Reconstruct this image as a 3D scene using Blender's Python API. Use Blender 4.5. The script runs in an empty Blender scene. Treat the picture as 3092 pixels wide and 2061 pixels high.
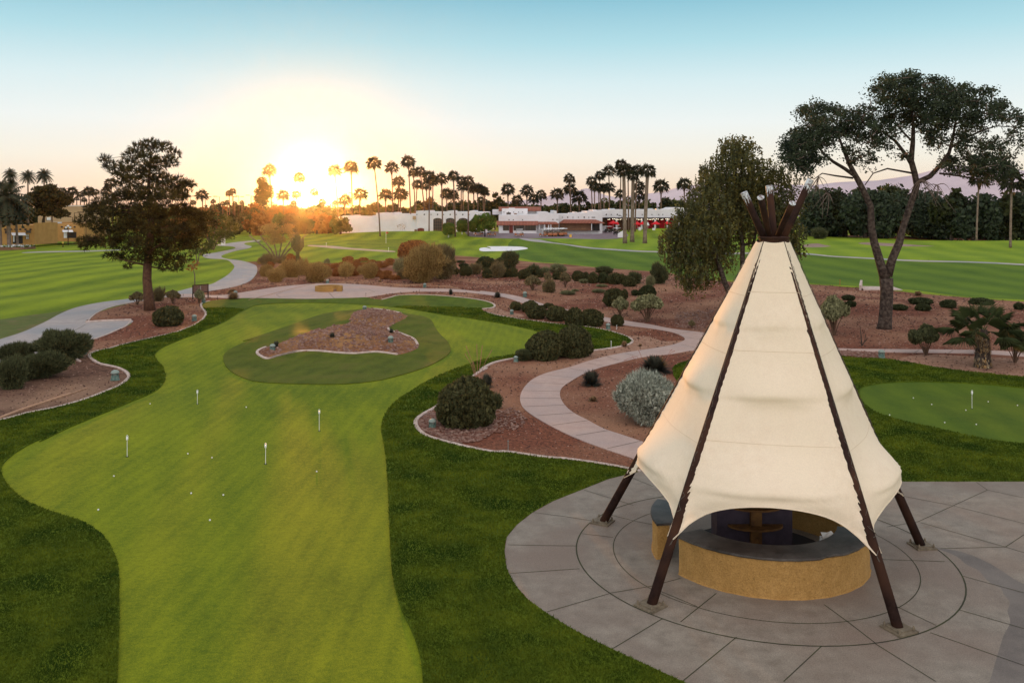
import bpy, math, random
import numpy as np
from mathutils import Vector
from mathutils.geometry import delaunay_2d_cdt
R = math.radians
SC = bpy.context.scene
COL = SC.collection

# ---------------------------------------------------------------- camera, sky, sun, exposure
EYE, FPX, HORY, MIDX = 9.0, 2638.0, 616.0, 1546.0     # eye height, focal length and horizon row (photo pixels)
cam_d = bpy.data.cameras.new('camera'); cam = bpy.data.objects.new('camera', cam_d); COL.objects.link(cam)
cam.location = (0, 0, EYE); cam.rotation_euler = (R(90), 0, 0)
cam_d.sensor_width = 36; cam_d.lens = FPX / 3092 * 36
cam_d.shift_y = -(1030.5 - HORY) / 3092
cam_d.clip_start = .1; cam_d.clip_end = 20000
SC.camera = cam
SC.view_settings.view_transform = 'Standard'; SC.view_settings.look = 'None'
SC.view_settings.exposure = 0.0; SC.view_settings.gamma = 1.0
SUN_AZ, SUN_EL = R(-12.9), R(1.9)
sdir = Vector((math.sin(SUN_AZ) * math.cos(SUN_EL), math.cos(SUN_AZ) * math.cos(SUN_EL), math.sin(SUN_EL)))
sun_d = bpy.data.lights.new('sun', 'SUN'); sun = bpy.data.objects.new('sun', sun_d); COL.objects.link(sun)
sun.rotation_euler = (-sdir).to_track_quat('-Z', 'Y').to_euler()
sun_d.energy = 4.6; sun_d.angle = R(.6); sun_d.color = (1.0, .40, .08)

W = bpy.data.worlds.new('World'); SC.world = W; W.use_nodes = True
nt = W.node_tree; nt.nodes.clear(); N = nt.nodes.new; LK = nt.links.new
wo = N('ShaderNodeOutputWorld'); bg = N('ShaderNodeBackground'); LK(bg.outputs[0], wo.inputs[0])
tc = N('ShaderNodeTexCoord'); nv = N('ShaderNodeVectorMath'); nv.operation = 'NORMALIZE'; LK(tc.outputs['Generated'], nv.inputs[0])
sx = N('ShaderNodeSeparateXYZ'); LK(nv.outputs[0], sx.inputs[0])
cr = N('ShaderNodeValToRGB'); LK(sx.outputs['Z'], cr.inputs[0])
stops = [(0.0, (.88, .62, .46)), (.022, (.93, .77, .60)), (.05, (.93, .88, .76)), (.09, (.87, .92, .90)), (.135, (.70, .86, .89)),
         (.18, (.45, .73, .81)), (.232, (.255, .55, .68)), (.34, (.36, .58, .70)), (.6, (.62, .66, .70)), (1.0, (.72, .72, .72))]
e = cr.color_ramp.elements
e[0].position, e[0].color = stops[0][0], (*stops[0][1], 1); e[1].position, e[1].color = 1.0, (*stops[-1][1], 1)
for p_, c_ in stops[1:-1]:
    q_ = e.new(p_); q_.color = (*c_, 1)
ny = N('ShaderNodeTexSky'); ny.sky_type = 'NISHITA'; ny.sun_disc = False; ny.sun_elevation = SUN_EL; ny.sun_rotation = SUN_AZ
nm = N('ShaderNodeMix'); nm.data_type = 'RGBA'; nm.blend_type = 'ADD'; nm.inputs[0].default_value = .0012
LK(cr.outputs[0], nm.inputs[6]); LK(ny.outputs[0], nm.inputs[7])
# the glow round the low sun, by angle from the sun's direction (disc seen just above the tree line)
sd2 = Vector((math.sin(R(-13.0)), math.cos(R(-13.0)), math.tan(R(.55)))).normalized()
dt = N('ShaderNodeVectorMath'); dt.operation = 'DOT_PRODUCT'; dt.inputs[1].default_value = sd2; LK(nv.outputs[0], dt.inputs[0])
ac = N('ShaderNodeMath'); ac.operation = 'ARCCOSINE'; LK(dt.outputs['Value'], ac.inputs[0])
cur = nm.outputs[2]
# the eastern sky behind the camera, opposite the sunset, is brighter and faintly pink
mrb = N('ShaderNodeMapRange'); LK(sx.outputs['Y'], mrb.inputs[0]); mrb.inputs[1].default_value = .1; mrb.inputs[2].default_value = -.8; mrb.inputs[3].default_value = 0; mrb.inputs[4].default_value = 1
eb = N('ShaderNodeMix'); eb.data_type = 'RGBA'; eb.blend_type = 'ADD'; LK(mrb.outputs[0], eb.inputs[0]); LK(cur, eb.inputs[6]); eb.inputs[7].default_value = (1.0, .82, .74, 1); cur = eb.outputs[2]
for wid, st, colr, bt_, pw in ((R(9), .20, (1.0, .84, .56), 'MIX', 1.8), (R(3.6), .5, (1.0, .74, .30), 'MIX', 1.5), (R(1.7), .85, (1.4, .95, .34), 'MIX', 1.5), (R(.85), 9.0, (1, .84, .48), 'ADD', 1.7)):
    m1 = N('ShaderNodeMath'); m1.operation = 'DIVIDE'; LK(ac.outputs[0], m1.inputs[0]); m1.inputs[1].default_value = wid
    m2 = N('ShaderNodeMath'); m2.operation = 'POWER'; LK(m1.outputs[0], m2.inputs[0]); m2.inputs[1].default_value = pw
    m3 = N('ShaderNodeMath'); m3.operation = 'MULTIPLY'; LK(m2.outputs[0], m3.inputs[0]); m3.inputs[1].default_value = -1
    m4 = N('ShaderNodeMath'); m4.operation = 'EXPONENT'; LK(m3.outputs[0], m4.inputs[0])
    m5 = N('ShaderNodeMath'); m5.operation = 'MULTIPLY'; LK(m4.outputs[0], m5.inputs[0]); m5.inputs[1].default_value = st
    ad = N('ShaderNodeMix'); ad.data_type = 'RGBA'; ad.blend_type = bt_; LK(m5.outputs[0], ad.inputs[0])
    LK(cur, ad.inputs[6]); ad.inputs[7].default_value = (*colr, 1); cur = ad.outputs[2]
# clamp_factor of a mix node would cut the glow at 1, so leave it open
for n_ in nt.nodes:
    if n_.bl_idname == 'ShaderNodeMix' and n_.blend_type == 'ADD': n_.clamp_factor = False
LK(cur, bg.inputs[0]); bg.inputs[1].default_value = 1.0
SC.cycles.use_denoising = True
SC.cycles.max_bounces = 5; SC.cycles.diffuse_bounces = 2; SC.cycles.transparent_max_bounces = 6; SC.cycles.volume_bounces = 0

# ---------------------------------------------------------------- helpers
def V3(a): return np.array(a, dtype=float)
def tag(o, label=None, cat=None, group=None, kind=None):
    if label: o['label'] = label
    if cat: o['category'] = cat
    if group: o['group'] = group
    if kind: o['kind'] = kind
    return o
def mesh(name, V, F, mats, smooth=False, midx=None):
    V = np.asarray(V, dtype=np.float32)
    me = bpy.data.meshes.new(name)
    if isinstance(F, np.ndarray):
        n, k = F.shape
        me.vertices.add(len(V)); me.vertices.foreach_set('co', V.ravel())
        me.loops.add(n * k); me.loops.foreach_set('vertex_index', F.astype(np.int32).ravel())
        me.polygons.add(n); me.polygons.foreach_set('loop_start', (np.arange(n) * k).astype(np.int32))
        me.polygons.foreach_set('loop_total', np.full(n, k, dtype=np.int32))
        me.update(calc_edges=True)
    else:
        me.from_pydata([tuple(map(float, v)) for v in V], [], [tuple(int(i) for i in f) for f in F]); me.update()
    for m in (mats if isinstance(mats, (list, tuple)) else [mats]): me.materials.append(m)
    if midx is not None: me.polygons.foreach_set('material_index', np.asarray(midx, dtype=np.int32))
    if smooth: me.polygons.foreach_set('use_smooth', np.ones(len(me.polygons), dtype=bool))
    return me
def obj(name, me, parent=None, loc=(0, 0, 0), rz=0, sc=None):
    o = bpy.data.objects.new(name, me); COL.objects.link(o)
    o.location = loc; o.rotation_euler = (0, 0, rz)
    if sc is not None: o.scale = sc if hasattr(sc, '__len__') else (sc, sc, sc)
    if parent is not None: o.parent = parent
    return o
def empty(name, loc, rz=0): return obj(name, None, None, loc, rz)

class MB:
    """collects boxes, tubes, lathes and loose faces of one part"""
    def __init__(s): s.V = []; s.F = []; s.n = 0; s.sm = False
    def add(s, V, F):
        V = np.asarray(V, float); s.V.append(V); s.F += [tuple(int(i) + s.n for i in f) for f in F]; s.n += len(V); return s
    def box(s, x0, x1, y0, y1, z0, z1):
        v = [(x, y, z) for z in (z0, z1) for y in (y0, y1) for x in (x0, x1)]
        return s.add(v, [(0, 2, 3, 1), (4, 5, 7, 6), (0, 1, 5, 4), (2, 6, 7, 3), (0, 4, 6, 2), (1, 3, 7, 5)])
    def prism(s, prof, y0, y1):           # prof: (x,z) outline, extruded along y
        n = len(prof); v = [(x, y0, z) for x, z in prof] + [(x, y1, z) for x, z in prof]
        return s.add(v, [tuple(range(n)), tuple(range(2 * n - 1, n - 1, -1))] + [(i, i + n, (i + 1) % n + n, (i + 1) % n) for i in range(n)])
    def tube(s, pts, rad, k=8, cap=True):
        V, F = tube(pts, rad, k, cap); return s.add(V, F)
    def lathe(s, prof, k=16, c=(0, 0, 0)):
        V = []; F = []
        for r, z in prof:
            for j in range(k):
                a = 2 * math.pi * j / k; V.append((c[0] + r * math.cos(a), c[1] + r * math.sin(a), c[2] + z))
        for i in range(len(prof) - 1):
            for j in range(k):
                F.append((i * k + j, i * k + (j + 1) % k, (i + 1) * k + (j + 1) % k, (i + 1) * k + j))
        F.append(tuple(range(k - 1, -1, -1))); F.append(tuple((len(prof) - 1) * k + j for j in range(k)))
        return s.add(V, F)
    def mesh(s, name, m, smooth=False): return mesh(name, np.concatenate(s.V), s.F, m, smooth)
    def build(s, name, m, parent=None, loc=(0, 0, 0), rz=0, smooth=False): return obj(name, s.mesh(name, m, smooth), parent, loc, rz)
def tube(pts, rad, k=8, cap=True):
    P = np.asarray(pts, float); n = len(P)
    rad = np.asarray(rad, float) if hasattr(rad, '__len__') else np.full(n, float(rad))
    T = np.gradient(P, axis=0); T /= np.linalg.norm(T, axis=1)[:, None] + 1e-9
    up = np.array([0, 0, 1.]) if abs(T[0][2]) < .9 else np.array([1., 0, 0]); V = []; F = []
    a = np.arange(k) * 2 * math.pi / k
    u = np.cross(T[0], up); u /= np.linalg.norm(u)
    for i in range(n):
        u = u - T[i] * u.dot(T[i]); u /= np.linalg.norm(u) + 1e-9; w = np.cross(T[i], u)
        V.append(P[i] + rad[i] * (np.cos(a)[:, None] * u + np.sin(a)[:, None] * w))
    V = np.concatenate(V)
    for i in range(n - 1):
        for j in range(k): F.append((i * k + j, i * k + (j + 1) % k, (i + 1) * k + (j + 1) % k, (i + 1) * k + j))
    if cap: F.append(tuple(range(k - 1, -1, -1))); F.append(tuple((n - 1) * k + j for j in range(k)))
    return V, F

# ---------------------------------------------------------------- materials
def mat(name, c, c2=None, scale=3.0, rough=.85, bump=0, bscale=40, detail=5, obj_coord=False, trans=0, metal=0, c3=None, s3=.2, spec=.25, lo=.35, hi=.65, rnd=0, grain=0, gs=90, cracks=0):
    m = bpy.data.materials.new(name); m.use_nodes = True; t = m.node_tree; b = t.nodes['Principled BSDF']
    b.inputs['Base Color'].default_value = (*c, 1); b.inputs['Roughness'].default_value = rough; b.inputs['Metallic'].default_value = metal
    b.inputs['Specular IOR Level'].default_value = spec
    L = t.links.new; G = t.nodes.new('ShaderNodeNewGeometry'); src = G.outputs['Position']
    if obj_coord: src = t.nodes.new('ShaderNodeTexCoord').outputs['Object']
    col = None
    if c2:
        n = t.nodes.new('ShaderNodeTexNoise'); n.inputs['Scale'].default_value = scale; n.inputs['Detail'].default_value = detail; n.inputs['Roughness'].default_value = .62
        L(src, n.inputs['Vector']); mr = t.nodes.new('ShaderNodeMapRange'); L(n.outputs[0], mr.inputs[0]); mr.inputs[1].default_value = lo; mr.inputs[2].default_value = hi
        x = t.nodes.new('ShaderNodeMix'); x.data_type = 'RGBA'; L(mr.outputs[0], x.inputs[0]); x.inputs[6].default_value = (*c, 1); x.inputs[7].default_value = (*c2, 1); col = x.outputs[2]
    if c3:
        n = t.nodes.new('ShaderNodeTexNoise'); n.inputs['Scale'].default_value = s3; n.inputs['Detail'].default_value = 3
        L(src, n.inputs['Vector']); mr = t.nodes.new('ShaderNodeMapRange'); L(n.outputs[0], mr.inputs[0]); mr.inputs[1].default_value = .42; mr.inputs[2].default_value = .66
        x = t.nodes.new('ShaderNodeMix'); x.data_type = 'RGBA'; L(mr.outputs[0], x.inputs[0]); L(col, x.inputs[6]); x.inputs[7].default_value = (*c3, 1); col = x.outputs[2]
    if grain and col:
        n = t.nodes.new('ShaderNodeTexNoise'); n.inputs['Scale'].default_value = gs; n.inputs['Detail'].default_value = 3; n.inputs['Roughness'].default_value = .7; L(src, n.inputs['Vector'])
        mr = t.nodes.new('ShaderNodeMapRange'); L(n.outputs[0], mr.inputs[0]); mr.inputs[1].default_value = .3; mr.inputs[2].default_value = .7; mr.inputs[3].default_value = 1 - grain; mr.inputs[4].default_value = 1 + grain
        hs = t.nodes.new('ShaderNodeHueSaturation'); L(mr.outputs[0], hs.inputs['Value']); L(col, hs.inputs['Color']); col = hs.outputs[0]
    if cracks and col:
        nz = t.nodes.new('ShaderNodeTexNoise'); nz.inputs['Scale'].default_value = 6; L(src, nz.inputs['Vector']); vm = t.nodes.new('ShaderNodeVectorMath'); vm.operation = 'MULTIPLY_ADD'; L(nz.outputs[1], vm.inputs[0]); vm.inputs[1].default_value = (.25, .25, .25); L(src, vm.inputs[2])
        vo = t.nodes.new('ShaderNodeTexVoronoi'); vo.feature = 'DISTANCE_TO_EDGE'; vo.inputs['Scale'].default_value = cracks; L(vm.outputs[0], vo.inputs['Vector'])
        mr = t.nodes.new('ShaderNodeMapRange'); L(vo.outputs['Distance'], mr.inputs[0]); mr.inputs[1].default_value = 0; mr.inputs[2].default_value = .05; mr.inputs[3].default_value = .70; mr.inputs[4].default_value = 1
        hs = t.nodes.new('ShaderNodeHueSaturation'); L(mr.outputs[0], hs.inputs['Value']); L(col, hs.inputs['Color']); col = hs.outputs[0]
    if rnd and col:
        oi = t.nodes.new('ShaderNodeObjectInfo'); hs = t.nodes.new('ShaderNodeHueSaturation')
        mr = t.nodes.new('ShaderNodeMapRange'); L(oi.outputs['Random'], mr.inputs[0]); mr.inputs[3].default_value = 1 - rnd; mr.inputs[4].default_value = 1 + rnd
        L(mr.outputs[0], hs.inputs['Value']); L(col, hs.inputs['Color']); col = hs.outputs[0]
    if col: L(col, b.inputs['Base Color'])
    if bump:
        n = t.nodes.new('ShaderNodeTexNoise'); n.inputs['Scale'].default_value = bscale; n.inputs['Detail'].default_value = 4; L(src, n.inputs['Vector'])
        bp = t.nodes.new('ShaderNodeBump'); bp.inputs['Strength'].default_value = 1; bp.inputs['Distance'].default_value = bump
        L(n.outputs[0], bp.inputs['Height']); L(bp.outputs[0], b.inputs['Normal'])
    if trans:
        tr = t.nodes.new('ShaderNodeBsdfTranslucent'); ms = t.nodes.new('ShaderNodeMixShader'); ms.inputs[0].default_value = trans
        if col: L(col, tr.inputs[0])
        else: tr.inputs[0].default_value = (*c, 1)
        o = t.nodes['Material Output']; L(b.outputs[0], ms.inputs[1]); L(tr.outputs[0], ms.inputs[2]); L(ms.outputs[0], o.inputs[0])
    return m
def grass_mat(name, dark, light, brown=None, band=None, fine=30., broad=.35, bump=.02, wb=.6):
    """mown turf: fine blade grain, broad patches, optional mowing bands (band = (direction deg, width m, strength))"""
    m = bpy.data.materials.new(name); m.use_nodes = True; t = m.node_tree; b = t.nodes['Principled BSDF']; L = t.links.new; nn = t.nodes.new
    b.inputs['Roughness'].default_value = .9; b.inputs['Specular IOR Level'].default_value = .12
    G = nn('ShaderNodeNewGeometry').outputs['Position']
    def noise(sc, det=4, vec=G, ro=.6):
        n = nn('ShaderNodeTexNoise'); n.inputs['Scale'].default_value = sc; n.inputs['Detail'].default_value = det; n.inputs['Roughness'].default_value = ro; L(vec, n.inputs['Vector']); return n.outputs[0]
    def mr(x, a, c, lo=0., hi=1.):
        n = nn('ShaderNodeMapRange'); L(x, n.inputs[0]); n.inputs[1].default_value = a; n.inputs[2].default_value = c; n.inputs[3].default_value = lo; n.inputs[4].default_value = hi; return n.outputs[0]
    def ma(op, x, y):
        n = nn('ShaderNodeMath'); n.operation = op
        for i, q in enumerate((x, y)):
            if isinstance(q, (int, float)): n.inputs[i].default_value = q
            else: L(q, n.inputs[i])
        return n.outputs[0]
    def mix(f, x, y):
        n = nn('ShaderNodeMix'); n.data_type = 'RGBA'; L(f, n.inputs[0])
        for i, q in ((6, x), (7, y)):
            if isinstance(q, tuple): n.inputs[i].default_value = (*q, 1)
            else: L(q, n.inputs[i])
        return n.outputs[2]
    f = ma('ADD', ma('MULTIPLY', noise(fine, 4, G, .75), .62), ma('MULTIPLY', noise(broad, 4), wb))
    mp = nn('ShaderNodeMapping'); L(G, mp.inputs[0]); mp.inputs['Scale'].default_value = (1, .12, 1)
    f = ma('ADD', f, ma('MULTIPLY', ma('SUBTRACT', noise(2.2, 5, mp.outputs[0]), .5), wb * .5))
    f = ma('ADD', f, ma('MULTIPLY', ma('SUBTRACT', noise(8.5, 4, G, .8), .5), .42)); f = ma('ADD', f, ma('MULTIPLY', ma('SUBTRACT', noise(3.1, 3, G, .8), .5), .18))
    if band:
        for (dg, wd, st) in (band if isinstance(band[0], (list, tuple)) else [band]):
            mp = nn('ShaderNodeMapping'); L(G, mp.inputs[0]); mp.inputs['Rotation'].default_value = (0, 0, R(dg))
            wv = nn('ShaderNodeTexWave'); wv.inputs['Scale'].default_value = .314 / wd; wv.inputs['Distortion'].default_value = 1.6; wv.inputs['Detail'].default_value = 2; wv.inputs['Detail Scale'].default_value = .25
            L(mp.outputs[0], wv.inputs[0]); f = ma('ADD', f, ma('MULTIPLY', ma('SUBTRACT', wv.outputs[1], .5), st))
    c = mix(mr(f, .36, .80), dark, light)
    if brown: c = mix(mr(noise(.5, 5), .50, .72, 0, .75), c, brown)
    if brown: c = mix(mr(noise(2.4, 5), .56, .74, 0, .5), c, brown)
    L(c, b.inputs['Base Color'])
    bp = nn('ShaderNodeBump'); bp.inputs['Strength'].default_value = 1; bp.inputs['Distance'].default_value = bump; L(noise(fine * 1.3, 3), bp.inputs['Height']); L(bp.outputs[0], b.inputs['Normal'])
    return m
M = {}
M['green'] = grass_mat('putting_turf', (.062, .105, .006), (.30, .325, .012), None, ((3, .55, .03), (-24, 1.5, .03)), 36, .11, .01, .42)
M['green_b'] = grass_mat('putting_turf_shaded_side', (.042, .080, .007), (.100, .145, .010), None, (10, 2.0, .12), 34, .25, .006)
M['rough'] = grass_mat('rough_turf', (.030, .056, .004), (.115, .155, .008), None, None, 22, .5, .03)
M['rough2'] = grass_mat('island_turf', (.042, .062, .006), (.125, .145, .012), (.11, .095, .022), (20, 1.3, .06), 22, .5, .03)
M['lawn'] = grass_mat('fairway_turf', (.080, .128, .006), (.24, .30, .012), None, ((4, 5.5, .22),), 9, .10, .03)
M['lawn_far'] = grass_mat('fairway_turf_light_shading', (.105, .18, .009), (.225, .30, .016), None, ((12, 7.5, .2),), 6, .07, .03)  # lighter part of the fairway shading, put into the turf colour
M['lawn_deep'] = grass_mat('fairway_turf_dark_shading', (.052, .100, .006), (.12, .185, .012), None, ((-6, 6.5, .2),), 9, .08, .03)  # darker part of the fairway shading, put into the turf colour
M['dry'] = grass_mat('dry_turf', (.06, .085, .02), (.13, .15, .04), (.20, .13, .07), None, 14, .4, .03)
M['bed'] = mat('red_gravel', (.25, .088, .052), (.10, .040, .026), 6.5, .95, .035, 26, 9, c3=(.30, .155, .095), s3=.16, spec=.1, lo=.36, hi=.62, grain=.35, gs=16)
M['bed_dark'] = mat('brown_soil', (.17, .088, .060), (.085, .045, .032), 3.5, .95, .03, 26, 8, c3=(.25, .15, .10), s3=.2, spec=.1, grain=.35, gs=18)
M['bed_pale'] = mat('pale_sandy_soil', (.38, .225, .155), (.24, .12, .08), 2.5, .95, .02, 24, 8, spec=.1, grain=.25, gs=16)
M['island'] = mat('rocky_soil', (.30, .135, .065), (.10, .042, .026), 3.2, .95, .08, 12, 8, c3=(.33, .17, .07), s3=.35, spec=.1)
M['path'] = mat('path_concrete', (.50, .36, .31), (.40, .27, .235), 1.5, .8, .004, 60, 9, c3=(.38, .29, .27), s3=.25, lo=.3, hi=.7, grain=.14, gs=22)
M['path2'] = mat('grey_concrete', (.42, .36, .34), (.32, .27, .26), 1.2, .7, .004, 60, 9, c3=(.28, .27, .28), s3=.2, grain=.14, gs=14)
M['plaza'] = mat('exposed_aggregate', (.285, .243, .20), (.175, .143, .115), 2.2, .62, .006, 70, 12, c3=(.20, .15, .12), s3=.35, lo=.30, hi=.70, grain=.28, gs=38)
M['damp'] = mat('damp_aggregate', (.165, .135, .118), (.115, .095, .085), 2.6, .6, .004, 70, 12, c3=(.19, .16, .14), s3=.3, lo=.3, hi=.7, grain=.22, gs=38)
M['joint'] = mat('joint', (.035, .03, .024), (.05, .055, .02), 3)
M['kerb'] = mat('kerb_concrete', (.58, .47, .42), (.42, .31, .27), 4, .85, .004, 30)
M['sand'] = mat('bunker_sand', (.80, .78, .80), (.70, .68, .70), .5, .95, .03, 2)
M['sand2'] = mat('tan_sand', (.33, .23, .18), (.22, .14, .11), .5, .95)
M['asphalt'] = mat('driveway_pavers', (.20, .15, .17), (.15, .10, .11), .5, .85, c3=(.24, .19, .21), s3=.06)
M['hill'] = mat('haze_pale_rock', (.62, .50, .53), (.52, .42, .46), .01, .95, 4, .04)  # distance haze is put into this pale rock colour
# ---------------------------------------------------------------- photo pixel -> place on the ground
FR = dict(A=(0, 400, .34), B=(750, 400, .34), C=(1450, 400, .34), D=(2250, 180, .3578), E=(2250, 640, .3578), F=(0, 850, .34), G=(700, 850, .34),
          H=(1450, 850, .34), J=(1500, 1380, .6766), K=(0, 1200, .6375), T=(1850, 680, .38265), M=(1000, 740, .238), N=(1540, 780, .238),
          Q=(1000, 600, .255), R=(1550, 600, .23374), S=(0, 480, .17857), U=(1100, 450, .1785), V=(1700, 460, .17857), W=(2440, 560, .2771),
          X=(2800, 860, .17217), Y=(740, 560, .19129), Z=(200, 1150, .3825), O=(0, 0, 1.3146), P=(0, 0, 1.0), L=(2750, 1080, .2678))
def px(fr, pts):
    a, b_, s = FR[fr]; return [(a + s * x, b_ + s * y) for x, y in pts]
TC = (6.366, 22.44)                      # centre of the tepee's plaza
def hgt(x, y):
    x = np.asarray(x, float); y = np.asarray(y, float)
    g = lambda cx, cy, sx_, sy_, a: a * np.exp(-((x - cx) / sx_) ** 2 - ((y - cy) / sy_) ** 2)
    d = np.hypot(x - TC[0], y - TC[1]); m = np.clip((d - 9) / 12, 0, 1)
    m = m * np.clip((y - 22) / 20, 0, 1)
    h = m * .10 * (np.sin(x * .31 + 1) * np.cos(y * .21) + .6 * np.sin(x * .13 - y * .17 + 2))
    h = h + np.clip((y - 60) / 60, 0, 1) * .28 * (np.sin(x * .09 + .6) * np.sin(y * .061 + 1))
    h = h + g(-12.5, 57, 3.4, 3.6, .55) + g(-9.0, 56, 3.0, 3.4, .55) + g(-11, 66, 2.6, 5, .62)      # rocky island
    h = h + g(14, 95, 16, 9, .5) + g(-4, 88, 12, 6, .25) + g(26, 78, 12, 7, .35) + g(36, 60, 9, 6, .25)
    h = h + g(-30, 244, 30, 11, 1.35) + g(10, 236, 26, 12, .7) + g(-2, 203, 11, 6, 1.0) + g(-16, 200, 8, 7, .7)
    h = h + g(52, 268, 24, 26, 1.3) - g(-3, 177, 8, 6, .35)
    h = h + g(72, 150, 30, 22, .8) + g(110, 185, 40, 20, 1.1) + g(-60, 180, 30, 20, .4)
    return h
def gp(sx_, sy_):
    z = 0.
    for _ in range(40):
        Y = FPX * (EYE - z) / (sy_ - HORY); X = (sx_ - MIDX) * (EYE - z) / (sy_ - HORY)
        z = .5 * z + .5 * float(hgt(X, Y))
    return X, Y, float(hgt(X, Y))
def at(sx_, sy_, Y):                     # point at distance Y seen at that pixel
    return ((sx_ - MIDX) * Y / FPX, Y, EYE - (sy_ - HORY) * Y / FPX)
def scr(x, y, z): return MIDX + FPX * x / y, HORY + FPX * (EYE - z) / y
def world(pts): return [gp(*p)[:2] for p in pts]
def spline(pts, closed=True, sub=5):
    P = np.array(pts); n = len(P); out = []
    rng_ = range(n) if closed else range(n - 1)
    for i in rng_:
        if closed: p0, p1, p2, p3 = P[(i - 1) % n], P[i], P[(i + 1) % n], P[(i + 2) % n]
        else: p0, p1, p2, p3 = P[max(i - 1, 0)], P[i], P[i + 1], P[min(i + 2, n - 1)]
        d1 = max(np.linalg.norm(p1 - p0), 1e-6) ** .5; d2 = max(np.linalg.norm(p2 - p1), 1e-6) ** .5; d3 = max(np.linalg.norm(p3 - p2), 1e-6) ** .5
        t0, t1, t2, t3 = 0, d1, d1 + d2, d1 + d2 + d3
        for k in range(sub):
            t = t1 + (t2 - t1) * k / sub
            A1 = (t1 - t) / (t1 - t0) * p0 + (t - t0) / (t1 - t0) * p1 if t1 > t0 else p1
            A2 = (t2 - t) / (t2 - t1) * p1 + (t - t1) / (t2 - t1) * p2
            A3 = (t3 - t) / (t3 - t2) * p2 + (t - t2) / (t3 - t2) * p3 if t3 > t2 else p2
            B1 = (t2 - t) / (t2 - t0) * A1 + (t - t0) / (t2 - t0) * A2; B2 = (t3 - t) / (t3 - t1) * A2 + (t - t1) / (t3 - t1) * A3
            out.append((t2 - t) / (t2 - t1) * B1 + (t - t1) / (t2 - t1) * B2)
    if not closed: out.append(P[-1])
    return np.array(out)

# ---------------------------------------------------------------- outlines traced on the photo (then laid on the ground)
kerb_left = px('F', [(-500, 1320), (0, 1235), (250, 1170), (500, 1120), (750, 1050), (920, 985), (1050, 930), (1110, 890), (1145, 850), (1130, 815), (1080, 780), (1000, 755), (900, 735), (830, 700), (795, 665), (810, 640), (880, 615), (980, 595), (1060, 570), (1270, 520), (1400, 490), (1550, 455), (1700, 400), (1790, 345), (1825, 300), (1825, 270), (1795, 235), (1785, 210), (1800, 190), (1860, 175)])
rough_top = px('F', [(1950, 165), (2100, 152)]) + px('G', [(100, 148), (650, 155), (1000, 149), (1180, 142), (1250, 155), (1330, 163)])
kerb_mid = px('G', [(1330, 163), (1400, 145), (1480, 125), (1600, 120), (1750, 122), (2000, 140), (2200, 165), (2300, 190), (2335, 215), (2310, 235), (2220, 245)])
kerb_right = px('H', [(60, 275), (150, 300), (250, 320), (500, 355), (740, 385), (950, 405), (1100, 430), (1230, 465), (1320, 500), (1350, 530), (1330, 555), (1240, 580), (1120, 600), (1000, 615)])
rough_back = px('H', [(820, 640), (600, 655), (470, 665)])
kerb_bed = px('H', [(340, 682), (240, 695), (130, 720), (50, 755), (0, 790)]) + px('G', [(2260, 770), (2180, 815), (2110, 880), (2000, 970), (1890, 1060), (1790, 1130), (1700, 1180), (1640, 1230), (1635, 1280), (1680, 1340), (1750, 1380), (1900, 1425), (2100, 1475), (2353, 1520)]) + px('H', [(200, 1515), (600, 1568)]) + px('J', [(300, 10), (500, 38), (640, 66)])
plaza_left = px('J', [(500, 100), (380, 148), (250, 200), (160, 250), (90, 305), (45, 360), (35, 420), (45, 500), (80, 570), (140, 640), (230, 705), (350, 780), (500, 855), (650, 925), (830, 1007), (1100, 1130), (1500, 1300)])
REG = []
def region(name, pts, m, lift, sp=True, sub=5):
    w = world(pts); w = spline(w, True, sub) if sp else np.array(w)
    REG.append((name, w, m, lift)); return w
# the grass beyond: bands of turf
region('fairway', px('P', [(-900, 800), (-400, 775), (0, 748), (300, 742), (640, 738), (700, 752), (620, 800), (700, 850), (690, 900), (560, 935), (380, 910), (200, 950), (0, 965), (-500, 1050), (-900, 1060)]), 'lawn', 0)
region('fairway', px('B', [(-150, 990), (0, 1010), (540, 1004), (1000, 1042), (1300, 1056), (1700, 1075), (2000, 1100), (2353, 1120)]) + px('C', [(900, 1200), (1200, 1225), (1650, 1250)]) + px('P', [(1900, 860), (1500, 830), (1100, 820), (760, 815), (700, 780)]), 'lawn', 0)
region('fairway', px('C', [(360, 950), (900, 1012), (1200, 1038), (1570, 1056)]) + px('P', [(2100, 763), (2429, 768), (2522, 776), (2715, 788), (3092, 800), (3600, 830), (3600, 935), (3092, 905), (2894, 892), (2715, 872), (2500, 858), (2250, 848), (2010, 828), (1900, 818), (1700, 795), (1560, 775)]), 'lawn_deep', 0)
region('far_fairway', px('P', [(1560, 722), (1900, 722), (2150, 716), (2429, 712), (2600, 722), (2900, 726), (3092, 718), (3700, 715), (3700, 818), (3092, 796), (2715, 783), (2522, 773), (2429, 765), (2100, 760), (1984, 758), (1850, 750), (1690, 729)]), 'lawn_far', 0)
region('dry_verge', px('F', [(-500, 370), (0, 335), (250, 300), (560, 258), (700, 225), (550, 285), (400, 365), (200, 455), (0, 520), (-500, 640)]), 'dry', 0)
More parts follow.
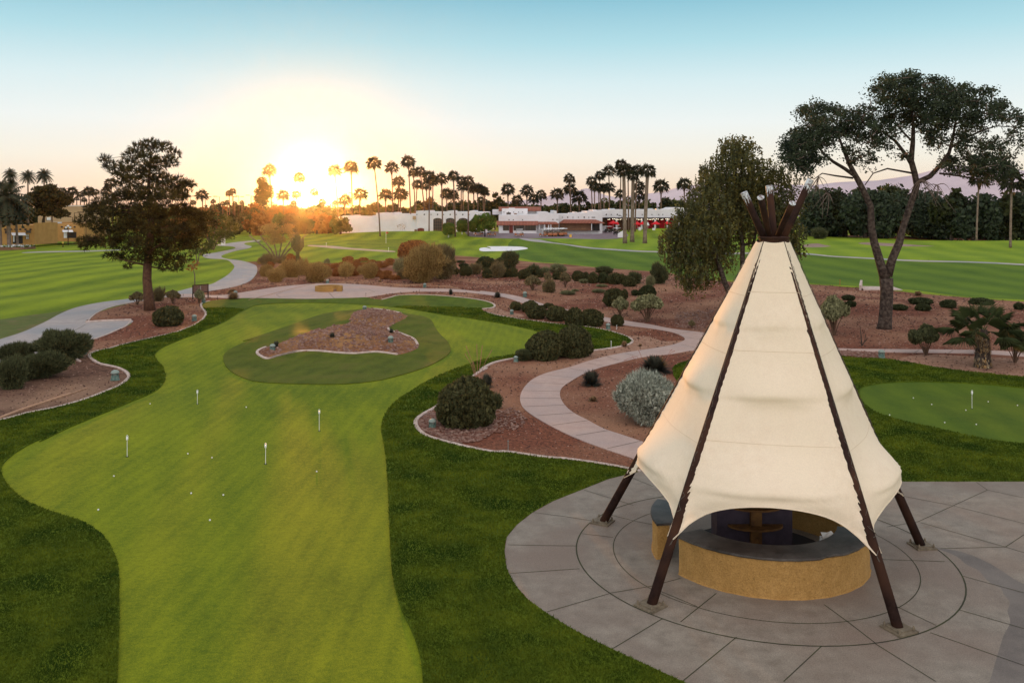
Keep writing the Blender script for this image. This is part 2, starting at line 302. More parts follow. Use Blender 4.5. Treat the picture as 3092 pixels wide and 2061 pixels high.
# desert beds
bed_far = px('B', [(-60, 1150), (80, 1145), (230, 1150), (500, 1160), (800, 1158), (1000, 1150), (1250, 1130), (1400, 1105), (1750, 1090), (1900, 1095), (2100, 1115)]) + px('C', [(200, 1128), (330, 1135), (600, 1160), (900, 1185), (1200, 1210), (1500, 1230), (1640, 1237)]) + px('E', [(-100, 590), (300, 600), (540, 610), (700, 620), (900, 635), (1000, 640), (1260, 665), (1500, 690), (1800, 715), (2100, 740), (2353, 755), (3400, 830)])
region('desert_bed', bed_far + px('P', [(3700, 1500), (3000, 2900), (300, 2900), (-900, 1700), (-700, 1120)]) + px('F', [(-300, 800), (0, 700), (280, 660), (670, 565), (900, 490), (1160, 345), (760, 360), (880, 270), (1160, 190), (1400, 150), (1640, 120)]) + px('A', [(1850, 1410), (2100, 1365), (2260, 1280), (2285, 1220), (2250, 1170)]), 'bed', 0, True, 3)
region('brown_soil', px('F', [(-500, 1310), (-500, 800), (0, 730), (200, 690), (480, 650), (700, 600), (900, 600), (800, 640), (800, 680), (900, 735), (1000, 755), (1100, 790), (1140, 850), (1100, 895), (920, 985), (600, 1090), (0, 1235)]), 'bed_dark', 0, True, 3)
region('sandy_soil', px('H', [(1010, 600), (1120, 590), (1330, 560), (1350, 520), (1300, 480), (1500, 490), (1640, 530), (1800, 520), (1780, 540), (1500, 600), (1200, 650), (900, 720), (800, 750), (900, 680)]), 'bed_pale', 0, True, 3)
region('sandy_soil', px('E', [(1300, 1250), (1500, 1200), (1900, 1215), (2353, 1240), (2800, 1280), (2800, 1420), (2353, 1390), (2000, 1355), (1700, 1320)]), 'bed_pale', 0, True, 3)
region('sandy_soil', px('G', [(2150, 240), (2240, 246), (2335, 225), (2420, 260), (2600, 300), (2500, 320), (2400, 300)]), 'bed_pale', 0, True, 3)
# turf round the putting green
rough_out = kerb_left + rough_top + kerb_mid[1:] + kerb_right + rough_back + kerb_bed + plaza_left + px('P', [(900, 2900), (-700, 2400), (-700, 1500)])
region('rough_grass', rough_out, 'rough', .04, True, 3)
region('rough_grass', px('P', [(2030, 1113), (2060, 1095), (2200, 1070), (2400, 1066), (2533, 1075), (2572, 1080), (2679, 1085), (2751, 1096), (2822, 1109), (2894, 1119), (2966, 1127), (3092, 1139), (3500, 1180), (3500, 1475), (3092, 1462), (2600, 1462), (2400, 1420), (2200, 1340), (2080, 1200)]), 'rough', .04, True, 3)
green_pts = px('K', [(550, 1700), (555, 1351), (560, 1250), (565, 1100), (565, 950), (560, 800), (530, 720), (480, 650), (400, 595), (250, 545), (130, 495), (50, 430), (10, 370), (8, 330), (40, 290), (110, 240), (230, 180)]) + px('F', [(350, 1425), (600, 1305), (850, 1200), (1000, 1140), (1150, 1075), (1300, 1015), (1400, 960), (1460, 890), (1470, 830), (1440, 750), (1400, 710), (1375, 660), (1400, 620), (1480, 570), (1600, 520), (1720, 475), (1850, 420), (1970, 370), (2060, 320), (2120, 280), (2200, 240), (2270, 215)]) + px('G', [(350, 198), (600, 190), (900, 193), (1200, 208), (1500, 235), (1700, 265), (1900, 300), (2100, 325)]) + px('H', [(0, 343), (200, 375), (350, 405), (480, 435), (540, 458), (590, 500), (580, 560), (480, 620), (330, 645), (200, 668), (0, 697)]) + px('G', [(2150, 720), (1950, 790), (1750, 880), (1600, 970), (1450, 1070), (1380, 1150), (1340, 1230), (1325, 1310), (1340, 1400), (1360, 1500)]) + px('K', [(1825, 270), (1835, 400), (1842, 550), (1848, 700), (1860, 850), (1900, 1000), (1960, 1130), (1995, 1250), (2003, 1351), (2010, 1700)])
GREEN = region('putting_green', green_pts, 'green', 0, True, 4)
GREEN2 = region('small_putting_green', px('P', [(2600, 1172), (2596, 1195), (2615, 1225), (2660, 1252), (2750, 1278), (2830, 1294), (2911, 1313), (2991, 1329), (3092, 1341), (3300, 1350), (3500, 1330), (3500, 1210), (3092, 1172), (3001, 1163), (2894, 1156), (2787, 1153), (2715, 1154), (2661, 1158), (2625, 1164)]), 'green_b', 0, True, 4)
isl_pts = px('F', [(2250, 512), (2130, 560), (2030, 610), (1990, 650), (1990, 720), (2030, 780), (2100, 830), (2200, 870)]) + px('G', [(200, 888), (400, 905), (700, 914), (900, 915), (1100, 905), (1300, 880), (1500, 832), (1700, 770), (1850, 700), (1920, 650), (1943, 600), (1920, 540), (1850, 470), (1800, 400), (1770, 345), (1700, 312), (1560, 288), (1400, 252), (1250, 238), (1100, 252), (950, 265), (800, 292), (600, 360), (400, 430), (250, 480), (100, 530)])
ISL = region('island_grass', isl_pts, 'rough2', .04, True, 4)
islbed = px('G', [(225, 640), (240, 615), (300, 590), (400, 560), (500, 520), (620, 475), (750, 435), (900, 400), (1010, 380), (1060, 355), (1055, 320), (1070, 290), (1120, 265), (1180, 250), (1260, 248), (1400, 265), (1500, 285), (1550, 310), (1540, 330), (1480, 360), (1420, 390), (1390, 420), (1400, 440), (1480, 460), (1560, 490), (1620, 520), (1650, 570), (1640, 600), (1580, 630), (1470, 655), (1370, 640), (1270, 632), (1100, 645), (950, 640), (800, 625), (700, 620), (600, 625), (500, 645), (400, 670), (320, 692), (260, 670)])
ISLB = region('rocky_island_bed', islbed, 'island', .05, True, 3)
# paths
region('cart_path', px('F', [(-600, 720), (-300, 615), (0, 515), (200, 450), (400, 360), (550, 280), (700, 225), (900, 185), (1140, 155)]) + px('A', [(1430, 1440), (1600, 1405), (1700, 1380), (1850, 1355), (1950, 1310), (2040, 1250), (2080, 1200), (2060, 1160), (1980, 1125), (1870, 1120), (1800, 1100), (1830, 1080), (1950, 1060), (2080, 1032), (2090, 1022), (2060, 1012), (1960, 1006), (1900, 998), (2000, 988), (2100, 974), (2300, 955), (2300, 966), (2190, 978), (2170, 990), (2190, 1000), (2235, 1012), (2200, 1030), (2100, 1050), (2000, 1080), (1965, 1100), (2030, 1125), (2150, 1140), (2250, 1170), (2285, 1220), (2260, 1280), (2200, 1330), (2100, 1365), (1950, 1395), (1850, 1410), (1720, 1430)]) + px('F', [(1400, 150), (1160, 190), (1000, 225), (880, 270), (810, 320), (775, 360), (1000, 352), (1170, 345), (1130, 390), (1050, 430), (900, 490), (670, 565), (500, 620), (280, 660), (0, 720), (-300, 830)]), 'path2', .03, True, 4)
region('fire_pit_terrace', px('F', [(1430, 112), (1600, 112), (1700, 112), (1850, 122), (2000, 120), (2130, 100)]) + px('G', [(200, 80), (400, 50), (600, 30), (750, 20), (900, 18), (1100, 25), (1400, 50), (1700, 62), (1900, 65), (2000, 70), (2200, 90)]) + px('H', [(0, 85), (100, 95), (200, 108), (330, 130), (450, 165), (560, 200), (800, 255), (1110, 318), (1300, 350), (1500, 380), (1700, 420), (1990, 455), (2200, 500), (2300, 530), (2200, 600), (1900, 612), (1700, 645), (1500, 665), (1380, 685), (1200, 730), (1050, 770), (900, 830), (800, 890), (730, 940), (708, 990), (720, 1050), (770, 1120), (850, 1180), (950, 1230), (1100, 1310), (1250, 1360), (1400, 1410), (1550, 1460), (1800, 1540), (2000, 1640), (1700, 1720), (1500, 1640), (1340, 1568), (1200, 1520), (1000, 1450), (800, 1370), (600, 1270), (450, 1180), (380, 1120), (355, 1060), (360, 1000), (400, 930), (480, 860), (600, 810), (800, 760), (950, 710), (1100, 670), (1300, 630), (1500, 600), (1700, 565), (1790, 535), (1817, 515), (1800, 490), (1700, 450), (1500, 415), (1290, 390), (1100, 355), (800, 290), (560, 235), (370, 190), (250, 150), (150, 130), (0, 110)]) + px('G', [(2100, 99), (2000, 93), (1800, 90), (1650, 90), (1480, 100), (1300, 125), (1180, 142), (1000, 149), (650, 156), (300, 150), (100, 149)]) + px('F', [(2100, 152), (1950, 146), (1850, 142), (1700, 140), (1500, 140)]), 'path', .03, True, 3)
region('garden_path', px('P', [(2180, 1005), (2350, 1040), (2529, 1052), (2715, 1055), (2858, 1056), (2966, 1058), (3092, 1064), (3500, 1095), (3500, 1115), (3092, 1077), (2966, 1069), (2822, 1066), (2679, 1064), (2529, 1060), (2350, 1060), (2180, 1050)]), 'path', .03, True, 3)
region('cart_path', px('B', [(540, 1000), (800, 1012), (1050, 1035), (1290, 1052), (1290, 1061), (1000, 1046), (700, 1023), (540, 1009)]), 'path', .02)
region('cart_path', px('C', [(350, 949), (600, 968), (900, 1010), (1200, 1035), (1570, 1054)]) + px('P', [(2200, 764), (2429, 764), (2522, 773), (2715, 783), (3092, 797), (3700, 820), (3700, 826), (3092, 801), (2715, 787), (2522, 776), (2429, 768), (2200, 768)]) + px('C', [(1570, 1064), (1200, 1047), (900, 1022), (600, 980), (370, 954)]), 'path2', .02)
region('cart_path', px('A', [(200, 1070), (220, 1064), (700, 1051), (990, 1042), (1100, 1040), (1100, 1046), (980, 1050), (700, 1060)]), 'path2', .02)
region('approach_green', px('Q', [(190, 525), (280, 497), (500, 485), (900, 478), (1150, 478), (1220, 500), (1300, 550), (1400, 597), (1290, 603), (800, 600), (400, 572), (200, 545)]), 'green', 0)
region('bunker', px('Q', [(1755, 605), (1770, 580), (1820, 574), (1890, 588), (1870, 574), (1840, 562), (1950, 560), (2080, 560), (2250, 565), (2330, 590), (2200, 610), (2000, 620), (1800, 622)]), 'sand', -.05)
region('sandy_hollow', px('E', [(515, 297), (540, 268), (600, 264), (660, 275), (720, 290), (600, 298)]), 'sand2', -.03)
region('sandy_hollow', px('W', [(545, 628), (700, 618), (950, 630), (1200, 648), (1390, 660), (1000, 664), (700, 650)]), 'sand2', -.03)
region('desert_bed', px('W', [(150, 545), (600, 543), (900, 545), (1300, 560), (2100, 550), (2140, 562), (1900, 600), (1200, 590), (660, 568), (300, 550)]), 'bed', 0)
region('driveway', px('P', [(1410, 708), (1430, 715), (1500, 719), (1700, 720), (1868, 720), (1868, 697), (1815, 694), (1700, 694), (1560, 698), (1430, 700)]), 'asphalt', .02)
region('road', px('W', [(-100, 425), (400, 432), (900, 428), (1500, 400), (2353, 388), (3000, 392), (3000, 380), (2353, 376), (1500, 388), (900, 412), (400, 416), (-100, 410)]), 'path2', .02)
# plaza under the tepee
region('plaza', plaza_left[::-1] + px('J', [(640, 66), (760, 40), (1000, 20), (1300, 20), (1600, 70), (1790, 112), (1900, 112), (2353, 112), (3000, 118), (3000, 1300), (2500, 1700)]), 'plaza', .03, False)
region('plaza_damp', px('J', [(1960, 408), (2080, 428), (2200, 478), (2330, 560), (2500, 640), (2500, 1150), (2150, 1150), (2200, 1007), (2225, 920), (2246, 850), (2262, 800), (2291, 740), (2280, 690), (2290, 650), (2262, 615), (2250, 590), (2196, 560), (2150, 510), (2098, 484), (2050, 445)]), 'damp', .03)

def inpoly(P, poly):
    x, y = P[:, 0], P[:, 1]; c = np.zeros(len(P), bool); n = len(poly)
    bb = (x >= poly[:, 0].min()) & (x <= poly[:, 0].max()) & (y >= poly[:, 1].min()) & (y <= poly[:, 1].max())
    idx = np.nonzero(bb)[0]; x = x[idx]; y = y[idx]; cc = np.zeros(len(idx), bool)
    for i in range(n):
        x1, y1 = poly[i]; x2, y2 = poly[(i + 1) % n]
        if y1 == y2: continue
        t = ((y1 > y) != (y2 > y)) & (x < (x2 - x1) * (y - y1) / (y2 - y1) + x1); cc ^= t
    c[idx] = cc; return c
def build_ground():
    pts = []; edges = []
    for nm_, w, m, lf in REG:
        k0 = len(pts); n = len(w)
        pts += [Vector((float(a), float(b_))) for a, b_ in w]; edges += [(k0 + i, k0 + (i + 1) % n) for i in range(n)]
    y = 8.
    while y < 420:
        st = max(.35, y * .022); xs = np.arange(-(y * .72 + 14), y * .72 + 14, st * 1.15)
        for i, x in enumerate(xs): pts.append(Vector((float(x + .3 * st * math.sin(i * 7.3 + y)), float(y + .2 * st * math.sin(i * 3.1)))))
        y += st
    for a in np.linspace(-1600, 1600, 25):
        for b_ in (-200, -60, 600, 900, 1300, 1700, 2150): pts.append(Vector((float(a), float(b_))))
    vo, ed, fa, _, _, _ = delaunay_2d_cdt(pts, edges, [], 0, 1e-5)
    P = np.array([(v.x, v.y) for v in vo]); Fc = np.array([f for f in fa if len(f) == 3])
    C_ = P[Fc].mean(axis=1); cls = np.full(len(Fc), -1)
    for i, (nm_, w, m, lf) in enumerate(REG): cls[inpoly(C_, w)] = i
    Hh = hgt(P[:, 0], P[:, 1])
    lift = np.array([r[3] for r in REG] + [0.])[cls]
    emap = {}
    for fi, f in enumerate(Fc):
        for a, b_ in ((f[0], f[1]), (f[1], f[2]), (f[2], f[0])): emap.setdefault((min(a, b_), max(a, b_)), []).append((fi, a, b_))
    groups = {}
    for i in range(-1, len(REG)):
        nm_ = REG[i][0] if i >= 0 else 'ground'
        if nm_ == 'plaza_damp': nm_ = 'plaza'
        groups.setdefault(nm_, []).append(i)
    skirt = {}
    for k, l in emap.items():
        if len(l) == 2:
            (f1, a1, b1), (f2, a2, b2) = l
            if lift[f1] > lift[f2] + 1e-6: skirt.setdefault(cls[f1], []).append((b1, a1, lift[f1], lift[f2]))
            elif lift[f2] > lift[f1] + 1e-6: skirt.setdefault(cls[f2], []).append((b2, a2, lift[f2], lift[f1]))
    for nm_, ids in groups.items():
        V = []; F = []; mi = []; mats = []
        for i in ids:
            sel = np.nonzero(cls == i)[0]
            if not len(sel): continue
            mk = REG[i][2] if i >= 0 else 'lawn'; lf = REG[i][3] if i >= 0 else 0
            if mk not in mats: mats.append(mk)
            u, inv = np.unique(Fc[sel], return_inverse=True); k0 = len(V)
            V += [(P[q][0], P[q][1], Hh[q] + lf) for q in u]; inv = inv.reshape(-1, 3) + k0
            F += [tuple(r) for r in inv]; mi += [mats.index(mk)] * len(sel)
            for a, b_, hi, lo in skirt.get(i, []):
                k1 = len(V); V += [(P[a][0], P[a][1], Hh[a] + hi), (P[b_][0], P[b_][1], Hh[b_] + hi), (P[b_][0], P[b_][1], Hh[b_] + lo - .02), (P[a][0], P[a][1], Hh[a] + lo - .02)]
                F.append((k1, k1 + 1, k1 + 2, k1 + 3)); mi.append(mats.index(mk))
        if not F: continue
        me = mesh(nm_, V, F, [M[k] for k in mats], False, mi)
        # smooth only the top faces
        sm = np.array([len(f) == 3 for f in F]); me.polygons.foreach_set('use_smooth', sm)
        tag(obj(nm_, me), kind='structure')
    return P, Fc, cls, Hh
GP, GF, GC, GH = build_ground()

def ribbon(name, pts_px, width, height, m, sub=4, closed=False, base=-.03, kind='structure', jitter=0, parent=None):
    w = spline([gp(*p)[:2] for p in pts_px], closed, sub); n = len(w); V = []; F = []
    T = np.gradient(w, axis=0); T /= np.linalg.norm(T, axis=1)[:, None] + 1e-9; Nn = np.stack([-T[:, 1], T[:, 0]], 1)
    for i in range(n):
        for s, z in ((-1, base), (-1, height * .8), (-.6, height), (.6, height), (1, height * .8), (1, base)):
            p = w[i] + Nn[i] * s * width / 2; V.append((p[0], p[1], float(hgt(*w[i])) + z))
    for i in range(n - 1):
        for k in range(5): F.append((i * 6 + k, i * 6 + k + 1, i * 6 + 7 + k, i * 6 + 6 + k))
    F.append(tuple(range(6))); F.append(tuple((n - 1) * 6 + k for k in range(5, -1, -1)))
    o = obj(name, mesh(name, V, F, m), parent)
    if kind: tag(o, kind=kind)
    return o
for k_ in (kerb_left, kerb_mid, kerb_right, kerb_bed): ribbon('kerb', k_, .17, .075, M['kerb'])
ib = islbed
ribbon('kerb', ib[-6:] + ib[:3], .16, .12, M['kerb']); ribbon('kerb', ib[13:17], .16, .12, M['kerb']); ribbon('kerb', ib[21:27], .16, .12, M['kerb']); ribbon('kerb', ib[29:42], .16, .12, M['kerb'])
ribbon('kerb', px('F', [(760, 366), (900, 356), (1165, 346)]), .22, .14, M['kerb'])
ribbon('kerb', px('F', [(1165, 346), (1120, 395), (1040, 432), (900, 490), (700, 556)]), .12, .06, M['kerb'])
ribbon('kerb', px('F', [(735, 655), (690, 665), (678, 690), (710, 712)]), .14, .08, M['kerb'])
ribbon('kerb', px('F', [(780, 357), (810, 318), (880, 268), (1000, 222), (1160, 188)]), .10, .05, M['kerb'])
# sawn joints of the plaza and the paths
def joint(lines, name='paving_joint', wd=.022, z=.0345, conv=True, m='joint'):
    V = []; F = []
    for ln in lines:
        w = np.array([gp(*p)[:2] for p in ln]) if conv else np.array(ln)
        w2 = []
        for i in range(len(w) - 1):
            k = max(1, int(np.linalg.norm(w[i + 1] - w[i]) / .5)); w2 += [w[i] + (w[i + 1] - w[i]) * j / k for j in range(k)]
        w2.append(w[-1]); w = np.array(w2); T = np.gradient(w, axis=0); T /= np.linalg.norm(T, axis=1)[:, None]; Nn = np.stack([-T[:, 1], T[:, 0]], 1); k0 = len(V)
        for i in range(len(w)):
            h_ = float(hgt(*w[i])) + z
            V += [(*(w[i] - Nn[i] * wd / 2), h_), (*(w[i] + Nn[i] * wd / 2), h_)]
        F += [(k0 + 2 * i, k0 + 2 * i + 1, k0 + 2 * i + 3, k0 + 2 * i + 2) for i in range(len(w) - 1)]
    return tag(obj(name, mesh(name, V, F, M[m])), kind='structure')
circ = lambda r, a0=0, a1=2 * math.pi, n=96: [(TC[0] + r * math.cos(a0 + (a1 - a0) * i / n), TC[1] + r * math.sin(a0 + (a1 - a0) * i / n)) for i in range(n + 1)]
joint([circ(4.70)], wd=.035, conv=False); joint([circ(3.74)], conv=False)
joint([px('J', l) for l in [[(160, 250), (300, 268), (440, 290)], [(50, 395), (200, 398), (355, 400)], [(60, 523), (370, 502)], [(225, 695), (500, 614)], [(520, 858), (740, 725)], [(830, 1005), (1070, 808)], [(1280, 1007), (1450, 848)], [(1690, 838), (1960, 1007)], [(1935, 788), (2353, 935)], [(2060, 685), (2353, 770)], [(2080, 535), (2353, 610)], [(1980, 412), (2270, 405), (2353, 350)], [(1890, 295), (2080, 350), (2270, 405), (2353, 430)], [(1740, 315), (1880, 292), (2190, 150), (2140, 115)], [(1800, 175), (2035, 220), (2353, 300)], [(2190, 150), (2353, 185)], [(380, 345), (520, 362)], [(500, 612), (690, 580), (820, 545)], [(820, 740), (980, 612)], [(1460, 662), (1570, 742), (1690, 835)], [(1740, 650), (1960, 755)], [(1700, 460), (2000, 470)], [(390, 150), (610, 218)], [(590, 90), (700, 135)], [(700, 590), (895, 672)], [(510, 262), (620, 290), (700, 305)], [(1500, 1), (1200, 60)]]])
pathj = []
for a, b_ in [((360, 970), (708, 980)), ((357, 1040), (715, 1040)), ((385, 1115), (750, 1100)), ((500, 1195), (835, 1170)), ((640, 1280), (960, 1238)), ((850, 1372), (1130, 1328)), ((1130, 1487), (1430, 1420)), ((440, 898), (745, 915)), ((600, 835), (830, 858)), ((790, 775), (920, 795)), ((960, 730), (1085, 750)), ((1130, 672), (1230, 700)), ((1290, 640), (1400, 668)), ((1800, 495), (1960, 515)), ((1780, 560), (1920, 590)), ((1750, 470), (1890, 440))]:
    pathj.append(px('H', [a, b_]))
for x in range(900, 2353, 285): pathj.append(px('E', [(x, 1158 + (x - 800) * .012), (x - 55, 1186 + (x - 800) * .02)]))
joint(pathj, wd=.03)
joint([px('F', [(640, 450), (760, 385)]), px('G', [(395, 120), (450, 95), (560, 80), (700, 72)]), px('G', [(395, 120), (430, 140), (560, 152)]), px('G', [(860, 100), (910, 152)]), px('G', [(1130, 60), (1220, 75), (1270, 95), (1180, 115)])], wd=.04)
# ---------------------------------------------------------------- tepee pavilion
M['canvas'] = mat('tepee_canvas', (.88, .74, .58), (.83, .68, .52), 5, .8, .0012, 240, 4, trans=.10, c3=(.86, .72, .555), s3=1.1, lo=.3, hi=.7, grain=.05, gs=30)
M['seam'] = mat('stitched_seam', (.70, .55, .40), rough=.9)
M['steel'] = mat('brown_steel', (.042, .022, .018), (.020, .011, .010), 6, .8, .002, 30, 6, c3=(.070, .032, .020), s3=1.5, spec=.08)
M['paint_white'] = mat('weathered_white_paint', (.60, .64, .68), (.16, .11, .10), 14, .6, obj_coord=True, lo=.42, hi=.60)
M['baseplate'] = mat('rusty_base_plate', (.11, .085, .06), (.20, .16, .11), 9, .7)
M['cord'] = mat('lacing_cord', (.10, .085, .07), rough=.8)
M['stucco'] = mat('ochre_stucco', (.43, .245, .080), (.33, .180, .052), 6, .9, .014, 18, 8, c3=(.36, .20, .06), s3=1.3, lo=.35, hi=.7, grain=.2, gs=30, cracks=11)
M['slate'] = mat('slate_counter', (.066, .055, .050), (.028, .024, .022), 2.2, .42, .003, 20, 7, c3=(.10, .088, .082), s3=1.6, grain=.2, gs=24)
M['plum'] = mat('plum_stucco', (.062, .046, .066), (.04, .03, .042), 3, .9, .008, 20)
M['wood'] = mat('brown_wood', (.16, .075, .02), (.07, .03, .01), 5, .6, .003, 20)
M['white_box'] = mat('white_paper', (.72, .72, .72), rough=.7)
M['dark'] = mat('interior_shade', (.02, .017, .02), rough=.8)
RF, PH = 4.405, 2.618
feet = [(TC[0] + RF * math.cos(PH + i * 2 * math.pi / 5), TC[1] + RF * math.sin(PH + i * 2 * math.pi / 5)) for i in range(5)]
CX, CY, CZ, CR = 6.72, 22.44, 8.17, .33       # collar
kn = []
for i in range(5):
    a = math.atan2(feet[i][1] - CY, feet[i][0] - CX); kn.append((CX + (CR - .06) * math.cos(a), CY + (CR - .06) * math.sin(a)))
z0 = .03
tepee = empty('tepee_pavilion', (TC[0], TC[1], z0))
tag(tepee, 'tall cream canvas tepee laced to five leaning dark brown steel poles on the round plaza', 'tepee')
def loc(p): return (p[0] - TC[0], p[1] - TC[1], p[2] - z0)
def pole_at(i, z):
    t = z / CZ; return V3((feet[i][0] + (kn[i][0] - feet[i][0]) * t, feet[i][1] + (kn[i][1] - feet[i][1]) * t, z))
for i in range(5):
    mb = MB(); mb.tube([loc(pole_at(i, .06)), loc(pole_at(i, 3)), loc(pole_at(i, CZ - .12))], [.115, .108, .085], 14)
    mb.build('pole', M['steel'], tepee, smooth=True)
    mb = MB(); a = math.atan2(feet[i][1] - TC[1], feet[i][0] - TC[0]); f = feet[i]
    def rb(mb, hw, z0_, z1_):
        c, s = math.cos(a), math.sin(a); v = [(f[0] - TC[0] + x * c - y * s, f[1] - TC[1] + x * s + y * c, z) for z in (z0_, z1_) for x, y in ((-hw, -hw), (hw, -hw), (hw, hw), (-hw, hw))]
        mb.add(v, [(3, 2, 1, 0), (4, 5, 6, 7), (0, 1, 5, 4), (1, 2, 6, 5), (2, 3, 7, 6), (3, 0, 4, 7)])
    rb(mb, .27, 0, .04); rb(mb, .19, .04, .065)
    for bx, by in ((-.2, -.2), (.2, -.2), (.2, .2), (-.2, .2)):
        c, s = math.cos(a), math.sin(a); mb.lathe([(.028, .04), (.028, .10), (.012, .14)], 8, (f[0] - TC[0] + bx * c - by * s, f[1] - TC[1] + bx * s + by * c, 0))
    mb.build('base_plate', M['baseplate'], tepee)
# fan of pole tips above the collar
for (bx, by, tx, ty, tz, r, slash) in ((2303, 708, 2246, 581, 22.5, .088, .30), (2322, 708, 2297, 596, 21.5, .082, 0), (2336, 707, 2323, 562, 22.9, .092, .34), (2350, 708, 2393, 613, 21.5, .078, 0), (2371, 708, 2447, 543, 22.6, .088, .32)):
    b0 = V3(at(bx, by, 22.44 + (.1 if slash else -.08))); t0 = V3(at(tx, ty, tz)); d = t0 - b0; b0 = b0 - d / np.linalg.norm(d) * .3
    mb = MB(); ts = [0, .4, .8, 1.0]; mb.tube([loc(b0 + (t0 - b0) * t) for t in ts], [r * .98, r, r, r], 14)
    tip = mb.build('pole_tip', M['steel'], tepee, smooth=True)
    # weathered white paint run down from the cut end
    mb = MB(); L0 = np.linalg.norm(t0 - b0); k = 26; V = []; F = []
    T_ = (t0 - b0) / L0; u = np.cross(T_, [0, 0, 1.]); u /= np.linalg.norm(u); w = np.cross(T_, u); rng = random.Random(int(tx))
    cov = .36 if slash else .02
    for j in range(k + 1):
        a = 2 * math.pi * j / k; dr = -(u * math.cos(a) + w * math.sin(a)); face = (dr[1] < .2) if slash else True
        ln = cov * (rng.uniform(.15, 1.0) if face else .15)
        if j == k: ln = l0_
        if j == 0: l0_ = ln
        for q in (0, 1): V.append(loc(t0 + dr * (r + .004) - T_ * (ln if q else -.004)))
    V.append(loc(t0 + T_ * .02)); F = [(2 * j, 2 * j + 1, 2 * j + 3, 2 * j + 2) for j in range(k)] + [(2 * j, 2 * j + 2, len(V) - 1) for j in range(k)]
    obj('paint', mesh('paint', V, F, M['paint_white']), tip)
mb = MB(); c0 = (CX - TC[0], CY - TC[1], CZ - z0 - .22); mb.lathe([(CR + .02, 0), (CR + .03, .16), (CR + .065, .17), (CR + .065, .21), (CR - .1, .22)], 28, c0)
mb.build('collar', M['steel'], tepee, smooth=False)
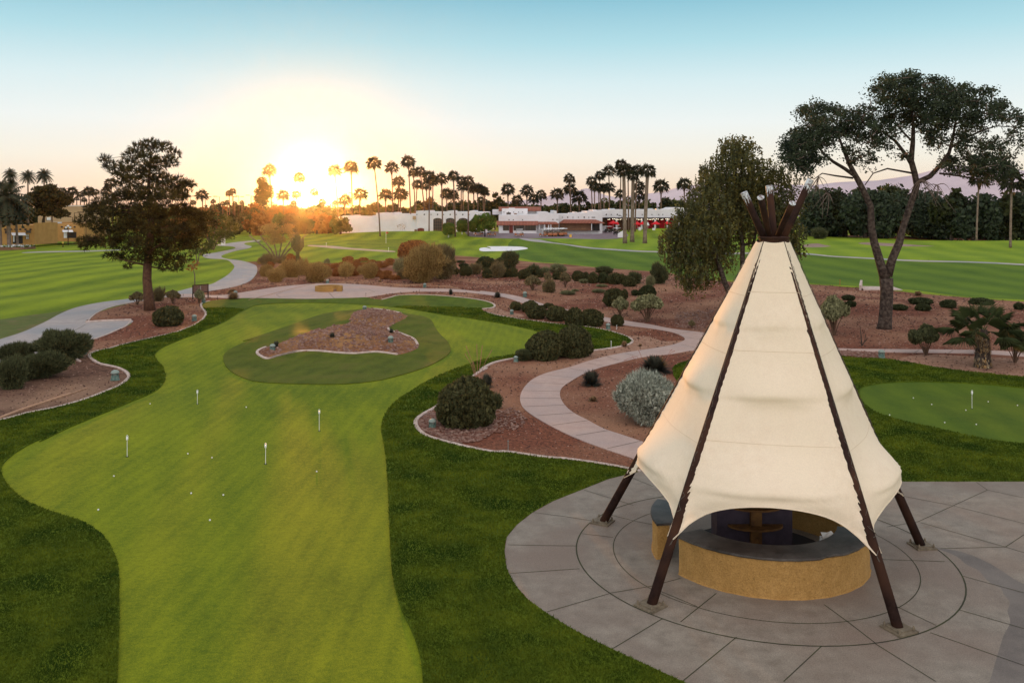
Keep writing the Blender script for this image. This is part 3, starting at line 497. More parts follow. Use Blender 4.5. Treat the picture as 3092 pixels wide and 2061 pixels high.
# canvas panels
HOOPS = [(2.55, .17, .86), (4.50, .16, .75), (6.05, .16, .55)]
def canvas(i):
    j = (i + 1) % 5; NU, NV = 42, 90; rng = random.Random(i + 3); V = np.zeros((NV + 1, NU + 1, 3)); gapT, gapB = .012, .085
    wr = [(rng.uniform(0, 1), rng.uniform(.006, .016), rng.uniform(14, 30), rng.uniform(0, 6)) for _ in range(4)]
    ztop = CZ - .12
    for b in range(NV + 1):
        v = b / NV
        for a in range(NU + 1):
            u = a / NU; arch = math.sin(math.pi * u) ** .62
            zb = 1.40 + (2.30 - 1.40) * arch
            z = ztop + .03 * math.sin(math.pi * u) * -1 * (v < .02) + (zb - ztop) * v
            pa, pb = pole_at(i, z), pole_at(j, z)
            t = min(1, (ztop - z) / (ztop - 1.4)); gap = gapT + (gapB - gapT) * t ** 5
            wd = np.linalg.norm(pb - pa); uu = gap / wd + (1 - 2 * gap / wd) * u
            # scalloped, laced edge
            sc_ = .004 + .026 * t ** 3; ph = abs(math.sin(z * 9.0 * (1 if u < .5 else 1.1) + i)); e_ = sc_ * ph / wd * (1 if z < ztop - .2 else 0)
            if u < .08: uu += e_ * (1 - u / .08)
            if u > .92: uu -= e_ * (1 - (1 - u) / .08)
            p = pa + (pb - pa) * uu
            t_ax = z / CZ; ax = V3((TC[0] + (CX - TC[0]) * t_ax, TC[1] + (CY - TC[1]) * t_ax, z))
            rd = p - ax; r = np.linalg.norm(rd[:2]); rp = .5 * (np.linalg.norm((pa - ax)[:2]) + np.linalg.norm((pb - ax)[:2]))
            zz = max(z, 2.55); bl = .16 * t
            for hz, sg, am in HOOPS:
                dz_ = z - hz; s_ = sg * (1.0 if dz_ < 0 else 2.6); bl += am * (.92 if hz < 3 else .55) * math.exp(-(dz_ / s_) ** 2 * .7)
            if z < 2.55: bl = min(1.08, .16 + .92 * math.exp(-((z - 2.55) / .6) ** 2))
            rcirc = rp * (1.0 + .02 * t); edge = (math.sin(math.pi * u)) ** .55
            rn = r + (max(rcirc, r) - r) * min(bl, 1.05) * edge
            if z < 2.55:                                        # below the hoop the cloth hangs almost plumb in the middle
                rh = np.linalg.norm((pole_at(i, 2.55) - V3((ax[0], ax[1], 2.55)))[:2]) * 1.0
                rn = rn + (min(rn, rh) - rn) * math.sin(math.pi * u) ** .5
            de = min(u, 1 - u) * wd
            amp = .011 * math.exp(-de / .40) * (.12 + t * t * 1.2 + t ** 8 * 3.5)
            rn += amp * math.sin(z * 31 + 2.5 * math.sin(z * 5 + i) + de * (3 if z < 3 else 1.2))
            lw = max(0, (3.0 - z) / 1.6)
            rn += .026 * lw * math.exp(-de / .8) * math.sin((z * 13 - de * 6) + i * 1.7)
            for hz, _, am in HOOPS:
                rn += -.036 * am * math.exp(-((z - hz + .14 + .03 * math.sin(u * 5 + i)) / .05) ** 2) + .010 * am * math.sin(u * 19 + i) * math.exp(-((z - hz + .15) / .12) ** 2)
            for c_, am, fr, p_ in wr: rn += am * .35 * math.exp(-((z - (2.6 + 5 * c_)) / .07) ** 2) * math.sin(u * fr * .35 + p_)
            rn += .11
            q = ax + rd / max(r, 1e-6) * rn; V[b, a] = (q[0] - TC[0], q[1] - TC[1], z - z0)
    Vf = V.reshape(-1, 3); W_ = NU + 1
    F = [(b * W_ + a, b * W_ + a + 1, (b + 1) * W_ + a + 1, (b + 1) * W_ + a) for b in range(NV) for a in range(NU)]
    o = obj('canvas_panel', mesh('canvas_panel', Vf, F, M['canvas'], True), tepee)
    # hem, seam lines and lacing
    hem = MB(); hem.tube([V[NV, a] for a in range(0, NU + 1, 2)], .014, 6); obj('hem', hem.mesh('hem', M['canvas'], True), o)
    for zs_ in (6.72, 5.35, 3.35):                 # stitched horizontal seams of the cloth
        pts = []
        for a in range(0, NU + 1, 2):
            zt = zs_ + .10 * (i % 2) - z0; b = int(np.searchsorted(-V[:, a, 2], -zt)); fr_ = (V[b - 1, a, 2] - zt) / (V[b - 1, a, 2] - V[b, a, 2]); q = V[b - 1, a] * (1 - fr_) + V[b, a] * fr_; n_ = V3((q[0], q[1], 0)); pts.append(q + n_ / np.linalg.norm(n_) * .001)
        sm = MB(); sm.tube(pts, .006, 5); obj('seam', sm.mesh('seam', M['seam'], True), o)
    return V
PV = [canvas(i) for i in range(5)]
for i in range(5):                       # zig-zag cord between neighbouring panels, with eyelets
    L_, Rr = PV[(i - 1) % 5], PV[i]; mb = MB(); n = 46; pts = []; ey = MB()
    for k in range(n):
        b = int(3 + (90 - 3) * (k / (n - 1)) ** .8); q = (L_[b, 42] if k % 2 else Rr[b, 0]) * 1.0
        out = V3((q[0], q[1], 0)); out = out / np.linalg.norm(out) * .014; pts.append(q + out)
        for q2, nb, in ((L_[b, 42], L_[b, 40]), (Rr[b, 0], Rr[b, 2])):
            c = q2 * .55 + nb * .45 + out; dx = (nb - q2); dx = dx / np.linalg.norm(dx) * .014; dz = V3((0, 0, .014))
            ey.add([c - dx - dz, c + dx - dz, c + dx + dz, c - dx + dz], [(0, 1, 2, 3)])
    zz_ = []
    for k in range(n - 1):
        mid = (pts[k] + pts[k + 1]) / 2; o_ = V3((mid[0], mid[1], 0)); zz_ += [pts[k], mid + o_ / np.linalg.norm(o_) * .03]
    mb.tube(zz_ + [pts[-1]], .007, 4, False)
    pl = pole_at(i, 1.15); pl = V3(loc(pl)); pl = pl + V3((pl[0], pl[1], 0)) / np.linalg.norm(pl[:2]) * .10
    for q in (L_[90, 42], Rr[90, 0]):
        for dd in (0, .05, .1): mb.tube([q, pl + V3((0, 0, -dd))], .006, 4, False)
    mb.build('lacing_cord', M['cord'], tepee)

# curved bar counters under the tepee
def arcpts(r, a0, a1, n): return [(r * math.cos(a0 + (a1 - a0) * i / n), r * math.sin(a0 + (a1 - a0) * i / n)) for i in range(n + 1)]
def counter(a0, a1, ri, ro, h, label, notch=False, slab_ri=None):
    rt = empty('bar_counter', (TC[0], TC[1], z0)); tag(rt, label, 'bar counter')
    rng = random.Random(int(a0 * 10)); n = 70; V = []; F = []
    A = arcpts(ro, a0, a1, n); B = arcpts(ri, a0, a1, n); zs = [0, .02, .3, .6, h - .02, h]
    m_ = len(zs)
    for k in range(n + 1):
        for q, z in enumerate(zs):
            s = 1 + (.012 if q == 0 else 0) + .003 * math.sin(k * .9 + q * 2); V.append((A[k][0] * s, A[k][1] * s, z))
        for z in reversed(zs): V.append((B[k][0], B[k][1], z))
    w = 2 * m_
    for k in range(n):
        for q in range(w): F.append((k * w + q, k * w + (q + 1) % w, (k + 1) * w + (q + 1) % w, (k + 1) * w + q))
    F.append(tuple(range(w - 1, -1, -1))); F.append(tuple(n * w + q for q in range(w)))
    obj('wall', mesh('wall', V, F, M['stucco'], False), rt)
    V = []; F = []; si = slab_ri or ri - .45
    for k in range(n + 1):
        a = a0 - .035 + (a1 - a0 + .07) * k / n; o = ro + .05 + .006 * math.sin(k * 1.3)
        if notch and 42 <= k <= 47: o -= (.07 if 43 <= k <= 46 else .03)
        for r_, z in ((si, h + .004), (o - .01, h + .004), (o, h + .03), (o - .005, h + .062), (si, h + .062)): V.append((r_ * math.cos(a), r_ * math.sin(a), z))
    for k in range(n):
        for q in range(5): F.append((k * 5 + q, k * 5 + (q + 1) % 5, (k + 1) * 5 + (q + 1) % 5, (k + 1) * 5 + q))
    F.append((4, 3, 2, 1, 0)); F.append(tuple(n * 5 + q for q in range(5)))
    obj('countertop', mesh('countertop', V, F, M['slate']), rt)
    return rt
counter(R(208), R(338), 2.25, 2.62, .88, 'long curved ochre bar counter with chipped dark slate top at the tepee front', True, 1.86)
counter(R(152), R(188), 2.40, 2.72, .88, 'short ochre bar counter with grey slate top at the left rear of the tepee', False, 1.95)
counter(R(10), R(58), 2.25, 2.62, .88, 'rear ochre bar counter with slate top seen through the gap by the right tepee pole', False, 1.86)
sh = empty('bottle_shelf_column', (TC[0], TC[1] + .35, z0)); tag(sh, 'dark plum stucco block with wooden half-round bottle shelves on a post inside the tepee', 'shelf')
mb = MB(); mb.box(-1.0, .98, .1, .75, 0, 2.15); mb.build('stucco_block', M['plum'], sh)
mb = MB(); mb.box(-.14, .14, -.06, .098, .1, 2.0); mb.build('post', M['wood'], sh)
for z, r in ((.55, .72), (1.05, .70), (1.5, .68)):
    mb = MB(); n = 20; prof = [(r * math.cos(math.pi + math.pi * k / n), .09 + .62 * r * math.sin(math.pi + math.pi * k / n)) for k in range(n + 1)]
    V = [(x, y, z) for x, y in prof] + [(x, y, z + .05) for x, y in prof]; n1 = n + 1
    mb.add(V, [tuple(range(n1 - 1, -1, -1)), tuple(range(n1, 2 * n1))] + [(k, k + 1, k + 1 + n1, k + n1) for k in range(n)] + [(n, 0, n1, 2 * n1 - 1)])
    mb.build('shelf', M['wood'], sh)
mb = MB(); mb.lathe([(1.85, 0), (1.85, .012), (0.01, .013)], 40); tag(mb.build('floor_shade_disc', M['dark'], None, (TC[0], TC[1] + .1, z0 + .001)), 'dark floor disc standing for the shade inside the ring of bar counters', 'shade disc')  # black disc puts the interior shade into the floor colour
wb = empty('paper_box', at(2500, 1632, 21.3)[:2] + (.72,)); tag(wb, 'small white open box of papers behind the right end of the slate counter', 'box')
mb = MB(); mb.box(-.16, .16, -.12, .12, -.69, .16); mb.build('stand', M['white_box'], wb)
mb = MB(); mb.add([(-.15, -.11, .17), (.14, -.10, .175), (.15, .1, .24), (-.14, .11, .25)], [(0, 1, 2, 3)]); mb.add([(-.1, -.11, .19), (.17, -.05, .22), (.12, .12, .28), (-.12, .08, .2)], [(0, 1, 2, 3)]); mb.build('papers', M['white_box'], wb)

# ---------------------------------------------------------------- round fire pit on the far terrace
q = gp(*px('B', [(690, 1419)])[0]); fp = empty('fire_pit', (q[0], q[1] + 1.38, q[2] + .03)); tag(fp, 'low round ochre stucco fire pit wall standing on the pink concrete terrace', 'fire pit')
n = 48; V = []; F = []; a0, a1 = R(-38), R(300)
for k in range(n + 1):
    a = a0 + (a1 - a0) * k / n
    for r_, z in ((1.40, 0), (1.40, .5), (1.12, .5), (1.12, 0)): V.append((r_ * math.cos(a), r_ * math.sin(a), z))
for k in range(n):
    for q_ in range(4): F.append((k * 4 + q_, k * 4 + (q_ + 1) % 4, (k + 1) * 4 + (q_ + 1) % 4, (k + 1) * 4 + q_))
F += [(3, 2, 1, 0), tuple(n * 4 + q_ for q_ in range(4))]
obj('ring_wall', mesh('ring_wall', V, F, M['stucco']), fp)
mb = MB(); mb.box(1.12, 1.5, -.95, -.80, 0, .52); mb.build('end_pier', M['stucco'], fp)
mb = MB(); mb.lathe([(1.1, 0), (1.0, .12), (.4, .2), (.05, .22)], 24); mb.build('ash_bed', M['bed_dark'], fp)
# ---------------------------------------------------------------- small things on the ground
M['lamp_green'] = mat('verdigris_metal', (.055, .12, .10), (.09, .15, .13), 5, .6, obj_coord=True, c3=(.16, .21, .18), s3=3, rnd=.25)
M['lamp_cap'] = mat('weathered_green_cap', (.20, .26, .23), (.28, .32, .29), 5, .5, obj_coord=True)
M['lens'] = mat('dull_lens', (.20, .22, .20), rough=.4)
M['rust'] = mat('rusty_iron', (.13, .055, .03), (.06, .03, .02), 20, .8)
M['white'] = mat('white_plastic', (.80, .80, .78), rough=.35)
M['hole'] = mat('cup_shadow_liner', (.012, .012, .012), rough=.9)
M['timber'] = mat('weathered_timber', (.42, .25, .16), (.28, .16, .10), 6, .9)
M['red_paint'] = mat('red_paint', (.55, .05, .03), rough=.5)
ORD = ['leftmost', 'second from left', 'third from left', 'fourth from left', 'fifth from left', 'sixth from left', 'seventh from left', 'eighth from left', 'ninth from left', 'tenth from left', 'eleventh from left', 'twelfth from left', 'thirteenth from left', 'fourteenth from left', 'fifteenth from left', 'sixteenth from left', 'seventeenth from left', 'eighteenth from left', 'nineteenth from left', 'twentieth from left']
def ordn(i, n):
    if n > 1 and i == n - 1: return 'rightmost'
    if n > 2 and i == n - 2 and i > 3: return 'second from right'
    if n > 6 and i == n - 3: return 'third from right'
    if n > 8 and i == n - 4: return 'fourth from right'
    if n > 10 and i == n - 5: return 'fifth from right'
    if n > 12 and i == n - 6: return 'sixth from right'
    return ORD[i]
def copy_tree(o, parent=None):
    c = o.copy(); COL.objects.link(c); c.parent = parent
    for ch in list(o.children): copy_tree(ch, c)
    return c
# dome bollard lights
def bollard():
    r = empty('bollard_light', (0, 0, 0))
    mb = MB(); mb.lathe([(.50, 0), (.50, .04), (.42, .06), (.38, .50), (.385, .52)], 20); mb.build('base', M['lamp_green'], r, smooth=False)
    mb = MB(); mb.lathe([(.27, .52), (.27, .74)], 12); mb.build('lens', M['lens'], r)
    for k in range(4):
        a = k * math.pi / 2 + .5; c, s = math.cos(a), math.sin(a); mb = MB(); mb.tube([(.36 * c, .36 * s, .5), (.36 * c, .36 * s, .76)], .06, 6); mb.build('fin', M['lamp_green'], r)
    mb = MB(); mb.lathe([(.43, .73), (.43, .78), (.40, .88), (.32, .98), (.2, 1.05), (.05, 1.085)], 22); mb.build('cap', M['lamp_cap'], r, smooth=True)
    return r
bl = [('F', 733, 645, 64, 'green dome bollard light beside the small curved kerb left of the putting green'), ('F', 1010, 878, 84, 'large green dome bollard light in the kerb bulge left of the putting green'),
      ('F', 1720, 350, 52, 'dome bollard light right of the clipped round bush under the pine'), ('F', 1803, 192, 42, 'dome bollard light beside the straw-coloured shrub near the notice frame'),
      ('F', 2087, 125, 40, 'dome bollard light poking up behind the reddish tuft by the terrace'), ('B', 700, 1341, 34, 'small dome bollard light behind the fire pit terrace'),
      ('B', 1565, 1377, 36, 'dome bollard light below the two big olive shrubs'), ('G', 1177, 262, 44, 'dome bollard light on the far crest of the rocky island'),
      ('G', 357, 620, 60, 'pale dome bollard light at the left tip of the rocky island'), ('G', 1408, 548, 60, 'green dome bollard light on the right slope of the rocky island'),
      ('G', 1780, 1308, 82, 'pale dome bollard light on the gravel point in front of the big round bush'), ('H', 397, 137, 44, 'bright green dome bollard light on the red slope above the path'),
      ('H', 280, 292, 40, 'low dome bollard light left of the clipped hedge balls'), ('H', 317, 712, 48, 'dome bollard light next to the small green bush on the right kerb'),
      ('H', 1138, 422, 48, 'dome bollard light between the long hedge and the single clipped ball'), ('E', 1160, 1232, 64, 'dome bollard light on the gravel strip right of the tepee')]
b0 = None
for i, (fr, x, y, w, lab) in enumerate(bl):
    s = FR[fr][2]; p = gp(*px(fr, [(x, y)])[0]); sc_ = w * s * p[1] / FPX
    if b0 is None: b0 = bollard(); o = b0
    else: o = copy_tree(b0)
    o.location = (p[0], p[1] + .3 * sc_, p[2]); o.scale = (sc_,) * 3; o.rotation_euler[2] = i * .7; tag(o, lab, 'bollard light', 'dome bollard lights in the beds')
# putting flags
fl = [(384, 1378, 64, 'leftmost'), (802, 1400, 63, 'nearest'), (964, 1300, 64, 'right-hand'), (596, 1219.6, 43, 'farthest')]
def flagpin(h):
    r = empty('putting_flag', (0, 0, 0))
    mb = MB(); mb.tube([(0, 0, -.05), (0, 0, h - .1)], .0095, 8); mb.build('pole', M['white'], r)
    mb = MB(); mb.lathe([(.012, h - .19), (.036, h - .15), (.04, h - .09), (.030, h - .05)], 10); mb.tube([(.03 * math.cos(a), 0, h - .04 + .045 * math.sin(a)) for a in np.linspace(-.5, math.pi + .5, 9)], .009, 6); mb.build('marker', M['white'], r, smooth=True)
    mb = MB(); mb.lathe([(.058, .002), (.054, .006), (.002, .006)], 20); mb.build('cup', M['hole'], r)
    return r
for x, y, h, w in fl + [(2935, 1233, 54.7, '')]:
    p = gp(x, y); o = flagpin(h * p[1] / FPX); o.location = p
    lab = {'leftmost': 'white putting flag pin standing farthest left on the big green', 'nearest': 'white putting flag pin in the brightest patch, nearest to the camera', 'right-hand': 'white putting flag pin below the grassy island, right of the others', 'farthest': 'short white putting flag pin farthest up the big green', '': 'white putting flag pin on the shaded green right of the tepee'}[w]
    tag(o, lab, 'putting flag', 'putting flags on the practice greens')
# golf balls
bp = MB(); bp.lathe([(.0213 * math.cos(t) + .0002, .0213 * (1 + math.sin(t))) for t in np.linspace(-math.pi / 2, math.pi / 2, 9)], 14); bme = bp.mesh('golf_ball', M['white'], True)
balls = px('Z', [(662, 183), (1421, 210), (960, 578), (1150, 609), (376, 755), (986, 890), (1240, 904), (1977, 719), (253, 1021), (1134, 1103)])
bl_l = ['between the kerb side and the farthest flag', 'right of the farthest flag', 'left one of the pair between the left and nearest flags', 'right one of the pair between the left and nearest flags', 'just below the leftmost flag', 'left of the lower pair below the nearest flag', 'right of the lower pair below the nearest flag', 'right of the nearest flag by the fringe', 'lowest left on the big green', 'lowest in the middle of the big green']
balls2 = px('L', [(30, 458), (236, 530), (622, 595), (383, 735), (739, 756), (874, 500), (1204, 541)]) + px('T', [(2185, 1500)])
bl2 = ['at the back left of the shaded green', 'second from the left at the back of the shaded green', 'beside the cup on the shaded green', 'below left of the cup on the shaded green', 'below right of the cup on the shaded green', 'right of the flag on the shaded green', 'at the right edge of the shaded green', 'beside the tepee at the left of the shaded green']
for (x, y), lab in list(zip(balls, bl_l)) + list(zip(balls2, bl2)) + [(px('F', [(1958, 368)])[0], 'alone near the upper left fringe of the big green')]:
    o = obj('golf_ball', bme, None, gp(x, y), 0, 1.25); tag(o, 'white golf ball lying ' + lab, 'golf ball', 'golf balls left on the greens')
# thin stakes and sprinkler posts
stk = [('H', 1408, 530, 65, 'rust', 'thin rusty post in the sandy soil left of the path fork'), ('H', 1163, 597, 72, 'white', 'pale thin post at the tip of the right grass point'), ('H', 248, 1500, 92, 'lens', 'grey sprinkler post in the red bed below the curved path'),
       ('H', 132, 275, 48, 'rust', 'thin rusty stake in the sandy gap left of the hedge balls'), ('H', 157, 208, 45, 'rust', 'thin rusty stake beside the far hedge ball'), ('M', 440, 657, 52, 'rust', 'rusty path spike standing at the terrace edge'),
       ('M', 1118, 612, 52, 'rust', 'rusty path spike in the red strip below the terrace path'), ('M', 1732, 662, 58, 'rust', 'leaning rusty spike right of the first agave'), ('M', 2115, 748, 58, 'rust', 'rusty spike below the second agave'),
       ('F', 1628, 132, 22, 'rust', 'short dark peg beside the cart path'), ('F', 1932, 162, 32, 'rust', 'short dark peg in the grass edge by the reddish tuft'), ('H', 1213, 425, 40, 'white', 'small white-topped stake under the single clipped ball'),
       ('Y', 1282, 972, 72, 'white', 'white out-of-bounds stake on the sunlit fairway'), ('Q', 680, 629, 52, 'white', 'white stake in front of the far approach green'), ('E', 800, 620, 50, 'red_paint', 'red hazard stake at the edge of the right fairway'),
       ('E', 1545, 412, 20, 'rust', 'tiny dark marker post beside the far cart path')]
for fr, x, y, h, mk, lab in stk:
    s = FR[fr][2]; p = gp(*px(fr, [(x, y)])[0]); hh = h * s * p[1] / FPX; r = max(.014, hh * .03); ln = .12 if 'leaning' in lab else 0
    st = empty('stake', p); tag(st, lab, 'stake')
    mb = MB(); mb.tube([(0, 0, -.1), (-ln * hh, 0, hh * .9)], r, 7); mb.build('post', M[mk], st)
    mb = MB(); mb.lathe([(r * 1.1, hh * .86), (r * 1.9, hh * .9), (r * 1.9, hh * .96), (r * .6, hh)], 8, (-ln * hh, 0, 0)); mb.build('cap', M[mk if mk != 'rust' else 'steel'], st)
# far flagstick
p = gp(*px('B', [(1222, 985)])[0]); hh = 105 * .34 * p[1] / FPX; fs = empty('flagstick', p); tag(fs, 'thin flagstick with a small red flag on the far approach green', 'flagstick')
mb = MB(); mb.tube([(0, 0, 0), (0, 0, hh)], .035, 6); mb.build('pole', M['white'], fs)
mb = MB(); mb.add([(0, 0, hh), (0, .02, hh - .5), (.35, .05, hh - .42), (.65, 0, hh - .3), (.36, -.05, hh - .12)], [(0, 1, 2, 3, 4)]); mb.build('flag', M['red_paint'], fs)
# notice frame on two posts
p = gp(*px('F', [(1712, 157)])[0]); q = gp(*px('F', [(1848, 146)])[0]); nf = empty('notice_frame', p); tag(nf, 'rust brown notice frame on two posts, seen from behind, by the cart path', 'sign')
d = V3(q) - V3(p); L_ = float(np.linalg.norm(d[:2])); nf.rotation_euler[2] = math.atan2(d[1], d[0])
for x in (0, L_): mb = MB(); mb.box(x - .035, x + .035, -.035, .035, -.1, 1.35); mb.build('post', M['steel'], nf)
mb = MB(); mb.box(.04, L_ - .04, -.03, .03, 1.26, 1.34); mb.box(.04, L_ - .04, -.03, .03, .55, .62); mb.build('rail', M['steel'], nf)
M['panel'] = mat('weathered_panel_back', (.20, .11, .09), (.13, .07, .06), 3, .7)
mb = MB(); mb.box(.05, L_ / 2 - .03, -.015, .015, .63, 1.25); mb.box(L_ / 2 + .03, L_ - .05, -.015, .015, .63, 1.25); mb.build('panel', M['panel'], nf)
# concrete pad and culvert head by the right fairway
p = gp(*px('E', [(1000, 662)])[0]); cp = empty('culvert_slab', p); tag(cp, 'white concrete drain slab with a tilted head wall at the fairway edge', 'concrete slab')
mb = MB(); mb.add([(0, 0, .12), (3.9, -.35, .12), (4.2, 2.6, .16), (.9, 3.3, .16), (0, 0, -.2), (3.9, -.35, -.2), (4.2, 2.6, -.2), (.9, 3.3, -.2)], [(0, 1, 2, 3), (7, 6, 5, 4), (0, 4, 5, 1), (1, 5, 6, 2), (2, 6, 7, 3), (3, 7, 4, 0)]); mb.build('slab', M['kerb'], cp)
mb = MB(); mb.add([(-.35, .3, 0), (1.0, 3.4, .0), (1.0, 3.4, .8), (-.35, .3, .55), (-.15, .2, 0), (1.2, 3.3, 0), (1.2, 3.3, .8), (-.15, .2, .55)], [(0, 1, 2, 3), (7, 6, 5, 4), (3, 2, 6, 7), (0, 3, 7, 4), (1, 5, 6, 2), (0, 4, 5, 1)]); mb.build('head_wall', M['kerb'], cp)
# timber edging
tl = [(px('F', [(-200, 1300), (0, 1217), (160, 1155), (300, 1108), (460, 1055), (630, 1000)]), .20, .09, 'long timber edging board lying in the brown soil at the left'), (px('F', [(632, 1000), (700, 974), (770, 950)]), .08, .06, 'thin warped end strip of the timber edging at the left'),
      (px('M', [(-1050, 700), (-500, 560), (-100, 478), (0, 474), (300, 476), (630, 485)]), .10, .06, 'pale bender board edging behind the fire pit terrace'), (px('M', [(640, 490), (900, 502), (1180, 516), (1300, 520)]), .10, .07, 'middle length of pale edging board by the olive shrubs'),
      (px('M', [(1300, 521), (1480, 528), (1560, 545), (1640, 563)]), .08, .09, 'loose curled end of the pale edging board'), (px('E', [(1280, 1248), (1500, 1285), (1700, 1325), (2000, 1370), (2400, 1400)]), .10, .04, 'thin edging strip along the grass right of the tepee')]
for pts, w, h, lab in tl: tag(ribbon('edging_board', pts, w, h, M['timber'], kind=None), lab, 'edging board')
# rocks
def rock_mesh(seed, name='rock'):
    rng = np.random.RandomState(seed); V = []; nu, nv_ = 10, 7
    for j in range(nv_ + 1):
        t = math.pi * j / nv_
        for i in range(nu): V.append((math.sin(t) * math.cos(2 * math.pi * i / nu), math.sin(t) * math.sin(2 * math.pi * i / nu), math.cos(t)))
    V = np.array(V); pl = rng.normal(size=(9, 3)); pl /= np.linalg.norm(pl, axis=1)[:, None]
    for k in range(9): d = V @ pl[k]; V = V - np.outer(np.clip(d - rng.uniform(.62, .85), 0, 1), pl[k])
    F = [(j * nu + i, (j + 1) * nu + i, (j + 1) * nu + (i + 1) % nu, j * nu + (i + 1) % nu) for j in range(nv_) for i in range(nu)]
    return mesh(name, V, F, M['rock'])
M['rock'] = mat('desert_rock', (.30, .17, .13), (.18, .09, .07), 6, .9, obj_coord=True, rnd=.3)
M['rock_pale'] = mat('pale_rock', (.60, .52, .48), (.42, .34, .30), 4, .9, obj_coord=True)
rk = [('H', 1535, 822, 50, 26, 'square tan rock at the foot of the big agave'), ('H', 1612, 822, 72, 30, 'flat tan rock right of the square one under the big agave'), ('W', 312, 540, 48, 16, 'flat boulder in the far bed right of the pepper tree'),
      ('W', 525, 548, 36, 32, 'upright brown boulder in the far bed'), ('W', 912, 545, 62, 22, 'white boulder beside the far pine trunk'), ('W', 650, 545, 26, 18, 'small pale blue-grey boulder left of the forked pine trunk')]
for i, (fr, x, y, w, h, lab) in enumerate(rk):
    s = FR[fr][2]; p = gp(*px(fr, [(x, y)])[0]); k = s * p[1] / FPX; me = rock_mesh(40 + i)
    if 'white' in lab or 'pale' in lab: me.materials[0] = M['rock_pale']
    tag(obj('rock', me, None, p, i, (w * k / 2, w * k * .4, h * k * .75)), lab, 'rock')
# loose stones: countless
def gravel(name, polys_pts, n, smin, smax, label_kind, seed=1):
    rng = np.random.RandomState(seed); V = []; F = []; base = np.array([(1, 0, 0), (-.9, .1, 0), (0, 1, 0), (.1, -1, 0), (0, 0, .8), (.3, .3, .7)]); bf = [(0, 2, 5), (2, 1, 4), (2, 4, 5), (1, 3, 4), (3, 0, 4), (0, 5, 4)]
    w = np.array(world(polys_pts)); lo, hi = w.min(0), w.max(0); c = 0
    while c < n:
        P = rng.uniform(lo, hi, (n * 2, 2)); P = P[inpoly(P, w)]
        for p in P[:n - c]:
            s = rng.uniform(smin, smax) * rng.choice([1, 1, 1, 1.7]); q = base + rng.normal(size=base.shape) * .15; a = rng.uniform(0, 6.3); ca, sa = math.cos(a), math.sin(a)
            q = np.stack([q[:, 0] * ca - q[:, 1] * sa, q[:, 0] * sa + q[:, 1] * ca, q[:, 2] * rng.uniform(.5, 1.0)], 1) * s; k0 = len(V)
            z = float(hgt(p[0], p[1])) + .035; V += [(p[0] + a_, p[1] + b_, z + c_) for a_, b_, c_ in q]; F += [(a_ + k0, b_ + k0, c_ + k0) for a_, b_, c_ in bf]; c += 1
        if len(P) == 0: break
    o = obj(name, mesh(name, V, np.array(F), M['rock_g'])); tag(o, kind='stuff'); return o
M['rock_g'] = mat('loose_stones', (.19, .085, .06), (.09, .042, .035), 3, .9, c3=(.30, .19, .15), s3=6, lo=.4, hi=.6)
gravel('gravel', islbed, 2600, .03, .14, '')
gravel('gravel', px('G', [(1650, 1250), (1760, 1150), (1900, 1200), (2350, 1230), (2353, 1330), (2200, 1420), (2000, 1440), (1760, 1360), (1680, 1320)]), 2600, .025, .055, '', 2)
gravel('gravel', px('H', [(1750, 280), (2080, 250), (1980, 440), (1700, 400)]), 700, .03, .09, '', 3)
gravel('gravel', px('E', [(790, 1170), (1150, 1190), (1130, 1235), (800, 1215)]), 500, .03, .08, '', 4)
gravel('gravel', px('H', [(-50, 1180), (150, 1150), (330, 1120), (420, 1230), (300, 1350), (0, 1340)]), 420, .02, .07, '', 5)

# pebbles, twigs and litter strewn over the nearer beds
def litter(n, ymax, seed, m, smin, smax):
    rng = np.random.RandomState(seed); ids = [i for i, r in enumerate(REG) if r[0] in ('desert_bed', 'brown_soil', 'sandy_soil')]; sel = np.nonzero(np.isin(GC, ids))[0]; T = GP[GF[sel]]; cy = T[:, :, 1].mean(1); cx = T[:, :, 0].mean(1)
    ar = .5 * np.abs((T[:, 1, 0] - T[:, 0, 0]) * (T[:, 2, 1] - T[:, 0, 1]) - (T[:, 2, 0] - T[:, 0, 0]) * (T[:, 1, 1] - T[:, 0, 1])); w = ar * ((cy > 14) & (cy < ymax) & (abs(cx) < cy * .62 + 1)) / np.maximum(cy, 20) ** 1.5; w /= w.sum(); k = rng.choice(len(sel), n, p=w)
    a, b_ = rng.uniform(size=(2, n)); q = a + b_ > 1; a[q] = 1 - a[q]; b_[q] = 1 - b_[q]; t = T[k]; P = t[:, 0] * (1 - a - b_)[:, None] + t[:, 1] * a[:, None] + t[:, 2] * b_[:, None]; z = hgt(P[:, 0], P[:, 1])
    s = rng.uniform(smin, smax, n) * np.maximum(P[:, 1], 25) / 35; base = np.array([(1, 0, 0), (-.5, .85, 0), (-.5, -.85, 0), (0, 0, .8)]); ang = rng.uniform(0, 6.28, n); V = []
    for bx, by, bz in base: V.append(np.stack([P[:, 0] + s * (bx * np.cos(ang) - by * np.sin(ang)) * rng.uniform(.6, 1.3, n), P[:, 1] + s * (bx * np.sin(ang) + by * np.cos(ang)), z + .005 + bz * s * rng.uniform(.5, 1.2, n)], 1))
    V = np.stack(V, 1).reshape(-1, 3); i = np.arange(n) * 4; F = np.concatenate([np.stack([i, i + 1, i + 3], 1), np.stack([i + 1, i + 2, i + 3], 1), np.stack([i + 2, i, i + 3], 1)]); tag(obj('pebbles', mesh('pebbles', V, F, m)), kind='stuff')
M['peb2'] = mat('dark_pebbles', (.09, .040, .030), (.05, .025, .02), 6, .95); M['peb3'] = mat('pale_pebbles', (.42, .27, .21), (.30, .16, .12), 6, .95)
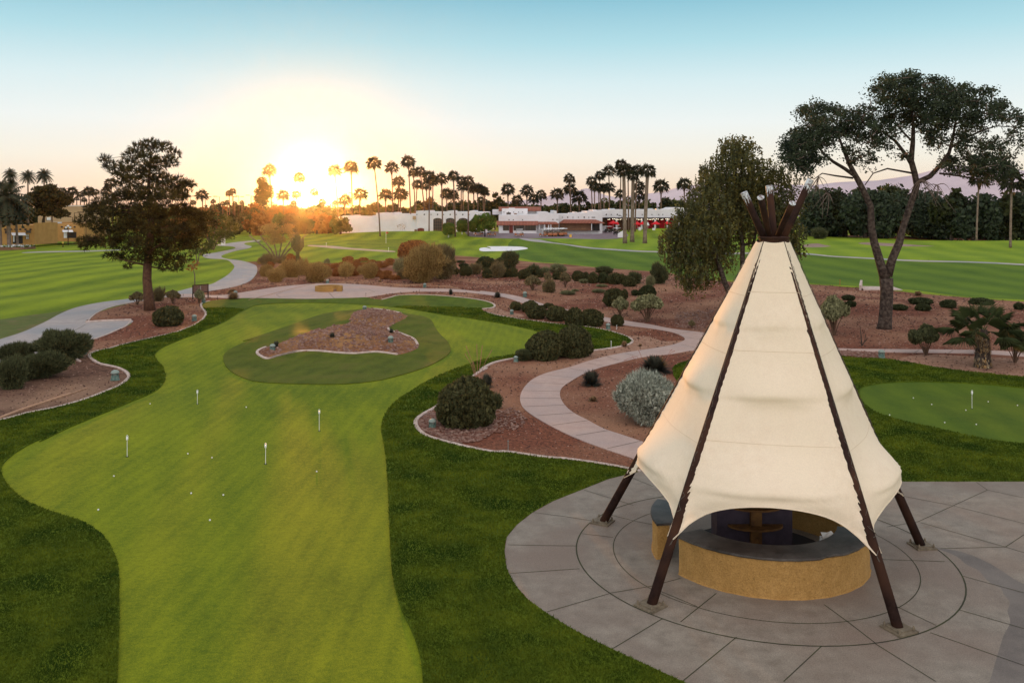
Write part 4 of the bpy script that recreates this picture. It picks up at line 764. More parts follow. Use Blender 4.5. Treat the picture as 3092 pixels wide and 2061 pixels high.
litter(9000, 110, 11, M['peb2'], .02, .055); litter(5000, 110, 12, M['peb3'], .015, .045)
# ---------------------------------------------------------------- foliage tools
def leafm(name, c, c2, tr=.25, sc=.9, rnd=.12, c3=None): return mat(name, c, c2, sc, .75, trans=tr, obj_coord=True, detail=4, lo=.38, hi=.62, rnd=rnd, c3=c3, s3=2.5, spec=.15)
M['pine'] = leafm('pine_needles', (.085, .062, .016), (.020, .019, .008), .2, 1.5)
M['aleppo'] = leafm('aleppo_needles', (.075, .095, .050), (.020, .032, .022), .25, 1.2)
M['olive_leaf'] = leafm('pepper_leaves', (.20, .165, .040), (.060, .062, .022), .3, 1.4, c3=(.095, .105, .055))
M['dark_leaf'] = leafm('dark_green_leaves', (.050, .055, .016), (.018, .024, .010), .2, .35)
M['mid_leaf'] = leafm('mid_green_leaves', (.11, .12, .03), (.05, .06, .018), .25, .35)
M['rust_leaf'] = leafm('russet_and_sun_glow_leaves', (.30, .13, .035), (.14, .06, .02), .35, .4)  # russet foliage; also carries sun glow painted on the citrus tree and hedges
M['lush'] = leafm('citrus_leaves', (.11, .17, .025), (.045, .075, .012), .25, .5)
M['sh_clip'] = leafm('clipped_shrub_leaves', (.115, .105, .038), (.028, .030, .014), .2, 11, c3=(.06, .062, .026))
M['sh_dark'] = leafm('dark_shrub_leaves', (.075, .085, .032), (.020, .026, .012), .15, 11)
M['sh_wild'] = leafm('greyish_shrub_leaves', (.27, .215, .11), (.09, .07, .035), .25, 10)
M['sh_green'] = leafm('grey_green_shrub_leaves', (.14, .145, .065), (.035, .042, .020), .2, 10)
M['sh_silver'] = leafm('silver_leaves', (.50, .52, .43), (.13, .14, .11), .15, 13, .08)
M['sh_sage'] = leafm('sage_leaves', (.32, .31, .16), (.10, .10, .05), .2, 10)
M['sh_yel'] = leafm('golden_brush_leaves', (.50, .36, .14), (.20, .12, .045), .35, 10)
M['sh_orange'] = leafm('rusty_mound_leaves', (.40, .16, .05), (.14, .05, .02), .25, 10)
M['agave'] = leafm('dark_spiky_blades', (.085, .085, .062), (.035, .036, .030), .1, 2)
M['drygrass'] = leafm('dry_straw', (.42, .28, .15), (.25, .14, .08), .3, 3)
M['palm'] = leafm('palm_fronds', (.050, .052, .026), (.022, .024, .014), .06, .6)
M['palm_near'] = leafm('fan_palm_fronds', (.085, .105, .040), (.035, .050, .020), .25, 1.2)
M['skirt'] = leafm('dead_fronds', (.12, .070, .035), (.05, .03, .02), .1, 2)
M['bark'] = mat('dark_bark', (.060, .040, .031), (.020, .014, .012), 4, .95, .05, 6, 8, obj_coord=True, c3=(.10, .075, .06), s3=5)
M['bark_red'] = mat('pine_bark', (.13, .065, .040), (.06, .03, .02), 5, .95, .03, 9, 8, obj_coord=True)
M['branch_pale'] = mat('pale_branches', (.22, .16, .13), (.10, .07, .06), 3, .9, .01, 9, 8, obj_coord=True)
M['palmbark'] = mat('palm_trunk', (.20, .125, .085), (.11, .065, .045), 2.5, .95, .02, 6, 4, obj_coord=True)
M['palmbark_pale'] = mat('pale_palm_trunk', (.27, .20, .155), (.14, .095, .07), 1.6, .95, .03, 5, 8, obj_coord=True)
M['twig'] = mat('twigs', (.15, .09, .055), (.07, .04, .03), 6, .9, obj_coord=True)
M['cactus'] = mat('saguaro_skin', (.14, .12, .045), (.07, .07, .03), 6, .8, obj_coord=True)

def cards(C, size, rng, nrm=None, elong=1.7, droop=0., shape='q'):
    """one small leaf (rhombus) at every centre"""
    n = len(C); d = rng.normal(size=(n, 3)); d[:, 2] -= droop; d /= np.linalg.norm(d, axis=1)[:, None]
    b_ = rng.normal(size=(n, 3))
    if nrm is not None: b_ = np.cross(d, nrm + .55 * rng.normal(size=(n, 3)))
    b_ -= d * (b_ * d).sum(1)[:, None]; b_ /= np.linalg.norm(b_, axis=1)[:, None] + 1e-9
    s = size * rng.uniform(.6, 1.3, n)[:, None] * .5
    V = np.stack([C - d * s * elong, C - b_ * s, C + d * s * elong, C + b_ * s], 1).reshape(-1, 3)
    return V, np.arange(4 * n).reshape(-1, 4)
def tufts(C, D, size, rng, k=5, spread=.6):
    """needle tufts: k thin blades fanning about direction D"""
    n = len(C); V = []
    for _ in range(k):
        d = D + spread * rng.normal(size=(n, 3)); d /= np.linalg.norm(d, axis=1)[:, None]
        w = np.cross(d, rng.normal(size=(n, 3))); w /= np.linalg.norm(w, axis=1)[:, None] + 1e-9
        s = size * rng.uniform(.7, 1.25, n)[:, None]
        V.append(np.stack([C - w * s * .10, C + w * s * .10, C + d * s], 1))
    V = np.concatenate(V).reshape(-1, 3); return V, np.arange(len(V)).reshape(-1, 3)
def blob_pts(n, rng, shell=.5):
    d = rng.normal(size=(n, 3)); d /= np.linalg.norm(d, axis=1)[:, None]; r = shell + (1 - shell) * rng.uniform(0, 1, n) ** .5
    return d, r
def join(parts):
    V = []; F = []; k = 0
    for v, f in parts: V.append(v); F.append(f + k); k += len(v)
    return np.concatenate(V), np.concatenate(F)
def lumpy(d, seed, amp):
    s = np.zeros(len(d)); r = np.random.RandomState(seed)
    for _ in range(6): a = r.normal(size=3) * 2.2; s += np.sin(d @ a + r.uniform(0, 6))
    return 1 + amp * s / 3

# ---- shrubs: unit meshes (radius 1 across, height 1), scaled into place
SHM = {}
def shrub_mesh(kind, lod, var):
    key = (kind, lod, var)
    if key in SHM: return SHM[key]
    rng = np.random.RandomState(hash((kind, lod, var)) % 10000 if False else (sum(map(ord, kind)) * 7 + lod * 131 + var * 17))
    n = {0: 8000, 1: 3000, 2: 1000}[lod]; ls = {0: .095, 1: .15, 2: .24}[lod]
    m = {'clip': 'sh_clip', 'dark': 'sh_dark', 'wild': 'sh_wild', 'green': 'sh_green', 'silver': 'sh_silver', 'sage': 'sh_sage', 'yel': 'sh_yel', 'orange': 'sh_orange', 'vase': 'sh_wild', 'vgreen': 'sh_green', 'vsage': 'sh_sage', 'ball': 'sh_clip', 'wispy': 'sh_green'}[kind]
    d, r = blob_pts(n, rng, .70)
    if kind in ('clip', 'dark', 'orange', 'ball'):
        d[:, 2] = d[:, 2]; P = d * r[:, None] * (lumpy(d, var, .06) * lumpy(d * 2.6, var + 9, .07))[:, None]; P[:, 2] = .44 + .56 * P[:, 2]; P = P[P[:, 2] > -.02]; d = d[:0]
        
        V, F = cards(P, ls, rng, None, 1.5)
    elif kind in ('wild', 'green', 'silver', 'sage', 'yel', 'wispy'):
        P = d * (r * lumpy(d, var, .26 if kind != 'silver' else .11) * lumpy(d * 2.8, var + 5, .17))[:, None]; P[:, 2] = .52 + .48 * P[:, 2]; sq = np.clip(.80 + .35 * P[:, 2], 0, 1.04) if kind != 'silver' else 1.0; P[:, 0] *= sq; P[:, 1] *= sq
        D = d.copy(); D[:, 2] += .5; nt_ = len(P) // 2
        V1, F1 = cards(P[:nt_], ls * .9, rng, d[:nt_], 1.8)
        V2, F2 = tufts(P[nt_:], D[nt_:], ls * (2.4 if kind != 'silver' else 1.6), rng, 3, .35)
        V = np.concatenate([V1, V2]); F1t = np.concatenate([F1[:, [0, 1, 2]], F1[:, [0, 2, 3]]]); F = np.concatenate([F1t, F2 + len(V1)])
    else:  # vase: stems below, open crown above
        cs = []; nb = 16
        for i in range(nb):
            a = i * 2.4; q = rng.uniform(.25, .85) if i else 0; cs.append((q * math.cos(a) * .8, q * math.sin(a) * .8, .52 + .34 * (1 - q) + rng.uniform(-.04, .1), rng.uniform(.24, .36)))
        L_ = []
        for cx, cy, cz, cr_ in cs:
            dd, rr = blob_pts(n // nb, rng, .4); L_.append(np.array([cx, cy, cz]) + dd * (rr * cr_)[:, None] * np.array([1, 1, .62]))
        P = np.concatenate(L_); V1, F1 = cards(P, ls * .85, rng, None, 1.8)
        F1 = np.concatenate([F1[:, [0, 1, 2]], F1[:, [0, 2, 3]]]); V, F = V1, F1
    me = mesh('foliage', V, F, M[m])
    mb = MB()
    if kind in ('vase', 'vgreen', 'vsage'):
        for cx, cy, cz, cr_ in cs[::1]: mb.tube([(cx * .04, cy * .04, -.03), (cx * .35, cy * .35, cz * .38), (cx * .8, cy * .8, cz * .8), (cx, cy, cz)], [.032, .022, .014, .008], 5, False)
    else:
        for i in range(7):
            a = i * .9 + var; mb.tube([(.05 * math.cos(a), .05 * math.sin(a), -.03), (.28 * math.cos(a), .28 * math.sin(a), .35), (.5 * math.cos(a), .5 * math.sin(a), .6)], [.03, .02, .01], 5, False)
    SHM[key] = (me, mb.mesh('stems', M['twig'])); return SHM[key]
def clump_mesh(kind, var, lod):
    key = (kind, var, lod)
    if key in SHM: return SHM[key]
    rng = np.random.RandomState(var + 5); n = {0: 900, 1: 420, 2: 160}[lod]; V = []; F = []
    for i in range(n):
        a = rng.uniform(0, 2 * math.pi); el = rng.uniform(.04, 1.3); ln = rng.uniform(.8, 1.1)
        d = np.array([math.cos(a) * math.cos(el), math.sin(a) * math.cos(el), math.sin(el)]); s = np.array([-math.sin(a), math.cos(a), 0]) * {0: .034, 1: .050, 2: .08}[lod]
        b0_ = d * .05; b1 = d * ln * .6 + [0, 0, .02]; b2 = d * ln - np.array([0, 0, .08 * math.cos(el)]); k = len(V)
        V += [b0_ - s, b0_ + s, b1 + s, b1 - s, b2]; F += [(k, k + 1, k + 2), (k, k + 2, k + 3), (k + 3, k + 2, k + 4)]
    SHM[key] = (mesh('blades', np.array(V), np.array(F), M['agave' if kind == 'agave' else 'drygrass']), None); return SHM[key]
NS = 0
LOOK = {'clip': 'dense brownish green round shrub', 'dark': 'low dark green mound', 'wild': 'loose greyish brown shrub', 'green': 'bushy olive green shrub', 'silver': 'silvery grey leaved shrub', 'sage': 'pale sage green brush',
        'yel': 'golden brushy shrub', 'orange': 'low rusty orange mound', 'vase': 'vase-shaped brown shrub', 'vgreen': 'vase-shaped green shrub', 'vsage': 'spreading sage green shrub', 'ball': 'clipped ball shrub', 'wispy': 'wispy olive shrub',
        'agave': 'dark spiky clump of narrow blades', 'dry': 'dry straw grass tuft'}
def shrub(fr, kind, x, y, w, h, lab=None, cat='shrub', grp='desert shrubs in the gravel beds', depth=.5):
    global NS
    s = FR[fr][2]; p = gp(*px(fr, [(x, y)])[0]); k = s * p[1] / FPX; W_, H_ = w * k, h * k
    # a mound seen from above shows height plus depth: solve the real height for that outline
    el = (EYE - p[2]) / p[1]; H_ = max(.25 * W_, H_ - .38 * W_ * el * 2 * depth)
    pxw = w * s / 3.02; lod = 0 if pxw > 34 else (1 if pxw > 13 else 2); NS += 1; var = NS % 4
    if kind in ('agave', 'dry'):
        me, st = clump_mesh(kind, var % 3, lod); sc = (W_ / 2, W_ / 2, H_); r = empty('spiky_clump' if kind == 'agave' else 'grass_tuft', (p[0], p[1] + W_ * .12, p[2]))
        r.rotation_euler[2] = NS * 1.3; obj('blades', me, r, sc=sc); c_ = 'plant' if kind == 'agave' else 'grass tuft'
    else:
        me, st = shrub_mesh(kind, lod, var); r = empty('shrub', (p[0], p[1] + W_ * .5 * (.75 if 'v' != kind[0] else .1), p[2])); r.rotation_euler[2] = NS * 1.7
        sc = (W_ / 2 * .97, W_ / 2 * .97, H_); obj('foliage', me, r, sc=sc); obj('stems', st, r, sc=sc); c_ = cat
    r['px'] = scr(*r.location)[0]; r['look'] = LOOK[kind]; tag(r, lab, c_, grp); return r
def rows(items, where, nmax=9):
    """labels for shrubs in one part of the bed: by row, then by order from the left"""
    items = sorted(items, key=lambda o: -o.location[1]); n = len(items); nr = max(1, math.ceil(n / nmax)); nm_ = {1: [''], 2: ['back row', 'front row'], 3: ['back row', 'middle row', 'front row'], 4: ['back row', 'second row', 'third row', 'front row'], 5: ['back row', 'second row', 'middle row', 'fourth row', 'front row']}[nr]
    for k in range(nr):
        part = sorted(items[k * n // nr:(k + 1) * n // nr], key=lambda o: o['px']); 
        for i, o in enumerate(part): o['label'] = f"{o['look']}, {ordn(i, len(part))}" + (f', {nm_[k]}' if nm_[k] else '') + f' {where}'
def clean():
    for o in bpy.data.objects:
        if 'label' in o and not (4 <= len(o['label'].replace('-', ' ').split()) <= 16): print('LONG', o['label'])
    for o in bpy.data.objects:
        for k in ('px', 'look'):
            if k in o: del o[k]

# ---- singled-out shrubs near the camera
shrub('F', 'clip', 1455, 405, 272, 188, 'large dark clipped dome shrub right of the left pine trunk')
shrub('F', 'green', 470, 715, 370, 240, 'big feathery dark shrub left of the green bollard, by the grey cart path')
shrub('F', 'green', 290, 875, 360, 215, 'wide dense dark shrub below the feathery one at the left')
shrub('F', 'green', 70, 720, 265, 155, 'feathery dark shrub half cut by the left picture edge, upper')
shrub('F', 'green', 50, 965, 230, 240, 'dark shrub at the left picture edge, lowest of the four')
shrub('A', 'vase', 1215, 1530, 150, 115, 'pale-tipped brown shrub just left of the left pine trunk')
shrub('A', 'wild', 1390, 1500, 85, 90, 'pale-tipped brown shrub tucked behind the left pine trunk')
shrub('A', 'vase', 1530, 1518, 150, 120, 'pale-tipped vase-shaped shrub right of the left pine trunk')
shrub('A', 'vsage', 1765, 1520, 118, 125, 'straw-coloured open shrub in front of the notice frame')
shrub('A', 'dry', 2065, 1482, 150, 78, 'reddish brown grassy tuft at the corner of the terrace')
shrub('A', 'dry', 2060, 1420, 120, 40, 'low olive tuft behind the terrace corner')
shrub('G', 'agave', 390, 588, 85, 78, 'brown spiky tuft at the left tip of the rocky island')
shrub('G', 'agave', 890, 500, 82, 60, 'small spiky plant in the middle of the rocky island')
shrub('G', 'agave', 1415, 462, 66, 58, 'small spiky plant above the green bollard on the rocky island')
shrub('P', 'clip', 1403, 1300, 186, 158, 'largest round clipped shrub, at the gravel point beside the putting green')
shrub('G', 'agave', 2262, 940, 165, 150, 'grey green grassy clump behind the largest round shrub')
shrub('H', 'green', 140, 1132, 90, 105, 'small green bush against the right side of the largest round shrub')
shrub('H', 'clip', 585, 708, 338, 268, 'left one of the two large brown clipped shrubs by the curved path')
shrub('H', 'clip', 838, 684, 342, 290, 'right one of the two large brown clipped shrubs by the curved path')
shrub('H', 'green', 393, 708, 132, 92, 'small bright green bush beside the kerb bollard')
for x, y, w, h, lab in ((70, 662, 150, 115, 'clipped ball shrub at the far left end of the hedge line'), (260, 688, 222, 152, 'second clipped shrub of the hedge line beside the far path'), (495, 640, 150, 72, 'clipped ball peeping out behind the middle of the hedge line'),
                        (345, 772, 265, 185, 'third clipped shrub of the hedge line, wide and flat'), (595, 802, 288, 208, 'fourth clipped shrub of the hedge line, tallest dome'), (825, 868, 270, 240, 'left half of the long hedge at the right end of the line'), (1055, 870, 300, 228, 'right half of the long hedge at the right end of the line'),
                        (1372, 862, 172, 152, 'single clipped ball shrub right of the hedge across the path')): shrub('N', 'ball', x, y, w, h, lab, grp='clipped hedge balls by the far path', depth=.75)
shrub('N', 'clip', 1345, 618, 300, 238, 'large brown round shrub left of the spreading sage bush')
shrub('N', 'clip', 1460, 505, 85, 110, 'small round shrub leaning on the large brown round shrub')
shrub('N', 'dark', 1600, 475, 112, 72, 'small dark mound left behind the spreading sage bush')
shrub('N', 'dark', 1762, 492, 215, 150, 'large dark mound behind the spreading sage bush')
shrub('N', 'dark', 1718, 465, 112, 45, 'tiny dark mound in front of the large dark mound')
shrub('N', 'vsage', 1400, 728, 250, 225, 'smaller sage bush on thin stems joining the left of the spreading one')
shrub('N', 'vsage', 1745, 812, 560, 370, 'widest spreading sage bush with dark stems on the red slope')
shrub('H', 'agave', 990, 925, 235, 170, 'spiky dark agave inside the curve of the path', cat='plant')
shrub('H', 'agave', 1560, 815, 345, 190, 'largest spiky dark agave with two rocks at its foot')
shrub('H', 'silver', 1520, 1292, 550, 440, 'big silver leaved bush beside the left edge of the tepee')
shrub('H', 'dry', 1280, 580, 85, 68, 'straw-coloured tuft at the tip of the right grass point')
shrub('H', 'dry', 1422, 574, 52, 30, 'tiny straw tuft in the sandy soil by the path fork')
shrub('H', 'dry', 1005, 1062, 110, 62, 'dead twiggy tuft inside the curve of the path')
shrub('H', 'vase', 1880, 417, 72, 72, 'nearly leafless small bush in the stony ground by the tepee')
shrub('M', 'agave', 1515, 628, 90, 88, 'spiky agave beside the terrace path, left one of two')
shrub('M', 'agave', 2108, 668, 132, 98, 'spiky agave beside the terrace path, right one of two')
shrub('E', 'vsage', 755, 1042, 318, 322, 'tall yellow green broom bush just right of the tepee')
shrub('E', 'vgreen', 1535, 1212, 305, 272, 'rounded bush on spreading stems left of the fan palm')
shrub('E', 'vgreen', 2285, 1275, 250, 320, 'dark bush on bare stems at the right picture edge')
shrub('E', 'vgreen', 1960, 1195, 190, 240, 'thin bush growing behind the fan palm trunk')
shrub('E', 'dry', 1465, 706, 102, 50, 'dry straw tuft on the crest below the right fairway')
its = [shrub('E', 'dark', x, y, w, h) for x, y, w, h in ((890, 747, 112, 47), (900, 802, 97, 50), (1320, 830, 142, 52), (1515, 787, 197, 66), (1525, 837, 127, 64), (1740, 812, 132, 72), (2030, 787, 192, 62), (2330, 827, 82, 62))]
rows(its, 'right of the tepee')
its = [shrub('N', k, x, y, w, h) for k, x, y, w, h in (('vase', 285, 402, 246, 182), ('wild', 500, 435, 124, 122), ('vase', 700, 372, 190, 195), ('clip', 45, 240, 116, 120), ('clip', 185, 265, 178, 125), ('green', 295, 232, 150, 112), ('clip', 380, 245, 100, 90), ('vase', 480, 318, 122, 132),
    ('sage', 450, 187, 92, 56), ('sage', 602, 182, 162, 82), ('clip', 605, 272, 135, 96), ('clip', 870, 292, 172, 135), ('clip', 965, 282, 105, 102), ('clip', 1060, 316, 138, 130), ('green', 1210, 208, 196, 92), ('dark', 1192, 316, 150, 135), ('clip', 1342, 330, 200, 140), ('clip', 1432, 330, 140, 120),
    ('clip', 1530, 361, 192, 126), ('green', 1592, 322, 150, 112), ('sage', 1782, 350, 92, 92), ('green', 1902, 326, 165, 208))]
rows(its, 'on the red slope')
its = [shrub('N', 'dry' if w < 60 else 'sage', x, y, w, h) for x, y, w, h in ((745, 462, 152, 38), (1130, 438, 132, 32), (940, 315, 102, 38), (825, 417, 72, 16), (1170, 363, 102, 20), (1975, 413, 42, 30))]
rows(its, 'creeping low on the red slope')
its = [shrub('M', k, x, y, w, h) for k, x, y, w, h in (('clip', 1565, 376, 102, 102), ('clip', 1700, 392, 166, 126), ('wild', 1820, 372, 132, 110), ('dark', 1676, 282, 132, 52), ('dark', 1960, 302, 262, 152), ('dark', 2140, 292, 142, 122), ('wispy', 2255, 292, 200, 182), ('clip', 1975, 420, 132, 112), ('clip', 1962, 330, 100, 45), ('wild', 2105, 416, 150, 150), ('clip', 2210, 407, 150, 116), ('clip', 2302, 407, 122, 116), ('green', 1640, 224, 82, 12))]
rows(its, 'behind the agave path')
shrub('M', 'yel', 1130, 485, 432, 412, 'biggest olive gold bush standing before the far fairway, front one of the group')
shrub('M', 'wild', 1390, 432, 300, 372, 'tall olive bush attached to the right of the biggest one')
shrub('M', 'orange', 1040, 200, 470, 265, 'wide rounded orange brown bush behind the biggest olive one')
shrub('M', 'wild', 1345, 112, 122, 62, 'small brown bush top showing behind the tall olive bushes')
its = [shrub('M', k, x, y, w, h) for k, x, y, w, h in (('sage', 862, 346, 122, 130), ('wild', 897, 432, 112, 96), ('wild', 990, 432, 92, 62), ('clip', 1440, 392, 102, 82))]
rows(its, 'under the big olive bushes')
its = [shrub('M', 'orange', x, y, w, h) for x, y, w, h in ((205, 212, 142, 66), (400, 202, 122, 46), (740, 213, 107, 46), (325, 216, 92, 36), (510, 216, 102, 30), (595, 226, 82, 26), (230, 236, 92, 41), (130, 261, 92, 46), (215, 281, 92, 50), (310, 256, 92, 46), (405, 263, 102, 46), (300, 301, 97, 50),
    (470, 246, 80, 34), (620, 291, 167, 61), (685, 271, 92, 61), (780, 256, 92, 41), (830, 276, 92, 41), (755, 236, 62, 35), (860, 226, 92, 22), (40, 266, 102, 36), (20, 298, 82, 41), (80, 306, 82, 31), (60, 346, 92, 46), (50, 396, 112, 56), (290, 336, 92, 36), (290, 391, 107, 63), (395, 301, 72, 31),
    (600, 351, 82, 36), (585, 406, 112, 56), (700, 371, 132, 51), (685, 433, 177, 71), (800, 441, 152, 61), (570, 321, 82, 31))]
rows(its, 'behind the fire pit', 8)
its = [shrub('M', k, x, y, w, h) for k, x, y, w, h in (('yel', 178, 402, 147, 137), ('yel', 478, 426, 167, 167), ('yel', 365, 376, 72, 76), ('dry', 620, 469, 62, 40))]
rows(its, 'just behind the fire pit')
its = [shrub('Y', k, x, y, w, h) for k, x, y, w, h in (('yel', 315, 1440, 172, 147), ('yel', 465, 1527, 232, 182), ('wild', 340, 1252, 182, 122), ('yel', 225, 1241, 62, 72), ('orange', 385, 1287, 122, 81), ('dark', 535, 1376, 92, 62), ('yel', 685, 1456, 262, 217), ('yel', 875, 1421, 162, 190), ('yel', 1080, 1531, 332, 252),
    ('yel', 1285, 1446, 112, 122), ('yel', 1150, 1292, 132, 61), ('yel', 1030, 1292, 112, 51), ('orange', 1270, 1326, 132, 66), ('orange', 1380, 1311, 112, 56), ('orange', 1430, 1431, 132, 66), ('sage', 1290, 1241, 72, 61), ('orange', 700, 1231, 152, 150), ('orange', 805, 1221, 142, 110), ('wild', 620, 1232, 200, 82), ('orange', 1430, 1271, 122, 46), ('orange', 1270, 1266, 122, 31), ('orange', 1350, 1401, 52, 50))]
rows(its, 'around the saguaro')
its = [shrub('W', k, x, y, w, h) for k, x, y, w, h in (('dark', 290, 541, 152, 92), ('dark', 390, 546, 112, 82), ('green', 150, 582, 152, 102), ('dark', 497, 546, 62, 51), ('dark', 570, 541, 92, 82), ('dark', 655, 541, 82, 62), ('dark', 762, 541, 62, 82), ('dark', 900, 532, 102, 72), ('dark', 1290, 556, 112, 66), ('dark', 1335, 576, 46, 31),
    ('silver', 1440, 580, 122, 80), ('dark', 1505, 577, 152, 92), ('dark', 1950, 573, 400, 155), ('dark', 1710, 576, 260, 110), ('green', 2205, 547, 190, 92))]
rows(its, 'of the far grove bed')
# dead stump with twigs
p = gp(*px('E', [(985, 1128)])[0]); k = .3578 * p[1] / FPX; o = empty('dead_shrub', p); tag(o, 'leafless forked dead stump on the red bed right of the tepee', 'dead shrub')
mb = MB()
for pts, r in (([(0, 0, 0), (-.04, 0, .5), (-.10, 0, 1.0)], .035), ([(0, 0, 0), (.15, 0, .25), (.22, .05, .6)], .03), ([(.1, 0, .18), (.25, 0, .3), (.2, 0, .5)], .018), ([(0, 0, .05), (-.12, 0, .2)], .02), ([(.05, 0, .1), (.28, .1, .3), (.33, 0, .42)], .018)): mb.tube([V3(q) * 168 * k * np.array([1, 1, 1.]) for q in pts], [r * 168 * k, r * 130 * k] + ([r * 60 * k] if len(pts) > 2 else []), 6)
mb.build('dead_stems', M['bark'], o)
# flower stalks of the red yuccas
M['stalk'] = mat('coral_stalks', (.42, .16, .12), (.30, .13, .09), 6, .8, obj_coord=True)
for fr, x, y, tops, lab in (('G', 2185, 870, [(2080, 570), (2175, 555), (2225, 565), (2070, 640), (2140, 700), (2310, 605), (2215, 660)], 'cluster of thin coral flower stalks over the grassy clump'), ('H', 1450, 700, [(1405, 605), (1275, 700), (1345, 665)], 'coral flower stalk arching left from the largest agave'), ('H', 1650, 660, [(1735, 680), (1705, 600), (1728, 615)], 'coral flower stalk arching right from the largest agave')):
    p = gp(*px(fr, [(x, y + 40)])[0]); o = empty('flower_stalks', p); tag(o, lab, 'flower stalks')
    mb = MB()
    for tx, ty in tops:
        q = V3(at(*px(fr, [(tx, ty)])[0], p[1])) - V3(p); mid = q * .55 + V3((0, 0, .22 * abs(q[0]) + .05)); mb.tube([(0, 0, 0), mid, q], [.012, .009, .016], 5)
    mb.build('stalk_bunch', M['stalk'], o)

# ---- trees
def limb(a, b_, rng, sag=.1, n=5):
    a = V3(a); b_ = V3(b_); L_ = np.linalg.norm(b_ - a); pts = []
    o1 = rng.normal(size=3) * L_ * .06
    for i in range(n + 1):
        t = i / n; p = a + (b_ - a) * t; p = p + o1 * math.sin(math.pi * t); p[2] += sag * L_ * math.sin(math.pi * t) * .6; pts.append(p)
    return pts
def tree(label, base, trunk, clumps, leaf, lsize, dens, bark='bark', group=None, kind='card', sq=.75, twigs=True, name='tree', cat='tree', branch=None, shell=.35, droop=0, lim=9999, rng_seed=1, tr_r=None):
    """base point; trunk: list of (dx,dz,r) polylines in metres; clumps: (dx,dy,dz,r) relative to base"""
    rng = np.random.RandomState(rng_seed); r = empty(name, base); tag(r, label, cat, group)
    mb = MB(); nodes = []
    for tr in trunk:
        P = [V3((q[0], q[3] if len(q) > 3 else 0, q[1])) for q in tr]; mb.tube(P, [q[2] for q in tr], 10); nodes += [(p_, q[2]) for p_, q in zip(P, tr)]
        for i in range(len(P) - 1): nodes.append(((P[i] + P[i + 1]) / 2, (tr[i][2] + tr[i + 1][2]) / 2))
    parts = []
    bm = MB() if branch else mb
    for c in clumps:
        c3 = V3(c[:3]); rr = c[3]
        if twigs:
            cand = [(np.linalg.norm(p_ - c3) + (2.0 if p_[2] > c3[2] + .3 else 0), j) for j, (p_, _) in enumerate(nodes)]; j = min(cand)[1]; p0, r0 = nodes[j]
            L_ = np.linalg.norm(c3 - p0)
            if L_ > .3: bm.tube(limb(p0, c3, rng), np.linspace(min(r0 * .7, .03 + L_ * .022), .012, 6), 5, False)
            if L_ < lim: nodes.append((c3, .04)); nodes.append(((c3 + p0) / 2, .06))
        n = int(dens * rr * rr * (c[4] if len(c) > 4 else 1)); d, q = blob_pts(n, rng, shell); P = c3 + d * (q * rr * lumpy(d, len(parts) + rng_seed, .28))[:, None] * np.array([1, 1, sq])
        if kind == 'tuft': v, f = tufts(P, d + [0, 0, .35], lsize, rng, 4, .55)
        elif kind == 'hang':
            ln = rng.uniform(.3, 1.0, n) * lsize * 9; m = 5; VV = []
            for k in range(m): Q = P.copy(); Q[:, 2] -= ln * k / m; Q += rng.normal(size=Q.shape) * .035; VV.append(Q)
            v, f = cards(np.concatenate(VV), lsize, rng, None, 2.0, 1.0)
        else: v, f = cards(P, lsize, rng, None, 1.5, droop)
        parts.append((v, f))
    mb.build('trunk', M[bark], r, smooth=True)
    if branch and bm.n: bm.build('branches', M[branch], r)
    v, f = join(parts); obj('crown', mesh('crown', v, f, M[leaf]), r); return r
def cl(fr, base, pts):
    """clump list from pixel centres: (x, y, radius_px, dy metres)"""
    s = FR[fr][2]; out = []
    for q in pts:
        dy = q[3] if len(q) > 3 else 0; Y = base[1] + dy; a = at(*px(fr, [(q[0], q[1])])[0], Y); out.append((a[0] - base[0], dy, a[2] - base[2], q[2] * s * Y / FPX) + ((q[4],) if len(q) > 4 else ()))
    return out
def tl_(fr, base, pts):
    s = FR[fr][2]; out = []
    for x, y, r in pts: a = at(*px(fr, [(x, y)])[0], base[1]); out.append((a[0] - base[0], a[2] - base[2], r * s * base[1] / FPX))
    out[0] = (out[0][0], -.15, out[0][2]); return out
